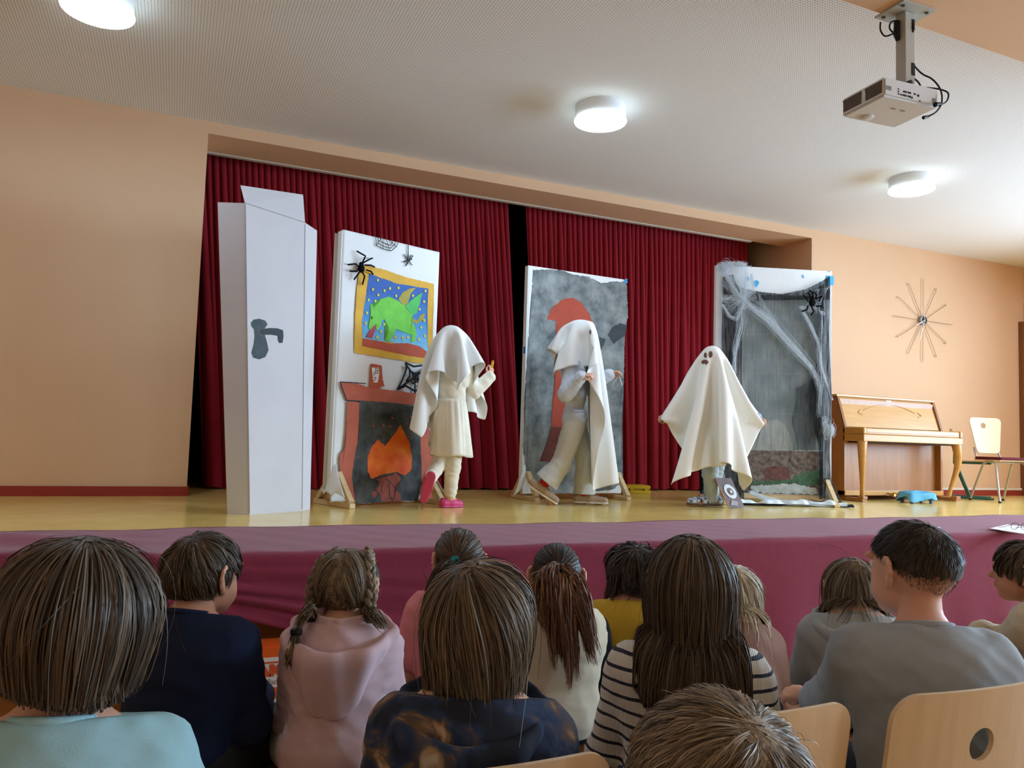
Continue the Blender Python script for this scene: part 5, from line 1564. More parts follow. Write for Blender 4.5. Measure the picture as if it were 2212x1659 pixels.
def grow(C, R, s, n, length, r, vol=0.02, crown=(0, -0.35, 0.93), grav=0.55, flow=1.0, steps=14, cling=0.0, cols=(), noise=0.12, cut_z=None, lift=0.0, curl=0.0, hug=None, part=0.0, jl=0.15, front=0.5, side=-0.12, back=-0.8, target=None, tuck=0.0, xmax=None):
    """strands from the scalp: flow away from the crown, fall with gravity, rest on head, neck and back"""
    E = np.array([0.075, 0.093, 0.082])*s
    Ec = C+R@(np.array([0, -0.012, 0.022])*s)
    d = scalp_points(n, r, front, side, back)
    layer = r.uniform(0.15, 1.0, n)*vol
    Lp = d*(E+0.002)
    pos = Ec+Lp@R.T
    k = np.array(crown, float); k /= np.linalg.norm(k)
    L = length*(1+r.normal(0, jl, n)) if not callable(length) else length(d, r)
    L = np.maximum(L, 0.004)
    if callable(length): layer = layer*np.clip(L/np.percentile(L, 95), 0.12, 1)
    path = [pos.copy()]
    dirp = None
    nz = r.normal(0, 1, (n, 3))
    nz2 = r.normal(0, 1, (n, 3))
    G = np.array([0, 0, -1.0])
    alive = np.ones(n)
    for it in range(steps):
        loc = (pos-Ec)@R
        nn = loc/E; nn /= np.linalg.norm(nn, axis=1, keepdims=True)
        kk = np.tile(k, (n, 1))
        if part: kk[:, 0] += 0.0
        fl = (nn@k)[:, None]*nn - kk
        if part:
            fl = fl + np.stack([np.sign(loc[:, 0])*part, np.zeros(n), np.zeros(n)], -1)
        fl /= np.maximum(np.linalg.norm(fl, axis=1, keepdims=True), 1e-4)
        flw = fl@R.T
        if target is not None:
            tg = target(loc) if callable(target) else np.tile(np.array(target), (n, 1))
            tv = (Ec+tg@R.T)-pos
            tv /= np.maximum(np.linalg.norm(tv, axis=1, keepdims=True), 1e-4)
            flw = tv
        t = it/steps
        below = np.clip((-loc[:, 2]/E[2]+0.1), 0, 1)
        gw = (grav*(0.3+0.9*below))[:, None]
        nw = nn@R.T
        d0 = flw*flow*(1-0.75*below[:, None] if target is None else 1.0) + G*gw + nw*lift*(1-t) + nz*noise*0.5
        if curl: d0 = d0 + curl*(nz2*np.sin(it*1.1+nz[:, :1]*3))
        if dirp is not None: d0 = d0/np.linalg.norm(d0, axis=1, keepdims=True)*0.62+dirp*0.38
        d0 /= np.linalg.norm(d0, axis=1, keepdims=True)
        dirp = d0
        new = pos + d0*(L/steps)[:, None]*alive[:, None]
        # rest on the skull at the strand's own layer
        loc = (new-Ec)@R
        Er = E+layer[:, None]*min(1, 0.12+it/5)
        q = np.linalg.norm(loc/Er, axis=1)
        inside = q < 1
        loc[inside] = loc[inside]/q[inside][:, None]
        if cling:
            far = q > 1
            loc[far] = loc[far]*(1-cling+cling/q[far])[:, None]
        new = Ec+loc@R.T
        if cols: new = colliders_push(new, cols, 0.006+layer*0.5)
        if xmax is not None:
            xl = (new-Ec)@R
            lim = xmax*(0.7+0.3*layer/max(vol, 1e-4))
            xl[:, 0] = np.where(np.abs(xl[:, 0]) > lim, xl[:, 0]*0.35+0.65*np.sign(xl[:, 0])*lim, xl[:, 0])
            new = Ec+xl@R.T
        if tuck:
            ax_ = new-Ec; ax_[:, 2] = 0
            new = new - ax_*(tuck*below*t)[:, None]
        if cut_z is not None:
            cz = cut_z(new) if callable(cut_z) else cut_z
            alive = alive*(new[:, 2] > cz)
            new = np.where((alive > 0)[:, None], new, pos)
        pos = new
        path.append(pos.copy())
    return np.stack(path, 1), Ec, E

def clump(P, r, m, amount=0.6):
    """draw neighbouring strands together towards their tips"""
    n, k, _ = P.shape
    g = r.choice(n, m, replace=False)
    A = P[:, k//3]
    best = np.empty(n, int)
    for i in range(0, n, 800):
        dd = ((A[i:i+800, None]-A[g][None])**2).sum(-1)
        best[i:i+800] = g[dd.argmin(1)]
    s = np.linspace(0, 1, k)[None, :, None]
    return P + (P[best]-P)*(amount*s**1.2)

def tail(start, pts, n, spread, r, k=14, wave=0.01, fan=1.0):
    """a bundle that leaves a hair tie and follows guide points"""
    pts = np.array([start]+list(pts), float)
    s = np.concatenate([[0], np.cumsum(np.linalg.norm(np.diff(pts, axis=0), axis=1))]); s /= s[-1]
    ts = np.linspace(0, 1, k)
    base = np.stack([np.interp(ts, s, pts[:, i]) for i in range(3)], -1)
    for _ in range(2): base[1:-1] = (base[:-2]+base[1:-1]*2+base[2:])/4
    off = r.normal(0, 1, (n, 1, 3))
    off /= np.maximum(np.linalg.norm(off, axis=-1, keepdims=True), 1e-6)/r.uniform(0.2, 1, (n, 1, 1))
    prof = np.interp(ts, [0, 0.12, 0.45, 1], [0.35, 0.8, 1.0, 0.55*fan])[None, :, None]
    P = base[None]+off*spread*prof
    P += wave*np.sin(ts[None, :, None]*r.uniform(4, 11, (n, 1, 1))+r.uniform(0, 6.28, (n, 1, 3)))*ts[None, :, None]
    cutl = r.uniform(0.72, 1.0, n)
    Q = np.empty_like(P)
    for i in range(n):
        tt = ts*cutl[i]
        for c in range(3): Q[i, :, c] = np.interp(tt, ts, P[i, :, c])
    return Q

def braid(path, r0, r1, turns):
    """three woven strands along a path"""
    path = np.array(path, float)
    s = np.concatenate([[0], np.cumsum(np.linalg.norm(np.diff(path, axis=0), axis=1))]); s /= s[-1]
    m = turns*10
    ts = np.linspace(0, 1, m)
    base = np.stack([np.interp(ts, s, path[:, i]) for i in range(3)], -1)
    for _ in range(6): base[1:-1] = (base[:-2]+base[1:-1]*2+base[2:])/4
    T = np.gradient(base, axis=0); T /= np.linalg.norm(T, axis=1, keepdims=True)
    return base, T, ts, r0, r1, turns
def braid_mesh(name, path, r0, r1, turns, out, material, parent):
    base, T, ts, r0, r1, turns = braid(path, r0, r1, turns)
    out = np.array(out, float)
    N = out-T*(T@out)[:, None]; N /= np.linalg.norm(N, axis=1, keepdims=True)
    B = np.cross(T, N)
    mb = MB()
    for j in range(3):
        ph = ts*turns*2*math.pi/1.5 + j*2*math.pi/3
        rr = r0+(r1-r0)*ts
        p = base + B*(np.cos(ph)*rr*0.75)[:, None] + N*(np.sin(2*ph)*rr*0.38)[:, None]
        mb.tube(p, list(rr*0.62), 7)
    return mb.build(name, material, parent, True)
# ------------------------------------------------------------------ the audience
def lerp(a, b, t): return np.array(a)*(1-t)+np.array(b)*t

def cloth_mat(name, color, **kw):
    return mat(name, color, rough=kw.pop('rough', 0.85), spec=kw.pop('spec', 0.15), vary=kw.pop('vary', 0.05), vscale=kw.pop('vscale', 9), bump=kw.pop('bump', 0.15), bscale=kw.pop('bscale', 500), **kw)

def seated(label, px, depth, az, top_m, seat=0.35, hs=1.0, sw=0.15, lean=0.05, hyaw=0.0, hpitch=0.0, hroll=0.0, b=1.0, hairtop=0.012,
           trousers=None, sleeve='long', skin=None, loose=0.012, vox=0.0125, arms=None, wr=0.007, collar=True, neck_drop=0.026, hip_side=0.0, torso_only=False, shoes=None, knee=0.34, hv=0.0052, hood=None, cuff=None, wr_scale=1.25, nk=0.208, jut=0.035, zoff=0.0, eo=0.04, kx=0.105, group='people in the audience'):
    """a child sitting with the back to the camera; px = top of the hair in the photograph"""
    skin = skin or M_SKIN
    T = at(px[0], px[1], depth=depth)
    top = T[2]-hairtop-zoff
    rz = -math.radians(az)
    ch, sh = math.cos(rz), math.sin(rz)
    hy = lean+jut
    root = empty('person', (T[0]-(-sh*hy + ch*hip_side), T[1]-(ch*hy + sh*hip_side), zoff), rz, label, 'person', group)
    RT = np.array([[ch, -sh, 0], [sh, ch, 0], [0, 0, 1]])
    to_local = lambda w: RT.T@(np.array(w)-np.array(root.location))
    C = np.array([hip_side, hy, top-0.102*hs])
    N = np.array([hip_side, lean-0.02, top-nk*hs])
    R = rot(math.radians(hyaw), math.radians(hpitch), math.radians(hroll))
    sj = sw-0.045
    H = np.array([0, 0, seat+0.085])
    SH = {k: N+np.array([k*sj, 0.005, -0.045]) for k in (-1, 1)}
    torso = [ell(H, np.array((0.125, 0.10, 0.098))*b), ell(lerp(H, N, 0.36)+np.array([0, 0.0, 0]), np.array((0.112*sw/0.15, 0.082, 0.13))*np.array([1, b, 1])),
             ell(lerp(H, N, 0.70)+np.array([0, -0.004, 0]), np.array((sw*0.83, 0.088*b, 0.135))),
             cap(N+np.array([-sj*0.72, -0.004, -0.058]), N+np.array([sj*0.72, -0.004, -0.058]), 0.054*b)]
    for k in (-1, 1): torso.append(cap(N+np.array([0.012*k, -0.008, -0.014]), SH[k]*0.75+N*0.25+np.array([0, 0, 0.002]), 0.034, 0.037))
    neck = cap(N+np.array([0, 0, -0.03]), C+R@(np.array([0, -0.018, -0.05])*hs), 0.043*hs, 0.044*hs)
    arms = arms or {}
    armp, hands, low = [], [], []
    for k in (-1, 1):
        e, w, hd = SH[k]+np.array([k*eo, 0.05, -0.20*hs]), None, None
        w = np.array([k*0.07, 0.25, max(seat+0.16, e[2]-0.06)])
        if k in arms:
            if 'elbow' in arms[k]: e = to_local(at(*arms[k]['elbow'][:2], depth=arms[k]['elbow'][2]))
            if 'wrist' in arms[k]: w = to_local(at(*arms[k]['wrist'][:2], depth=arms[k]['wrist'][2]))
        d = w-e; d /= np.linalg.norm(d)
        armp += [cap(SH[k], e, 0.044*b, 0.037*b)]
        low += [cap(e, w, 0.035*b, 0.024*b)]
        fd = np.array(arms.get(k, {}).get('dir', d+np.array([-k*0.5, 0.2, -0.1])))
        hands.append(hand_prims(w+d*0.005, fd, arms.get(k, {}).get('back', (0, 0.1, 1)), 0.86*hs, arms.get(k, {}).get('curl', 0.45), side=k))
    legs = []
    feet = []
    for k in (-1, 1):
        kn = np.array([k*kx, knee*hs+0.02-(kx-0.105)*0.6, seat+0.035]); an = np.array([k*(kx+0.005), knee*hs+0.03-(kx-0.105)*0.6, 0.075])
        legs += [cap((k*0.065, 0.02, seat+0.075), kn, 0.072*b, 0.054*b), cap(kn, an, 0.050*b, 0.034*b)]
        feet.append([cap(an+np.array([0, -0.02, -0.035]), an+np.array([k*0.015, 0.13, -0.047]), 0.036, 0.026), cap(an+np.array([0, -0.02, -0.02]), an+np.array([0, 0.02, 0.0]), 0.036, 0.036)])
    hp, fine = head_prims(C, R, hs)
    parts = [surface(torso+armp+low+legs+[neck], vox, k=0.03), surface(hp+fine+[neck], 0.0055, k=0.007)]
    for hdp in hands: parts.append(surface(hdp, hv, k=0.006))
    V, F = join(parts)
    mesh_obj('body', V, F, skin, root, True)
    face_parts(root, C, R, hs)
    # clothes
    cuts = [(N+np.array([0, 0, neck_drop]), (0, 0.25, 0.97)), ((0, 0, seat+0.03), (0, 0, -1.0))]
    sl = torso + [armp[0], armp[1]]
    if sleeve == 'long': sl = sl+[cap(q[1], q[1]+(q[2]-q[1])*0.93, q[3]+0.004, q[4]+0.008) for q in low]
    elif sleeve == 'short': sl = torso+[cap(q[1], q[1]+(q[2]-q[1])*0.62, q[3]+0.006, q[4]+0.014) for q in armp]
    elif sleeve == 'none': sl = torso
    topo = blob('pullover' if sleeve == 'long' else 'shirt', sl, 0.0085, top_m, root, k=0.03, iso=loose, wrinkle=wr, seed=int(px[0]), cuts=cuts, wr_scale=wr_scale)
    if sleeve == 'none' and cuff:
        sv = armp+[cap(q[1], q[1]+(q[2]-q[1])*0.93, q[3]+0.004, q[4]+0.008) for q in low]
        blob('sleeves_shirt', sv, 0.009, cuff, root, k=0.02, iso=loose*0.6, wrinkle=wr, seed=int(px[0])+3)
    if collar:
        n0 = N+np.array([0, 0.006, neck_drop-0.003])
        ring = [n0+np.array([0.054*hs*math.cos(a), 0.056*hs*math.sin(a)-0.004, -0.016*math.sin(a)]) for a in np.linspace(0, 2*math.pi, 25)]
        MB().tube(ring, 0.0075, 8, False).build('collar', top_m, root, True)
    blob('trousers', [torso[0]]+[cap(q[1], lerp(q[1], q[2], 0.95), q[3]+0.004, q[4]+0.012) for q in legs], 0.016, trousers or cloth_mat('dark_trousers', (38, 40, 46)), root, k=0.03, iso=0.008, wrinkle=0.003, cuts=[((0, 0, seat+0.12), (0, -0.2, 0.98))])
    for f in feet:
        blob('shoe', f, 0.013, shoes or mat('dark_shoe', (52, 50, 54), 0.6), root, k=0.02, iso=0.004, cuts=[((0, 0, 0.004), (0, 0, -1.0))])
    if hood:
        nu, nv = 49, 15
        V = np.zeros((nu, nv, 3))
        for i in range(nu):
            ph = (i/(nu-1)*2-1)*math.radians(150)       # 0 = middle of the back
            q = abs(ph)/math.radians(150)
            dx, dy = math.sin(ph), -math.cos(ph)
            bk = max(0.0, math.cos(ph*0.62))**1.6
            for j in range(nv):
                t = j/(nv-1)
                # neck edge, dip of the bag, crest, then the outside down to the tip on the back
                rad = np.interp(t, [0, 0.18, 0.36, 0.52, 0.62, 1.0], [0.056, 0.062, 0.084, 0.108+0.018*bk, 0.116+0.022*bk, 0.088+0.012*bk])
                zz = np.interp(t, [0, 0.18, 0.36, 0.52, 0.62, 1.0], [0.052, 0.012, -0.030*bk, 0.042-0.052*bk, 0.028-0.062*bk, -0.030-0.150*bk**2.2])
                w = 1 + 0.05*math.sin(ph*7+t*5) + 0.03*math.sin(ph*13)
                V[i, j] = N + np.array([dx*rad*1.12*hood*w, dy*rad*hood*w*(1.0 if dy < 0 else 0.9)-0.012, zz*hood+0.01*q])
        idx = np.arange(nu*nv).reshape(nu, nv)
        Fh = np.stack([idx[:-1, :-1], idx[1:, :-1], idx[1:, 1:], idx[:-1, 1:]], -1).reshape(-1, 4)
        V2 = V.reshape(-1, 3)
        ho = mesh_obj('hood', V2, Fh, top_m, root, True)
        md = ho.modifiers.new('thickness', 'SOLIDIFY'); md.thickness = 0.006; md.offset = 0
        md = ho.modifiers.new('smooth', 'SUBSURF'); md.levels = 1; md.render_levels = 1
    cols = [neck]+torso+armp
    cols = [q if q[0] == 'e' and False else (cap(q[1], q[2], q[3]+loose, q[4]+loose) if q[0] == 'c' else ell(q[1], q[2]+loose, q[3])) for q in cols]
    return dict(root=root, C=C, R=R, hs=hs, N=N, cols=cols, to_local=to_local, H=H, SH=SH, seat=seat)

def add_hair(P, n, length, hairmat, seed, cols=None, thin=None, cap_side=None, cap_back=None, cap_n=900, cap_w=0.006, cap_off=0.003, width=0.0016, clumps=120, camount=0.55, name='hair', fly=40, extra=None, **kw):
    r = np.random.default_rng(seed)
    cols = P['cols'] if cols is None else cols
    S, Ec, E = grow(P['C'], P['R'], P['hs'], n, length, r, cols=cols, **kw)
    if thin:
        z0 = ((S[:, 0]-Ec)@P['R'])[:, 2]/E[2]
        S = S[r.random(n) < np.interp(z0, thin[0], thin[1])]; n = len(S)
    if clumps: S = clump(S, r, clumps, camount)
    wid = width*r.uniform(0.6, 1.3, n)
    if callable(length): wid = wid*np.clip(np.linalg.norm(S[:, -1]-S[:, 0], axis=1)/0.026, 0.35, 1.0)
    parts = [ribbons(S, wid, Ec, r)]
    if fly:
        kw2 = dict(kw); kw2['vol'] = kw.get('vol', 0.02)*1.35+0.006; kw2['noise'] = 0.5
        S2, _, _ = grow(P['C'], P['R'], P['hs'], fly, length, r, cols=cols, **kw2)
        parts.append(ribbons(S2, 0.0005*np.ones(fly), Ec, r))
    # thin under-layer so the scalp never shows through
    d = scalp_points(cap_n, r, kw.get('front', 0.5), kw.get('side', -0.12) if cap_side is None else cap_side, kw.get('back', -0.8) if cap_back is None else cap_back)
    base = Ec+(d*(E+cap_off))@P['R'].T
    fl = d*(d@np.array([0, -0.35, 0.93]))[:, None]-np.array([0, -0.35, 0.93])
    fl /= np.linalg.norm(fl, axis=1, keepdims=True)
    steps = [Ec+(((d+fl*t)/np.linalg.norm(d+fl*t, axis=1, keepdims=True))*(E+cap_off+0.0005))@P['R'].T for t in (0, 0.12, 0.24)]
    parts.append(ribbons(np.stack(steps, 1), np.full(cap_n, cap_w), Ec, r, 0.05))
    if extra: parts += [ribbons(q, w*r.uniform(0.6, 1.3, len(q)), c, r, 0.9) for q, w, c in extra]
    V, F = join(parts)
    o = mesh_obj(name, V, F, hairmat, P['root'], True)
    return o, S

HB_DARK = hair_material('hair_dark_brown', (46, 35, 27), (116, 96, 76))
HB_MID = hair_material('hair_mid_brown', (58, 45, 34), (146, 122, 94))
HB_WARM = hair_material('hair_warm_brown', (84, 56, 40), (178, 130, 98))
HB_ASH = hair_material('hair_ash_brown', (66, 54, 42), (150, 128, 100))
HB_BLOND = hair_material('hair_pale_blond', (148, 130, 104), (232, 222, 200))
HB_SAND = hair_material('hair_sandy', (92, 76, 58), (176, 152, 122))
HB_BLACK = hair_material('hair_black_brown', (24, 19, 17), (74, 60, 52))

# bob-haired child in light blue, nearest at the left
p1 = seated('person in a light blue shirt seen from behind, nearest at the left edge', (185, 1157), 1.12, 12, cloth_mat('light_blue_jersey', (164, 206, 216)), seat=0.43, hs=1.06, sw=0.168, lean=0.05, hairtop=0.006, sleeve='short', hpitch=-6, nk=0.242)
add_hair(p1, 7500, 0.32, HB_DARK, 1, width=0.0011, clumps=240, camount=0.42, vol=0.042, grav=0.5, crown=(0.1, -0.05, 0.99), noise=0.05, steps=14, cut_z=lambda q: p1['C'][2]-0.096-0.012*np.sin(q[:, 0]*21), tuck=0.05, fly=40, back=-0.7, cols=p1['cols'][:1])

# boy in navy
p2 = seated('person in a navy pullover seated left of the dusty pink hoodie', (447, 1147), 1.98, 34, cloth_mat('navy_sweatshirt', (30, 40, 66)), seat=0.35, hs=1.0, sw=0.176, lean=0.03, hyaw=-14, hairtop=0.010, trousers=cloth_mat('dark_olive_trousers', (44, 48, 48)), b=1.0, eo=0.012)
add_hair(p2, 4500, 0.07, HB_DARK, 2, width=0.0011, clumps=120, vol=0.018, grav=0.25, crown=(0.05, -0.45, 0.9), steps=8, cling=0.5, lift=0.2, noise=0.18, back=-0.75, side=0.0, fly=0)

# girl with braids in a pink hoodie
M_PINK = cloth_mat('dusty_pink_fleece', (216, 184, 190))
p3 = seated('person in a dusty pink hoodie with black hair ties, seen from behind', (757, 1175), 2.05, 24, M_PINK, seat=0.35, hs=0.97, sw=0.143, lean=0.04, hyaw=-8, hairtop=0.016, hood=1.02, trousers=cloth_mat('white_trousers', (222, 218, 210)), loose=0.015, wr=0.0085, collar=False, eo=0.025, kx=0.22)
tgt = lambda loc: np.stack([np.where(loc[:, 0] >= 0, 0.066, -0.066), np.full(len(loc), -0.055), np.full(len(loc), -0.090)], -1)
hat = lambda q: p3['C']+p3['R']@(np.array(q)*0.97)
r3 = np.random.default_rng(33)
ex = []
tl_ = hat((-0.074, -0.055, -0.085)); tr_ = hat((0.074, -0.05, -0.085))
lw = lambda px, py, dep: p3['to_local'](at(px, py, depth=dep))
ex.append((tail(tl_, [lw(668, 1310, 1.90), lw(645, 1345, 1.90), lw(640, 1364, 1.90)], 260, 0.020, r3, wave=0.004), 0.0014, p3['C']))
ex.append((tail(lw(640, 1366, 1.90), [lw(634, 1400, 1.88), lw(622, 1445, 1.88)], 160, 0.016, r3, wave=0.005, fan=1.3), 0.0014, p3['C']))
ex.append((tail(tr_, [lw(795, 1315, 1.93), lw(812, 1340, 1.92), lw(835, 1356, 1.93)], 240, 0.017, r3, wave=0.008, fan=1.2), 0.0014, p3['C']))
add_hair(p3, 2600, 0.20, HB_ASH, 3, width=0.0016, clumps=0, vol=0.012, target=tgt, grav=0.0, cling=0.9, steps=12, noise=0.10, fly=160, extra=ex)
braid_mesh('braid', [hat((0.045, 0.03, 0.098)), hat((0.066, -0.03, 0.078)), hat((0.082, -0.055, 0.02)), hat((0.083, -0.06, -0.05)), tr_], 0.0125, 0.013, 5, (0.6, -0.8, 0.2), HB_ASH, p3['root'])
braid_mesh('braid', [hat((-0.045, 0.03, 0.098)), hat((-0.066, -0.03, 0.078)), hat((-0.082, -0.055, 0.02)), hat((-0.083, -0.06, -0.05)), tl_], 0.0125, 0.013, 5, (-0.6, -0.8, 0.2), HB_ASH, p3['root'])
M_TIE = mat('black_hair_tie', (18, 16, 18), 0.6)
for q in (tl_, tr_, lw(640, 1365, 1.90)):
    MB().lathe([(0.012, -0.008), (0.015, -0.004), (0.015, 0.004), (0.012, 0.008)], tuple(q), 12).build('hair_tie', M_TIE, p3['root'], True)

# girl in pink T-shirt
p4 = seated('person in a pink T-shirt with a teal hair tie', (990, 1137), 2.45, 8, cloth_mat('pink_jersey', (232, 150, 160)), seat=0.34, hs=0.96, sw=0.152, lean=0.06, hyaw=6, hairtop=0.012, sleeve='short')
t4 = p4['C']+p4['R']@np.array([-0.035, -0.085, 0.015])
l4 = lambda px, py, dep: p4['to_local'](at(px, py, depth=dep))
r4 = np.random.default_rng(4)
add_hair(p4, 2000, 0.20, HB_DARK, 4, width=0.0018, clumps=0, vol=0.008, target=(-0.036, -0.09, 0.0), grav=0.0, cling=0.9, steps=11, noise=0.08, fly=70,
         extra=[(tail(t4, [l4(955, 1230, 2.3), l4(938, 1265, 2.28), l4(930, 1310, 2.3), l4(925, 1350, 2.3)], 420, 0.026, r4, wave=0.008), 0.0016, p4['C'])])
MB().lathe([(0.014, -0.007), (0.019, -0.003), (0.019, 0.003), (0.014, 0.007)], tuple(t4+np.array([0, -0.012, 0])), 14, 'y').build('hair_tie', mat('teal_hair_tie', (40, 170, 180), 0.5), p4['root'], True)

# long-haired child in tie-dye
def tie_dye():
    m = bpy.data.materials.new('tie_dye_cotton'); m.use_nodes = True
    nt = m.node_tree; bs = nt.nodes['Principled BSDF']; bs.inputs['Roughness'].default_value = 0.9
    tc = nt.nodes.new('ShaderNodeTexCoord')
    n = nt.nodes.new('ShaderNodeTexNoise'); n.inputs['Scale'].default_value = 9; n.inputs['Detail'].default_value = 5; n.inputs['Distortion'].default_value = 1.2
    nt.links.new(tc.outputs['Object'], n.inputs['Vector'])
    cr = nt.nodes.new('ShaderNodeValToRGB')
    e = cr.color_ramp.elements
    e[0].position = 0.44; e[0].color = lin((28, 34, 50)); e[1].position = 0.72; e[1].color = lin((206, 196, 172))
    for p_, c_ in ((0.52, (40, 58, 92)), (0.58, (96, 78, 66)), (0.63, (168, 132, 100))):
        k = e.new(p_); k.color = lin(c_)
    nt.links.new(n.outputs['Fac'], cr.inputs['Fac']); nt.links.new(cr.outputs['Color'], bs.inputs['Base Color'])
    return m
p5 = seated('person in a blue and beige tie-dye hoodie seen from behind', (1035, 1206), 1.42, 26, tie_dye(), seat=0.43, hs=1.03, sw=0.172, lean=0.06, hyaw=-4, hpitch=4, jut=0.01, nk=0.248, hairtop=0.006, loose=0.018, wr=0.0085, hood=1.0, collar=False)
add_hair(p5, 6800, 0.34, HB_MID, 5, width=0.0012, clumps=170, camount=0.55, vol=0.036, grav=0.5, crown=(-0.25, -0.15, 0.95), noise=0.09, steps=14, cut_z=lambda q: p5['C'][2]-0.142-0.015*np.sin(q[:, 0]*40), fly=70, curl=0.10, xmax=0.112, cols=p5['cols'][:1], tuck=0.02)
blob('red_collar', [cap(p5['N']+np.array([-0.075, -0.03, 0.02]), p5['N']+np.array([-0.02, -0.058, 0.02]), 0.016)], 0.006, cloth_mat('orange_red_cloth', (214, 72, 52)), p5['root'], k=0.01)

# girl with a brown ponytail in a cream vest
p6 = seated('person in a cream vest over black sleeves seen from behind', (1204, 1170), 2.38, 27, cloth_mat('cream_vest_cloth', (222, 212, 190)), seat=0.35, hs=0.96, sw=0.152, lean=0.04, hairtop=0.010, sleeve='none', cuff=cloth_mat('black_jersey', (24, 25, 28)), loose=0.020, wr=0.0085, collar=False)
t6 = p6['C']+p6['R']@np.array([0.008, -0.100, 0.030])
l6 = lambda px, py, dep: p6['to_local'](at(px, py, depth=dep))
r6 = np.random.default_rng(6)
add_hair(p6, 2000, 0.20, HB_BLACK, 6, width=0.0018, clumps=0, vol=0.007, target=(0.008, -0.105, 0.02), grav=0.0, cling=0.9, steps=11, noise=0.06, fly=30)
parts6 = []
for (q, nn_, sp_, fan) in (([l6(1180, 1260, 2.12), l6(1175, 1320, 2.12), l6(1190, 1375, 2.12)], 620, 0.052, 1.1), ([l6(1212, 1260, 2.12), l6(1215, 1340, 2.12), l6(1228, 1420, 2.12), l6(1232, 1485, 2.12)], 640, 0.050, 0.9), ([l6(1240, 1265, 2.12), l6(1262, 1330, 2.12), l6(1275, 1390, 2.12), l6(1288, 1435, 2.12)], 520, 0.042, 0.9), ([l6(1195, 1250, 2.12), l6(1200, 1350, 2.12), l6(1205, 1440, 2.12)], 500, 0.05, 0.9), ([l6(1222, 1222, 2.12), l6(1240, 1235, 2.12), l6(1225, 1262, 2.12)], 80, 0.012, 1.0)):
    T6 = clump(tail(t6, q, nn_, sp_, r6, wave=0.012, fan=fan, k=16), r6, 18, 0.6)
    parts6.append(ribbons(T6, 0.0016*r6.uniform(0.6, 1.3, nn_), p6['C'], r6, 0.9))
V, F = join(parts6)
mesh_obj('ponytail', V, F, HB_WARM, p6['root'], True)
MB().lathe([(0.016, -0.008), (0.021, -0.003), (0.021, 0.003), (0.016, 0.008)], tuple(t6), 14, 'y').build('hair_tie', HB_BLACK, p6['root'], True)
MB().ball(tuple(t6+np.array([0.012, -0.022, -0.012])), 0.005, 8, 6).build('hair_bead', mat('pearl', (236, 226, 200), 0.3), p6['root'], True)

# child in yellow
p7 = seated('person in a mustard yellow shirt in the front row', (1372, 1166), 2.62, 36, cloth_mat('mustard_jersey', (206, 172, 62)), seat=0.34, hs=0.97, sw=0.165, lean=0.06, hyaw=14, hairtop=0.02, sleeve='long', b=1.05)
add_hair(p7, 2400, 0.20, HB_BLACK, 7, width=0.0022, clumps=90, camount=0.75, vol=0.028, grav=0.5, noise=0.35, steps=14, cut_z=p7['C'][2]-0.10, curl=0.35, fly=60, xmax=0.105)

# girl with long straight hair in stripes
def stripes():
    m = bpy.data.materials.new('striped_rib_knit'); m.use_nodes = True
    nt = m.node_tree; bs = nt.nodes['Principled BSDF']; bs.inputs['Roughness'].default_value = 0.85
    tc = nt.nodes.new('ShaderNodeTexCoord'); sx = nt.nodes.new('ShaderNodeSeparateXYZ')
    nt.links.new(tc.outputs['Object'], sx.inputs[0])
    n = nt.nodes.new('ShaderNodeTexNoise'); n.inputs['Scale'].default_value = 6
    nt.links.new(tc.outputs['Object'], n.inputs['Vector'])
    ma = nt.nodes.new('ShaderNodeMath'); ma.operation = 'MULTIPLY_ADD'; ma.inputs[1].default_value = 0.022
    nt.links.new(n.outputs['Fac'], ma.inputs[0]); nt.links.new(sx.outputs['Z'], ma.inputs[2])
    dv = nt.nodes.new('ShaderNodeMath'); dv.operation = 'DIVIDE'; dv.inputs[1].default_value = 0.029
    nt.links.new(ma.outputs[0], dv.inputs[0])
    fr = nt.nodes.new('ShaderNodeMath'); fr.operation = 'FRACT'; nt.links.new(dv.outputs[0], fr.inputs[0])
    cr = nt.nodes.new('ShaderNodeValToRGB'); cr.color_ramp.interpolation = 'CONSTANT'
    cr.color_ramp.elements[0].color = lin((40, 42, 60)); cr.color_ramp.elements[1].position = 0.24; cr.color_ramp.elements[1].color = lin((226, 222, 214))
    nt.links.new(fr.outputs[0], cr.inputs['Fac']); nt.links.new(cr.outputs['Color'], bs.inputs['Base Color'])
    wv = nt.nodes.new('ShaderNodeTexWave'); wv.inputs['Scale'].default_value = 75; wv.bands_direction = 'X'
    nt.links.new(tc.outputs['Object'], wv.inputs['Vector'])
    bp = nt.nodes.new('ShaderNodeBump'); bp.inputs['Strength'].default_value = 0.5; bp.inputs['Distance'].default_value = 0.004
    nt.links.new(wv.outputs['Fac'], bp.inputs['Height']); nt.links.new(bp.outputs['Normal'], bs.inputs['Normal'])
    return m
p8 = seated('person in a white and navy striped pullover seen from behind', (1492, 1153), 1.72, 32, stripes(), seat=0.43, hs=1.0, sw=0.170, lean=0.05, jut=-0.005, nk=0.258, hairtop=0.004, loose=0.016, wr=0.0085, trousers=cloth_mat('blue_denim', (62, 76, 104)), collar=False)
add_hair(p8, 6500, 0.44, HB_DARK, 8, width=0.0012, clumps=130, camount=0.55, vol=0.026, grav=0.62, crown=(0.0, 0.02, 1.0), noise=0.06, steps=17, cut_z=lambda q: p8['C'][2]-0.235-0.025*np.sin(q[:, 0]*60), fly=70, xmax=0.116, cols=p8['cols'][:4])

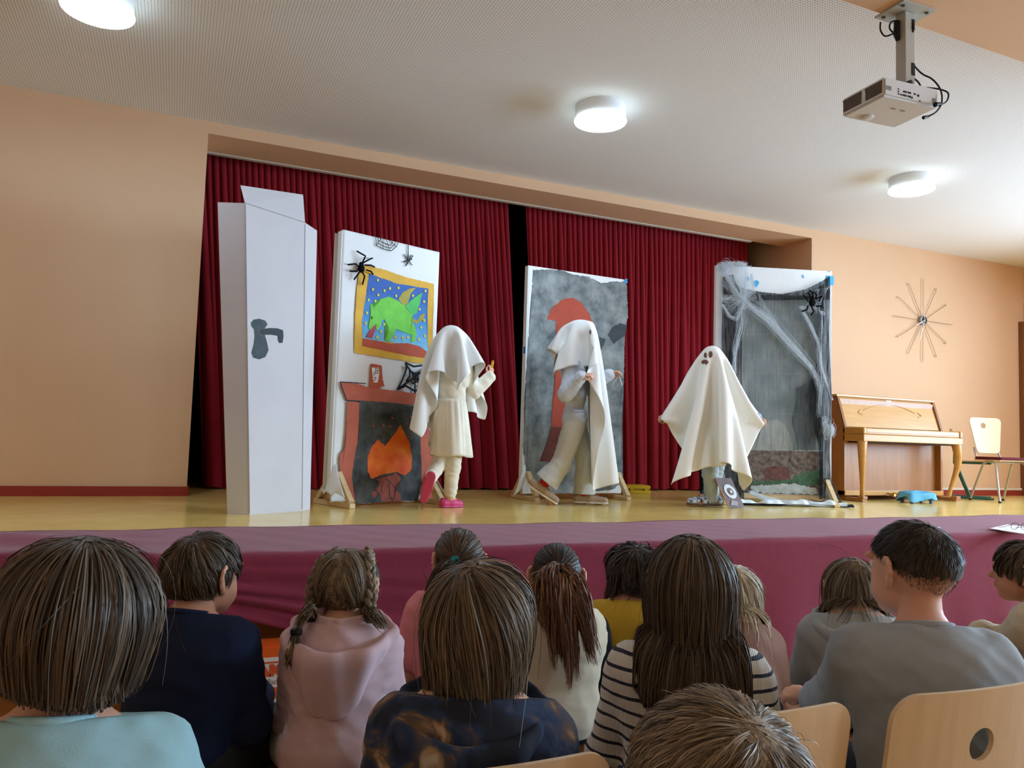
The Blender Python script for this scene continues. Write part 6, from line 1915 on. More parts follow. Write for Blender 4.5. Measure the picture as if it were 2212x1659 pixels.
# blond girl behind
p9 = seated('person in a taupe shirt just beyond the striped pullover', (1585, 1212), 2.55, 36, cloth_mat('taupe_jersey', (164, 132, 122)), seat=0.33, hs=0.94, sw=0.15, lean=0.06, hairtop=0.016)
add_hair(p9, 2400, 0.30, HB_BLOND, 9, width=0.0018, clumps=80, vol=0.022, grav=0.55, noise=0.16, steps=16, cut_z=p9['C'][2]-0.17, xmax=0.11, curl=0.12, fly=60)

# short-haired head right in front
p10 = seated('person whose head alone shows, nearest at the bottom edge of the picture', (1548, 1478), 0.745, 22, cloth_mat('grey_blue_shirt', (110, 124, 136)), seat=0.41, hs=1.05, sw=0.165, lean=0.04, hyaw=4, hairtop=0.014, sleeve='short')
add_hair(p10, 9500, 0.040, HB_SAND, 10, width=0.0006, clumps=400, camount=0.5, vol=0.013, grav=0.12, crown=(0.25, -0.42, 0.88), steps=7, cling=0.6, lift=0.25, noise=0.22, front=0.62, side=0.10, back=-0.6, fly=50, cap_n=4000, cap_w=0.0018, cap_off=0.0022)

# girl in grey hoodie
p11 = seated('person in a light grey hoodie leaning forward in the front row', (1838, 1197), 2.62, 34, cloth_mat('light_grey_fleece', (168, 172, 172)), seat=0.34, hs=0.97, sw=0.165, lean=0.08, hyaw=-2, hpitch=-8, hairtop=0.016, hood=1.0, loose=0.016, collar=False, wr=0.0085)
add_hair(p11, 2400, 0.26, HB_ASH, 11, width=0.0018, clumps=90, vol=0.020, grav=0.55, noise=0.14, steps=14, cut_z=p11['C'][2]-0.13, xmax=0.105, fly=40)

# boy in grey sweater
p12 = seated('person in a grey sweater looking left on the chair with the hole', (1968, 1118), 1.66, 28, cloth_mat('grey_sweatshirt', (164, 170, 176)), seat=0.43, hs=0.98, sw=0.176, lean=0.07, hyaw=24, hairtop=0.012, b=1.06, nk=0.232, loose=0.015, wr=0.0085, trousers=cloth_mat('charcoal_trousers', (52, 54, 58)), arms={-1: dict(elbow=(1805, 1515, 1.74), wrist=(1768, 1512, 1.86), dir=(-0.85, 0.45, 0.15), back=(0.1, -0.5, 0.9), curl=0.8)})
add_hair(p12, 8000, lambda d, r: np.interp(d[:, 2], [-0.75, -0.3, 0.15, 0.6], [0.004, 0.008, 0.018, 0.034])*(1+r.normal(0, 0.12, len(d))), HB_BLACK, 12, width=0.0008, clumps=0, vol=0.011, grav=0.10, crown=(0.1, -0.40, 0.9), steps=6, cling=0.85, lift=0.12, noise=0.15, front=0.60, side=0.0, back=-0.85, fly=0, thin=((-0.9, -0.55, -0.2, 0.2), (0.25, 0.55, 0.95, 1.0)), cap_side=0.3, cap_back=-0.1)

# boy at the right edge
p13 = seated('person in a cream pullover and black trousers at the right edge', (2212, 1162), 2.72, -14, cloth_mat('cream_pullover_cloth', (208, 196, 170)), seat=0.36, hs=1.0, sw=0.16, lean=0.10, hyaw=10, hairtop=0.018, skin=M_SKIN2, wr=0.0085, trousers=cloth_mat('black_trousers', (34, 34, 36)), arms={-1: dict(elbow=(2165, 1400, 2.75), wrist=(2112, 1368, 2.72), dir=(-0.95, 0.25, 0.15), curl=0.5), 1: dict(elbow=(2200, 1395, 2.95), wrist=(2118, 1362, 2.85), dir=(-0.95, 0.2, 0.1), curl=0.5)})
add_hair(p13, 2600, 0.085, HB_DARK, 13, width=0.0017, clumps=80, vol=0.018, grav=0.4, crown=(0.0, -0.35, 0.93), steps=9, cling=0.4, noise=0.15, front=0.35, side=0.0, back=-0.5, fly=20)

bench(-0.25, 1.62, 2.10, 0.345, 'long brown wooden bench under the navy, pink and yellow clad people')
bench(1.78, 3.3, 1.80, 0.345, 'brown wooden bench under the person in the light grey hoodie')
# ------------------------------------------------------------------ the three ghosts on the stage
def simulate_sheet(X, spacing, colliders, pins=None, steps=150, iters=12, margin=0.012, friction=0.95, floor=0.015, damp=0.965, release=0.8):
    """a hanging sheet: distance-constrained cloth that falls onto the body"""
    X = X.astype(float).copy()
    n, m, _ = X.shape
    prev = X.copy()
    g = np.array([0, 0, -9.8])*(1/200.0)**2
    pins = pins or []
    start = {k: X[k].copy() for k, _ in pins}
    d1, d2, d3 = spacing, spacing*math.sqrt(2), spacing*2
    groups = []
    for p in (0, 1):
        groups.append((slice(None), slice(p, m-1, 2), slice(None), slice(p+1, m, 2), d1, 1.0))
        groups.append((slice(p, n-1, 2), slice(None), slice(p+1, n, 2), slice(None), d1, 1.0))
        groups.append((slice(p, n-1, 2), slice(0, m-1), slice(p+1, n, 2), slice(1, m), d2, 0.55))
        groups.append((slice(p, n-1, 2), slice(1, m), slice(p+1, n, 2), slice(0, m-1), d2, 0.55))
    bend = []
    for p in (0, 1):
        c = np.array([j for j in range(m-2) if (j//2) % 2 == p]); r_ = np.array([i for i in range(n-2) if (i//2) % 2 == p])
        bend.append(('c', c)); bend.append(('r', r_))
    def solve(A, B, d, k):
        v = B-A
        L = np.linalg.norm(v, axis=-1, keepdims=True)
        q = v*(0.5*k*(L-d)/np.maximum(L, 1e-6))
        return q
    for st in range(steps):
        vel = (X-prev)*damp
        prev = X.copy()
        X += vel+g
        fr = min(1.0, (st+1)/(steps*0.6))
        for it in range(iters):
            for (a, b, c, d, L, k) in groups:
                q = solve(X[a, b], X[c, d], L, k)
                X[a, b] += q; X[c, d] -= q
            if it % 3 == 0:
                for kind, ix in bend:
                    if kind == 'c':
                        q = solve(X[:, ix], X[:, ix+2], d3, 0.25); X[:, ix] += q; X[:, ix+2] -= q
                    else:
                        q = solve(X[ix], X[ix+2], d3, 0.25); X[ix] += q; X[ix+2] -= q
            for k, tgt in pins:
                X[k] = start[k]+(np.array(tgt)-start[k])*fr
            if it % 2 == 1 or it == iters-1:
                flat = X.reshape(-1, 3); before = flat.copy()
                flat = colliders_push(flat, colliders, margin)
                flat[:, 2] = np.maximum(flat[:, 2], floor)
                hit = np.linalg.norm(flat-before, axis=1) > 1e-6
                pf = prev.reshape(-1, 3)
                pf[hit] += (flat[hit]-pf[hit])*friction
                prev = pf.reshape(X.shape); X = flat.reshape(X.shape)
    return X

def sheet_mesh(name, X, material, parent):
    n, m, _ = X.shape
    idx = np.arange(n*m).reshape(n, m)
    F = np.stack([idx[:-1, :-1], idx[1:, :-1], idx[1:, 1:], idx[:-1, 1:]], -1).reshape(-1, 4)
    o = mesh_obj(name, X.reshape(-1, 3), F, material, parent, True)
    md = o.modifiers.new('smooth', 'SUBSURF'); md.levels = 1; md.render_levels = 1
    md = o.modifiers.new('thickness', 'SOLIDIFY'); md.thickness = 0.002
    return o, F

def flat_sheet(cx, cy, z, w, h, n, ang):
    m = int(round(n*h/w))
    u = np.linspace(-w/2, w/2, n); v = np.linspace(-h/2, h/2, m)
    U, Vv = np.meshgrid(u, v, indexing='ij')
    c, s = math.cos(ang), math.sin(ang)
    return np.stack([cx+U*c-Vv*s, cy+U*s+Vv*c, np.full(U.shape, z)], -1), u[1]-u[0]

def ghost_root(label, px, py):
    f = at(px, py, z=STAGE_Z)
    dep = float((f-CAM)@_f)
    rz = -math.atan2(f[0], f[1])
    root = empty('person', tuple(f), rz, label, 'person', 'people dressed as ghosts')
    ch, sh = math.cos(rz), math.sin(rz)
    RT = np.array([[ch, -sh, 0], [sh, ch, 0], [0, 0, 1]])
    def J(x, y, away=0.0):
        """joint seen at a spot of the photograph, 'away' metres behind the figure's plane"""
        return RT.T@(at(x, y, depth=dep+away)-f)
    return root, J

def figure_parts(j, hs, R, b=1.0):
    """volumes of a standing child from named joints"""
    hp, fine = head_prims(j['C'], R, hs)
    up = j['N']-j['H']
    ax = j['SR']-j['SL']; ax = ax/np.linalg.norm(ax)
    fw = np.cross(np.array([0, 0, 1.0]), ax); fw /= np.linalg.norm(fw)
    RB = np.stack([ax, fw, np.cross(ax, fw)], 1)
    sw = np.linalg.norm(j['SR']-j['SL'])/2
    torso = [('e', j['H'], np.array((0.118, 0.095, 0.10))*b, RB), ('e', lerp(j['H'], j['N'], 0.38), np.array((0.102, 0.078, 0.13))*b, RB), ('e', lerp(j['H'], j['N'], 0.72), np.array((sw+0.018, 0.085, 0.13))*np.array([1, b, 1]), RB),
             cap(lerp(j['N'], j['SL'], 0.75)+np.array([0, 0, -0.01]), lerp(j['N'], j['SR'], 0.75)+np.array([0, 0, -0.01]), 0.045*b)]
    neck = cap(j['N']+np.array([0, 0, -0.04]), j['C']+R@(np.array([0, -0.015, -0.05])*hs), 0.04*hs, 0.042*hs)
    arms = [cap(j['SL'], j['EL'], 0.040*b, 0.034*b), cap(j['SR'], j['ER'], 0.040*b, 0.034*b)]
    fore = [cap(j['EL'], j['WL'], 0.033*b, 0.022*b), cap(j['ER'], j['WR'], 0.033*b, 0.022*b)]
    thigh = [cap(lerp(j['H'], j['HL'], 1.0), j['KL'], 0.070*b, 0.050*b), cap(j['HR'], j['KR'], 0.070*b, 0.050*b)]
    shin = [cap(j['KL'], j['AL'], 0.048*b, 0.030*b), cap(j['KR'], j['AR'], 0.048*b, 0.030*b)]
    foot = [cap(j['AL'], j['TL'], 0.030*b, 0.022*b), cap(j['AR'], j['TR'], 0.030*b, 0.022*b)]
    return dict(head=hp, fine=fine, torso=torso, neck=neck, arms=arms, fore=fore, thigh=thigh, shin=shin, foot=foot)

def figure_body(root, q, hands, skin=None, R=None, j=None, hs=1.0):
    parts = [surface(q['torso']+q['arms']+q['fore']+q['thigh']+q['shin']+q['foot']+[q['neck']], 0.010, k=0.03), surface(q['head']+q['fine']+[q['neck']], 0.006, k=0.010)]
    for h in hands: parts.append(surface(h, 0.0045, k=0.005))
    V, F = join(parts)
    mesh_obj('body', V, F, skin or M_SKIN, root, True)
    face_parts(root, j['C'], R, hs)

def shoe_blob(name, heel, toe, r, material, parent, sole=None, up=(0, 0, 1), floor=True):
    heel, toe = np.array(heel, float), np.array(toe, float)
    d = toe-heel; d /= np.linalg.norm(d)
    upv = np.array(up, float); upv -= d*(upv@d); upv /= np.linalg.norm(upv)
    pr = [cap(heel+upv*r*0.9, heel+(toe-heel)*0.45+upv*r*0.85, r*0.95, r*0.92), cap(heel+(toe-heel)*0.45+upv*r*0.8, toe+upv*r*0.62-d*r*0.4, r*0.95, r*0.72)]
    cuts = [(heel, -upv)]
    o = blob(name, pr, 0.0065, material, parent, k=0.02, cuts=cuts)
    if sole:
        sp = [cap(heel-upv*0.001, heel+(toe-heel)*0.45-upv*0.001, r*1.0, r*0.98), cap(heel+(toe-heel)*0.45-upv*0.001, toe-d*r*0.4-upv*0.001, r*1.0, r*0.80)]
        blob('sole', sp, 0.006, sole, o, k=0.02, cuts=[(heel-upv*0.002, -upv), (heel+upv*0.014, upv)])
    return o

M_SHEET = mat('white_cotton_sheet', (238, 238, 236), rough=0.85, spec=0.12, bump=0.06, bscale=500)
M_SHEET2 = mat('cream_cotton_sheet', (238, 234, 225), rough=0.85, spec=0.12, bump=0.06, bscale=500)

# ---- ghost seen from behind, reaching up with a yellow stick
def ghost_back():
    root, J = ghost_root('person seen from behind in a white ghost sheet, cream dress and pink clogs', 972, 1096)
    hs = 0.99
    j = dict(C=J(975, 738, 0.02), N=J(974, 776, 0.0), SL=J(940, 795, 0.0), SR=J(1006, 794, 0.02), EL=J(930, 852, 0.06), WL=J(945, 905, 0.22), ER=J(1024, 848, 0.10), WR=J(1058, 813, 0.16),
             H=J(974, 908, 0.0), HL=J(958, 925, 0.0), HR=J(988, 925, 0.0), KL=J(951, 998, 0.02), KR=J(978, 1008, 0.01), AL=J(929, 1034, -0.14), AR=J(972, 1074, 0.0), TL=J(917, 1068, -0.16), TR=J(988, 1088, 0.06))
    R = rot(math.radians(-30), 0, 0)
    q = figure_parts(j, hs, R, 0.95)
    hR = hand_prims(j['WR'], np.array([0.25, 0.1, 1.0]), (0.7, -0.6, 0), 0.85, 0.75, side=-1)
    hL = hand_prims(j['WL'], j['WL']-j['EL'], (-1, -0.3, 0), 0.85, 0.4, side=1)
    figure_body(root, q, [hR, hL], j=j, R=R, hs=hs)
    M_DRESS = cloth_mat('cream_dress_jersey', (232, 224, 206))
    wz = J(974, 862, 0)[2]
    blob('dress_top', q['torso']+q['arms']+[cap(x[1], lerp(x[1], x[2], 0.97), x[3]+0.010, x[4]+0.012) for x in q['fore']], 0.0085, M_DRESS, root, k=0.025, iso=0.014, wrinkle=0.010, seed=4, cuts=[(j['N']+np.array([0, 0, 0.02]), (0, 0, 1.0)), ((0, 0, wz-0.02), (0, 0, -1.0))], wr_scale=1.3)
    # gathered skirt
    c0 = J(972, 862, 0); c1 = J(974, 985, 0)
    nu, nv = 96, 20
    V = np.zeros((nv, nu, 3))
    for jv in range(nv):
        t = jv/(nv-1)
        for i in range(nu):
            a = 2*math.pi*i/nu
            pl = math.sin(a*21+1.6*math.sin(3*a)+0.7*math.sin(7*a))*0.0045*min(1, t*3+0.3)*(1-0.6*t)*(0.6+0.5*math.sin(a*4))+0.012*math.sin(a*5+1.2+t)*t
            rx = 0.112+0.040*t**0.8+pl; ry = 0.094+0.038*t**0.8+pl
            p = lerp(c0, c1, t)
            V[jv, i] = (p[0]+rx*math.cos(a), p[1]+ry*math.sin(a), p[2]+0.008*math.sin(a*4)*(t > 0.9))
    idx = np.arange(nu*nv).reshape(nv, nu); nx = np.roll(idx, -1, axis=1)
    F = np.stack([idx[:-1], nx[:-1], nx[1:], idx[1:]], -1).reshape(-1, 4)
    sk = mesh_obj('skirt', V.reshape(-1, 3), F, M_DRESS, root, True)
    sk.modifiers.new('thickness', 'SOLIDIFY').thickness = 0.003
    M_LEG = cloth_mat('cream_leggings', (234, 226, 206))
    blob('leggings', [q['torso'][0]]+q['thigh']+[cap(x[1], lerp(x[1], x[2], 0.86), x[3]+0.004, x[4]+0.012) for x in q['shin']], 0.008, M_LEG, root, k=0.02, iso=0.008, wrinkle=0.008, wr_scale=1.5, cuts=[((0, 0, j['H'][2]+0.05), (0, 0, 1.0))])
    M_CLOG = mat('pink_clog_foam', (206, 72, 122), 0.45)
    s1 = shoe_blob('clog', (j['AR'][0]-0.045, j['AR'][1]-0.02, 0.004), (j['AR'][0]+0.088, j['AR'][1]+0.06, 0.004), 0.036, M_CLOG, root, M_CLOG)
    MB().tube([(j['AR'][0]-0.05+0.0, j['AR'][1]-0.055, 0.055), (j['AR'][0]-0.062, j['AR'][1]-0.01, 0.062), (j['AR'][0]-0.03, j['AR'][1]+0.04, 0.055)], 0.008, 8).build('heel_strap', M_CLOG, s1, True)
    # lifted foot: the sole looks at the audience
    hl = J(930, 1036, -0.20); tl = J(914, 1083, -0.20)
    s2 = shoe_blob('clog', hl+np.array([0, -0.012, 0.02]), tl, 0.037, M_CLOG, root, mat('clog_sole_red', (198, 66, 96), 0.5), up=(0, 1, 0))
    # the sheet
    cols = [ell(j['C']+np.array([0, -0.008, 0.02]), np.array((0.088, 0.105, 0.092)), R), cap(j['N'], j['H'], 0.105, 0.12), cap(j['SL'], j['SR'], 0.058), cap(j['SL'], j['EL'], 0.055, 0.05), cap(j['H'], j['H']-np.array([0, 0, 0.30]), 0.13, 0.155)]
    X, sp = flat_sheet(j['C'][0]-0.06, j['C'][1]+0.07, j['C'][2]+0.13, 1.14, 1.14, 48, math.radians(66))
    X = simulate_sheet(X, sp, cols, steps=220, iters=10)
    sheet_mesh('ghost_sheet', X, M_SHEET, root)
    # what the hand holds
    h = J(1063, 790, 0.17)
    stick = empty('yellow_stick', (0, 0, 0), 0, 'short yellow stick held up by the ghost seen from behind', 'stick')
    stick.location = root.matrix_basis @ Vector(h)
    stick.rotation_euler = (0.1, 0.12, root.rotation_euler[2])
    MB().tube([(0, 0, -0.06), (0, 0, 0.03)], 0.0105, 10).build('stick_body', mat('yellow_lacquer', (232, 176, 40), 0.4), stick, True)
    MB().tube([(0, 0, 0.03), (0, 0, 0.043)], [0.0105, 0.007], 10).build('stick_tip', mat('orange_lacquer', (216, 96, 40), 0.4), stick, True)
ghost_back()

# ---- ghost walking to the right
def ghost_walk():
    root, J = ghost_root('person walking right in a white ghost sheet, flared trousers and beige sneakers', 1240, 1090)
    hs = 1.05
    j = dict(C=J(1254, 724, 0), N=J(1244, 764, 0.0), SL=J(1241, 783, 0.14), SR=J(1234, 785, -0.13), EL=J(1268, 838, 0.20), WL=J(1318, 808, 0.16), ER=J(1222, 853, -0.19), WR=J(1257, 812, -0.26),
             H=J(1241, 905, 0), HL=J(1243, 918, 0.075), HR=J(1240, 918, -0.075), KL=J(1264, 995, 0.07), KR=J(1213, 1002, -0.08), AL=J(1262, 1074, 0.07), AR=J(1172, 1052, -0.09), TL=J(1300, 1088, 0.06), TR=J(1192, 1090, -0.09))
    R = rot(math.radians(-84), math.radians(-4), 0)
    q = figure_parts(j, hs, R, 1.0)
    hR = hand_prims(j['WR'], np.array([0.9, -0.35, 0.15]), (0, -0.5, 0.8), 0.92, 0.85, side=1)
    hL = hand_prims(j['WL'], np.array([0.95, 0.0, 0.25]), (0.1, 0.4, 0.9), 0.92, 0.75, side=-1)
    figure_body(root, q, [hR, hL], j=j, R=R, hs=hs)
    M_SW = cloth_mat('pale_grey_sweatshirt', (200, 204, 214))
    blob('pullover', q['torso']+q['arms']+[cap(x[1], lerp(x[1], x[2], 0.95), x[3]+0.012, x[4]+0.012) for x in q['fore']], 0.0085, M_SW, root, k=0.025, iso=0.018, wrinkle=0.011, seed=14, cuts=[(j['N']+np.array([0, 0, 0.02]), (0.2, 0, 0.97)), ((0, 0, J(1240, 892)[2]), (0, 0, -1.0))], wr_scale=1.2)
    # flared trousers: each leg widens to the hem
    M_TR = cloth_mat('pale_stone_trousers', (206, 208, 210))
    far = [cap(j['HL'], j['KL'], 0.082, 0.066), cap(j['KL'], lerp(j['KL'], j['AL'], 1.0), 0.066, 0.088)]
    near = [cap(j['HR'], j['KR'], 0.082, 0.066), cap(j['KR'], lerp(j['KR'], j['AR'], 1.0), 0.066, 0.104)]
    waist = [((0, 0, j['H'][2]+0.06), (0, 0, 1.0))]
    dn = j['AR']-j['KR']; dn = dn/np.linalg.norm(dn)
    V, F = join([surface([q['torso'][0]]+far, 0.009, k=0.03, iso=0.010, wrinkle=0.010, seed=21, cuts=waist+[((0, 0, 0.085), (0, 0, -1.0))], wr_scale=0.9),
                 surface([q['torso'][0]]+near, 0.009, k=0.03, iso=0.010, wrinkle=0.010, seed=22, cuts=waist+[(lerp(j['KR'], j['AR'], 0.80), dn)], wr_scale=0.9)])
    mesh_obj('trousers', V, F, M_TR, root, True)
    M_SOCK = cloth_mat('red_sock', (196, 44, 46))
    for a_, t_ in ((j['AL'], j['TL']), (j['AR'], j['TR'])):
        blob('sock', [cap(a_+np.array([0, 0, -0.015]), a_+np.array([0.03 if a_[1] < 0 else 0.0, 0, 0.08]), 0.038, 0.036)], 0.008, M_SOCK, root, k=0.01, iso=0.003)
    M_SNK = mat('beige_sneaker', (176, 150, 128), 0.7, vary=0.12, vscale=20)
    M_SOLE = mat('white_sole', (222, 214, 200), 0.6)
    s1 = shoe_blob('sneaker', np.array([J(1246, 1090, 0.06)[0], 0.07, 0.012]), np.array([J(1310, 1093, 0.05)[0], 0.05, 0.012]), 0.040, M_SNK, root, M_SOLE)
    hl, tl = J(1147, 1052, -0.10), J(1200, 1098, -0.10)
    d = tl-hl
    s2 = shoe_blob('sneaker', hl, np.array([tl[0], tl[1], 0.012]), 0.040, M_SNK, root, M_SOLE, up=(0.75, -0.1, 0.65))
    cols = [ell(j['C']+np.array([0.0, 0, 0.015]), np.array((0.10, 0.096, 0.10))), cap(j['N'], j['H'], 0.10, 0.115), cap(j['SL']*0.9+j['N']*0.1, j['SR']*0.9+j['N']*0.1, 0.055), cap(j['H'], j['KL'], 0.10, 0.085), cap(j['KL'], j['AL'], 0.08, 0.09), cap(j['SL'], j['EL'], 0.05)]
    # laid over the head lengthwise: short behind, long in front
    sp = 1.72/63
    nl, nw = 64, 34
    hx, hy_, hz = j['C'][0], j['C'][1], j['C'][2]+0.125
    X = np.zeros((nl, nw, 3))
    for i in range(nl):
        s_ = -0.36+sp*i
        if s_ < -0.08: x_, z_ = -0.11-0.35*(-0.08-s_), hz-0.03-0.93*(-0.08-s_)
        elif s_ < 0.12: x_, z_ = s_*1.0, hz-0.02*(s_/0.1)**2
        else: x_, z_ = 0.135+0.16*(s_-0.12), hz-0.03-0.985*(s_-0.12)
        for k in range(nw):
            w_ = (k-(nw-1)/2)*sp
            drop = max(0.0, abs(w_)-0.09)
            fold = math.cos(w_*26+i*0.05)
            X[i, k] = (hx+x_+0.03*fold*min(1, max(0, s_-0.1)*2), hy_+math.copysign(min(abs(w_), 0.09)+drop*0.45, w_), z_-drop*0.85*(1 if abs(s_) < 0.2 else 0.3))
    pins = [((i, k), X[i, k].copy()) for i in range(10, 18) for k in (15, 16, 17, 18)]
    X = simulate_sheet(X, sp, cols, pins=pins, steps=200, iters=10, damp=0.95)
    o, F = sheet_mesh('ghost_sheet', X, M_SHEET, root)
    bv = BVHTree.FromPolygons([tuple(v) for v in X.reshape(-1, 3)], [tuple(int(i) for i in f) for f in F])
    patch_hole('eye_hole', bv, J(1275, 717, -0.8), J(1275, 717, 0.8), 0.008, 0.018, root)
    # a strand of hair below the sheet at the nape
    r = np.random.default_rng(5)
    T_ = tail(J(1222, 745, 0.0), [J(1205, 770, -0.02), J(1198, 795, -0.03)], 160, 0.022, r, wave=0.006)
    V, F = ribbons(T_, 0.0018*r.uniform(0.6, 1.3, 160), j['C'], r)
    mesh_obj('hair', V, F, HB_SAND, root, True)
    st = empty('white_straw', (0, 0, 0), 0, 'bent white straw dangling from the hand of the walking ghost', 'straw')
    a, b, c = J(1325, 813, 0.17), J(1337, 812, 0.17), J(1344, 832, 0.17)
    W_ = lambda p: root.matrix_basis @ Vector(p)
    st.location = W_(b)
    mm = mat('white_straw_plastic', (240, 240, 236), 0.4)
    MB().tube([Vector((0, 0, 0)), W_(c)-W_(b)], 0.0045, 8).build('straw_end', mm, st, True)
    MB().tube([Vector((0, 0, 0)), W_(J(1322, 832, 0.17))-W_(b)], 0.0025, 8).build('straw_end', mm, st, True)

def patch_hole(name, bv, a, b, rx, rz_, parent, m=None, n=14):
    """a cut-out showing the brown skin behind: a small facing laid on the cloth"""
    a, b = Vector(a), Vector(b)
    d = (b-a).normalized()
    side = d.cross(Vector((0, 0, 1))).normalized(); up = side.cross(d)
    V = []
    for ring in (0.0, 0.5, 1.0):
        k = 1 if ring == 0 else n
        for i in range(k):
            an = 2*math.pi*i/max(k, 1)
            o = a + side*(rx*ring*math.cos(an)) + up*(rz_*ring*math.sin(an))
            h = bv.ray_cast(o, d)
            p = h[0] if h[0] is not None else None
            if p is None: return None
            V.append(p - d*0.004)
    F = [(0, 1+i, 1+(i+1) % n) for i in range(n)] + [(1+i, 1+n+i, 1+n+(i+1) % n, 1+(i+1) % n) for i in range(n)]
    o = mesh_obj(name, V, F, m or mat('brown_cutout', (112, 74, 64), 0.8), parent, True)
    o.modifiers.new('thickness', 'SOLIDIFY').thickness = 0.002
    return o
ghost_walk()

# ---- ghost facing the audience with spread arms
def ghost_front():
    root, J = ghost_root('person facing the audience in a wide ghost sheet with eye and mouth holes', 1528, 1094)
    hs = 1.0
    j = dict(C=J(1538, 777, 0), N=J(1541, 815, 0.02), SL=J(1574, 836, 0.06), SR=J(1508, 834, -0.02), EL=J(1610, 890, 0.03), WL=J(1636, 903, -0.03), ER=J(1476, 885, -0.06), WR=J(1442, 898, -0.08),
             H=J(1542, 955, 0.03), HL=J(1556, 970, 0.06), HR=J(1532, 970, 0.0), KL=J(1544, 1022, 0.16), KR=J(1534, 1022, -0.03), AL=J(1536, 1070, 0.26), AR=J(1536, 1078, 0.0), TL=J(1512, 1072, 0.2), TR=J(1512, 1086, -0.05))
    R = rot(math.radians(146), 0, 0)
    q = figure_parts(j, hs, R, 0.95)
    hL = hand_prims(j['WL'], np.array([0.8, -0.1, -0.45]), (0.3, -0.8, 0.3), 0.9, 0.9, side=1)
    hR = hand_prims(j['WR'], np.array([-0.85, -0.1, -0.35]), (-0.3, -0.8, 0.3), 0.9, 0.9, side=-1)
    figure_body(root, q, [hL, hR], j=j, R=R, hs=hs, skin=M_SKIN2)
    def patt():
        m = bpy.data.materials.new('grey_blue_knit'); m.use_nodes = True
        nt = m.node_tree; bs = nt.nodes['Principled BSDF']; bs.inputs['Roughness'].default_value = 0.9
        tc = nt.nodes.new('ShaderNodeTexCoord'); w = nt.nodes.new('ShaderNodeTexVoronoi'); w.inputs['Scale'].default_value = 70
        nt.links.new(tc.outputs['Object'], w.inputs['Vector'])
        cr = nt.nodes.new('ShaderNodeValToRGB'); cr.color_ramp.elements[0].color = lin((70, 82, 112)); cr.color_ramp.elements[1].color = lin((206, 212, 226))
        nt.links.new(w.outputs['Color'], cr.inputs['Fac']); nt.links.new(cr.outputs['Color'], bs.inputs['Base Color'])
        return m
    blob('pullover', q['torso']+q['arms']+[cap(x[1], lerp(x[1], x[2], 0.94), x[3]+0.006, x[4]+0.014) for x in q['fore']], 0.009, patt(), root, k=0.02, iso=0.010, wrinkle=0.004, cuts=[(j['N']+np.array([0, 0, 0.02]), (0, 0, 1.0))])
    M_JEANS = cloth_mat('pale_denim', (176, 184, 188), vary=0.08)
    blob('jeans', [q['torso'][0]]+[cap(x[1], x[2], x[3]+0.004, x[4]+0.012) for x in q['thigh']]+[cap(x[1], lerp(x[1], x[2], 1.03), x[3]+0.004, x[4]+0.020) for x in q['shin']], 0.008, M_JEANS, root, k=0.02, iso=0.010, wrinkle=0.009, wr_scale=1.4, cuts=[((0, 0, 0.035), (0, 0, -1.0)), ((0, 0, j['H'][2]+0.05), (0, 0, 1.0))])
    def check():
        m = bpy.data.materials.new('grey_check_felt'); m.use_nodes = True
        nt = m.node_tree; bs = nt.nodes['Principled BSDF']; bs.inputs['Roughness'].default_value = 0.9
        tc = nt.nodes.new('ShaderNodeTexCoord'); w = nt.nodes.new('ShaderNodeTexChecker'); w.inputs['Scale'].default_value = 34
        w.inputs['Color1'].default_value = lin((206, 212, 222)); w.inputs['Color2'].default_value = lin((122, 132, 156))
        nt.links.new(tc.outputs['Object'], w.inputs['Vector']); nt.links.new(w.outputs['Color'], bs.inputs['Base Color'])
        return m
    M_SL = check(); M_SLS = mat('brown_slipper_sole', (92, 66, 52), 0.6)
    x1 = J(1549, 1094)[0]; x0 = J(1488, 1092)[0]
    s1 = shoe_blob('slipper', np.array([x1, 0.02, 0.010]), np.array([x0, -0.08, 0.014]), 0.046, M_SL, root, M_SLS)
    d = np.array([x0-x1, -0.10, 0]); d /= np.linalg.norm(d); sd = np.cross(np.array([0, 0, 1.0]), d)
    for t in (0.38, 0.62):
        c = np.array([x1, 0.02, 0])+(np.array([x0, -0.08, 0])-np.array([x1, 0.02, 0]))*t
        MB().tube([c+sd*0.046+np.array([0, 0, 0.03]), c+sd*0.036+np.array([0, 0, 0.064]), c+np.array([0, 0, 0.076]), c-sd*0.036+np.array([0, 0, 0.064]), c-sd*0.046+np.array([0, 0, 0.03])], 0.006, 8).build('strap', mat('dark_strap', (46, 54, 74), 0.6), s1, True)
    shoe_blob('slipper', np.array([j['AL'][0]+0.03, j['AL'][1], 0.010]), np.array([j['TL'][0], j['TL'][1], 0.014]), 0.040, M_SL, root, M_SLS)
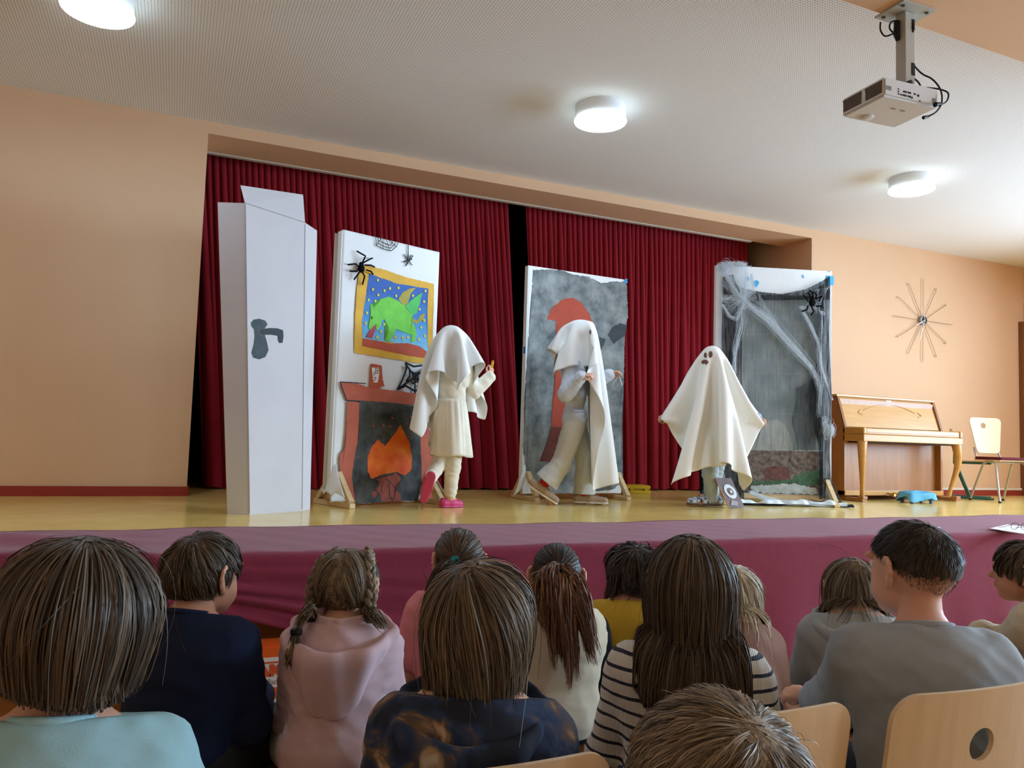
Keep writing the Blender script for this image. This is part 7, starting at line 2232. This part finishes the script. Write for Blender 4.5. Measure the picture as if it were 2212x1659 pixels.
    # wide sheet, held out by both hands
    cols = [ell(j['C']+np.array([0, 0, 0.015]), np.array((0.086, 0.094, 0.096))), cap(j['N'], j['H'], 0.10, 0.12), cap(j['SL'], j['SR'], 0.055), cap(j['SL'], j['EL'], 0.052, 0.048), cap(j['SR'], j['ER'], 0.052, 0.048), cap(j['EL'], j['WL'], 0.045, 0.035), cap(j['ER'], j['WR'], 0.045, 0.035), cap(j['H'], j['KR'], 0.12, 0.09), cap(j['H'], j['KL'], 0.12, 0.09)]
    n = 54
    X, sp = flat_sheet(j['C'][0]+0.01, j['C'][1]-0.13, j['C'][2]+0.13, 1.42, 1.58, n, math.radians(8))
    m_ = X.shape[1]
    def nearest(q):
        dd = ((X[:, :, :2]-np.array(q))**2).sum(-1)
        return np.unravel_index(dd.argmin(), dd.shape)
    hl = J(1640, 920, -0.08); hr = J(1441, 914, -0.12)
    kl = nearest((j['C'][0]+0.70, j['C'][1]-0.22)); kr = nearest((j['C'][0]-0.70, j['C'][1]-0.32))
    pins = [(kl, hl), (kr, hr)]
    X = simulate_sheet(X, sp, cols, pins=pins, steps=240, iters=10)
    o, F = sheet_mesh('ghost_sheet', X, M_SHEET2, root)
    bv = BVHTree.FromPolygons([tuple(v) for v in X.reshape(-1, 3)], [tuple(int(i) for i in f) for f in F])
    for (nm, x, y, rx, rz_) in (('eye_hole', 1515, 762, 0.013, 0.027), ('eye_hole', 1535, 765.5, 0.017, 0.028), ('nose_hole', 1523.5, 767, 0.012, 0.022), ('mouth_hole', 1522.5, 782, 0.030, 0.020)):
        patch_hole(nm, bv, J(x, y, -0.8), J(x, y, 0.8), rx, rz_, root)
ghost_front()

# ---- a child sitting low behind the front ghost: only shorts, shins and clogs show
p14 = seated('person in black shorts and dark blue clogs sitting behind the front-facing ghost', (1560, 900), 7.7, 228, cloth_mat('dark_shirt', (40, 42, 52)), seat=0.26, hs=0.98, sw=0.15, lean=0.02, hairtop=0.012, skin=M_SKIN2, sleeve='short', zoff=STAGE_Z, trousers=cloth_mat('black_sport_shorts', (24, 24, 28)), shoes=mat('dark_blue_clog', (52, 62, 100), 0.5), group='people behind the props', knee=0.30)
add_hair(p14, 900, 0.06, HB_DARK, 14, width=0.003, clumps=0, vol=0.015, grav=0.3, steps=6, cling=0.5, fly=0)
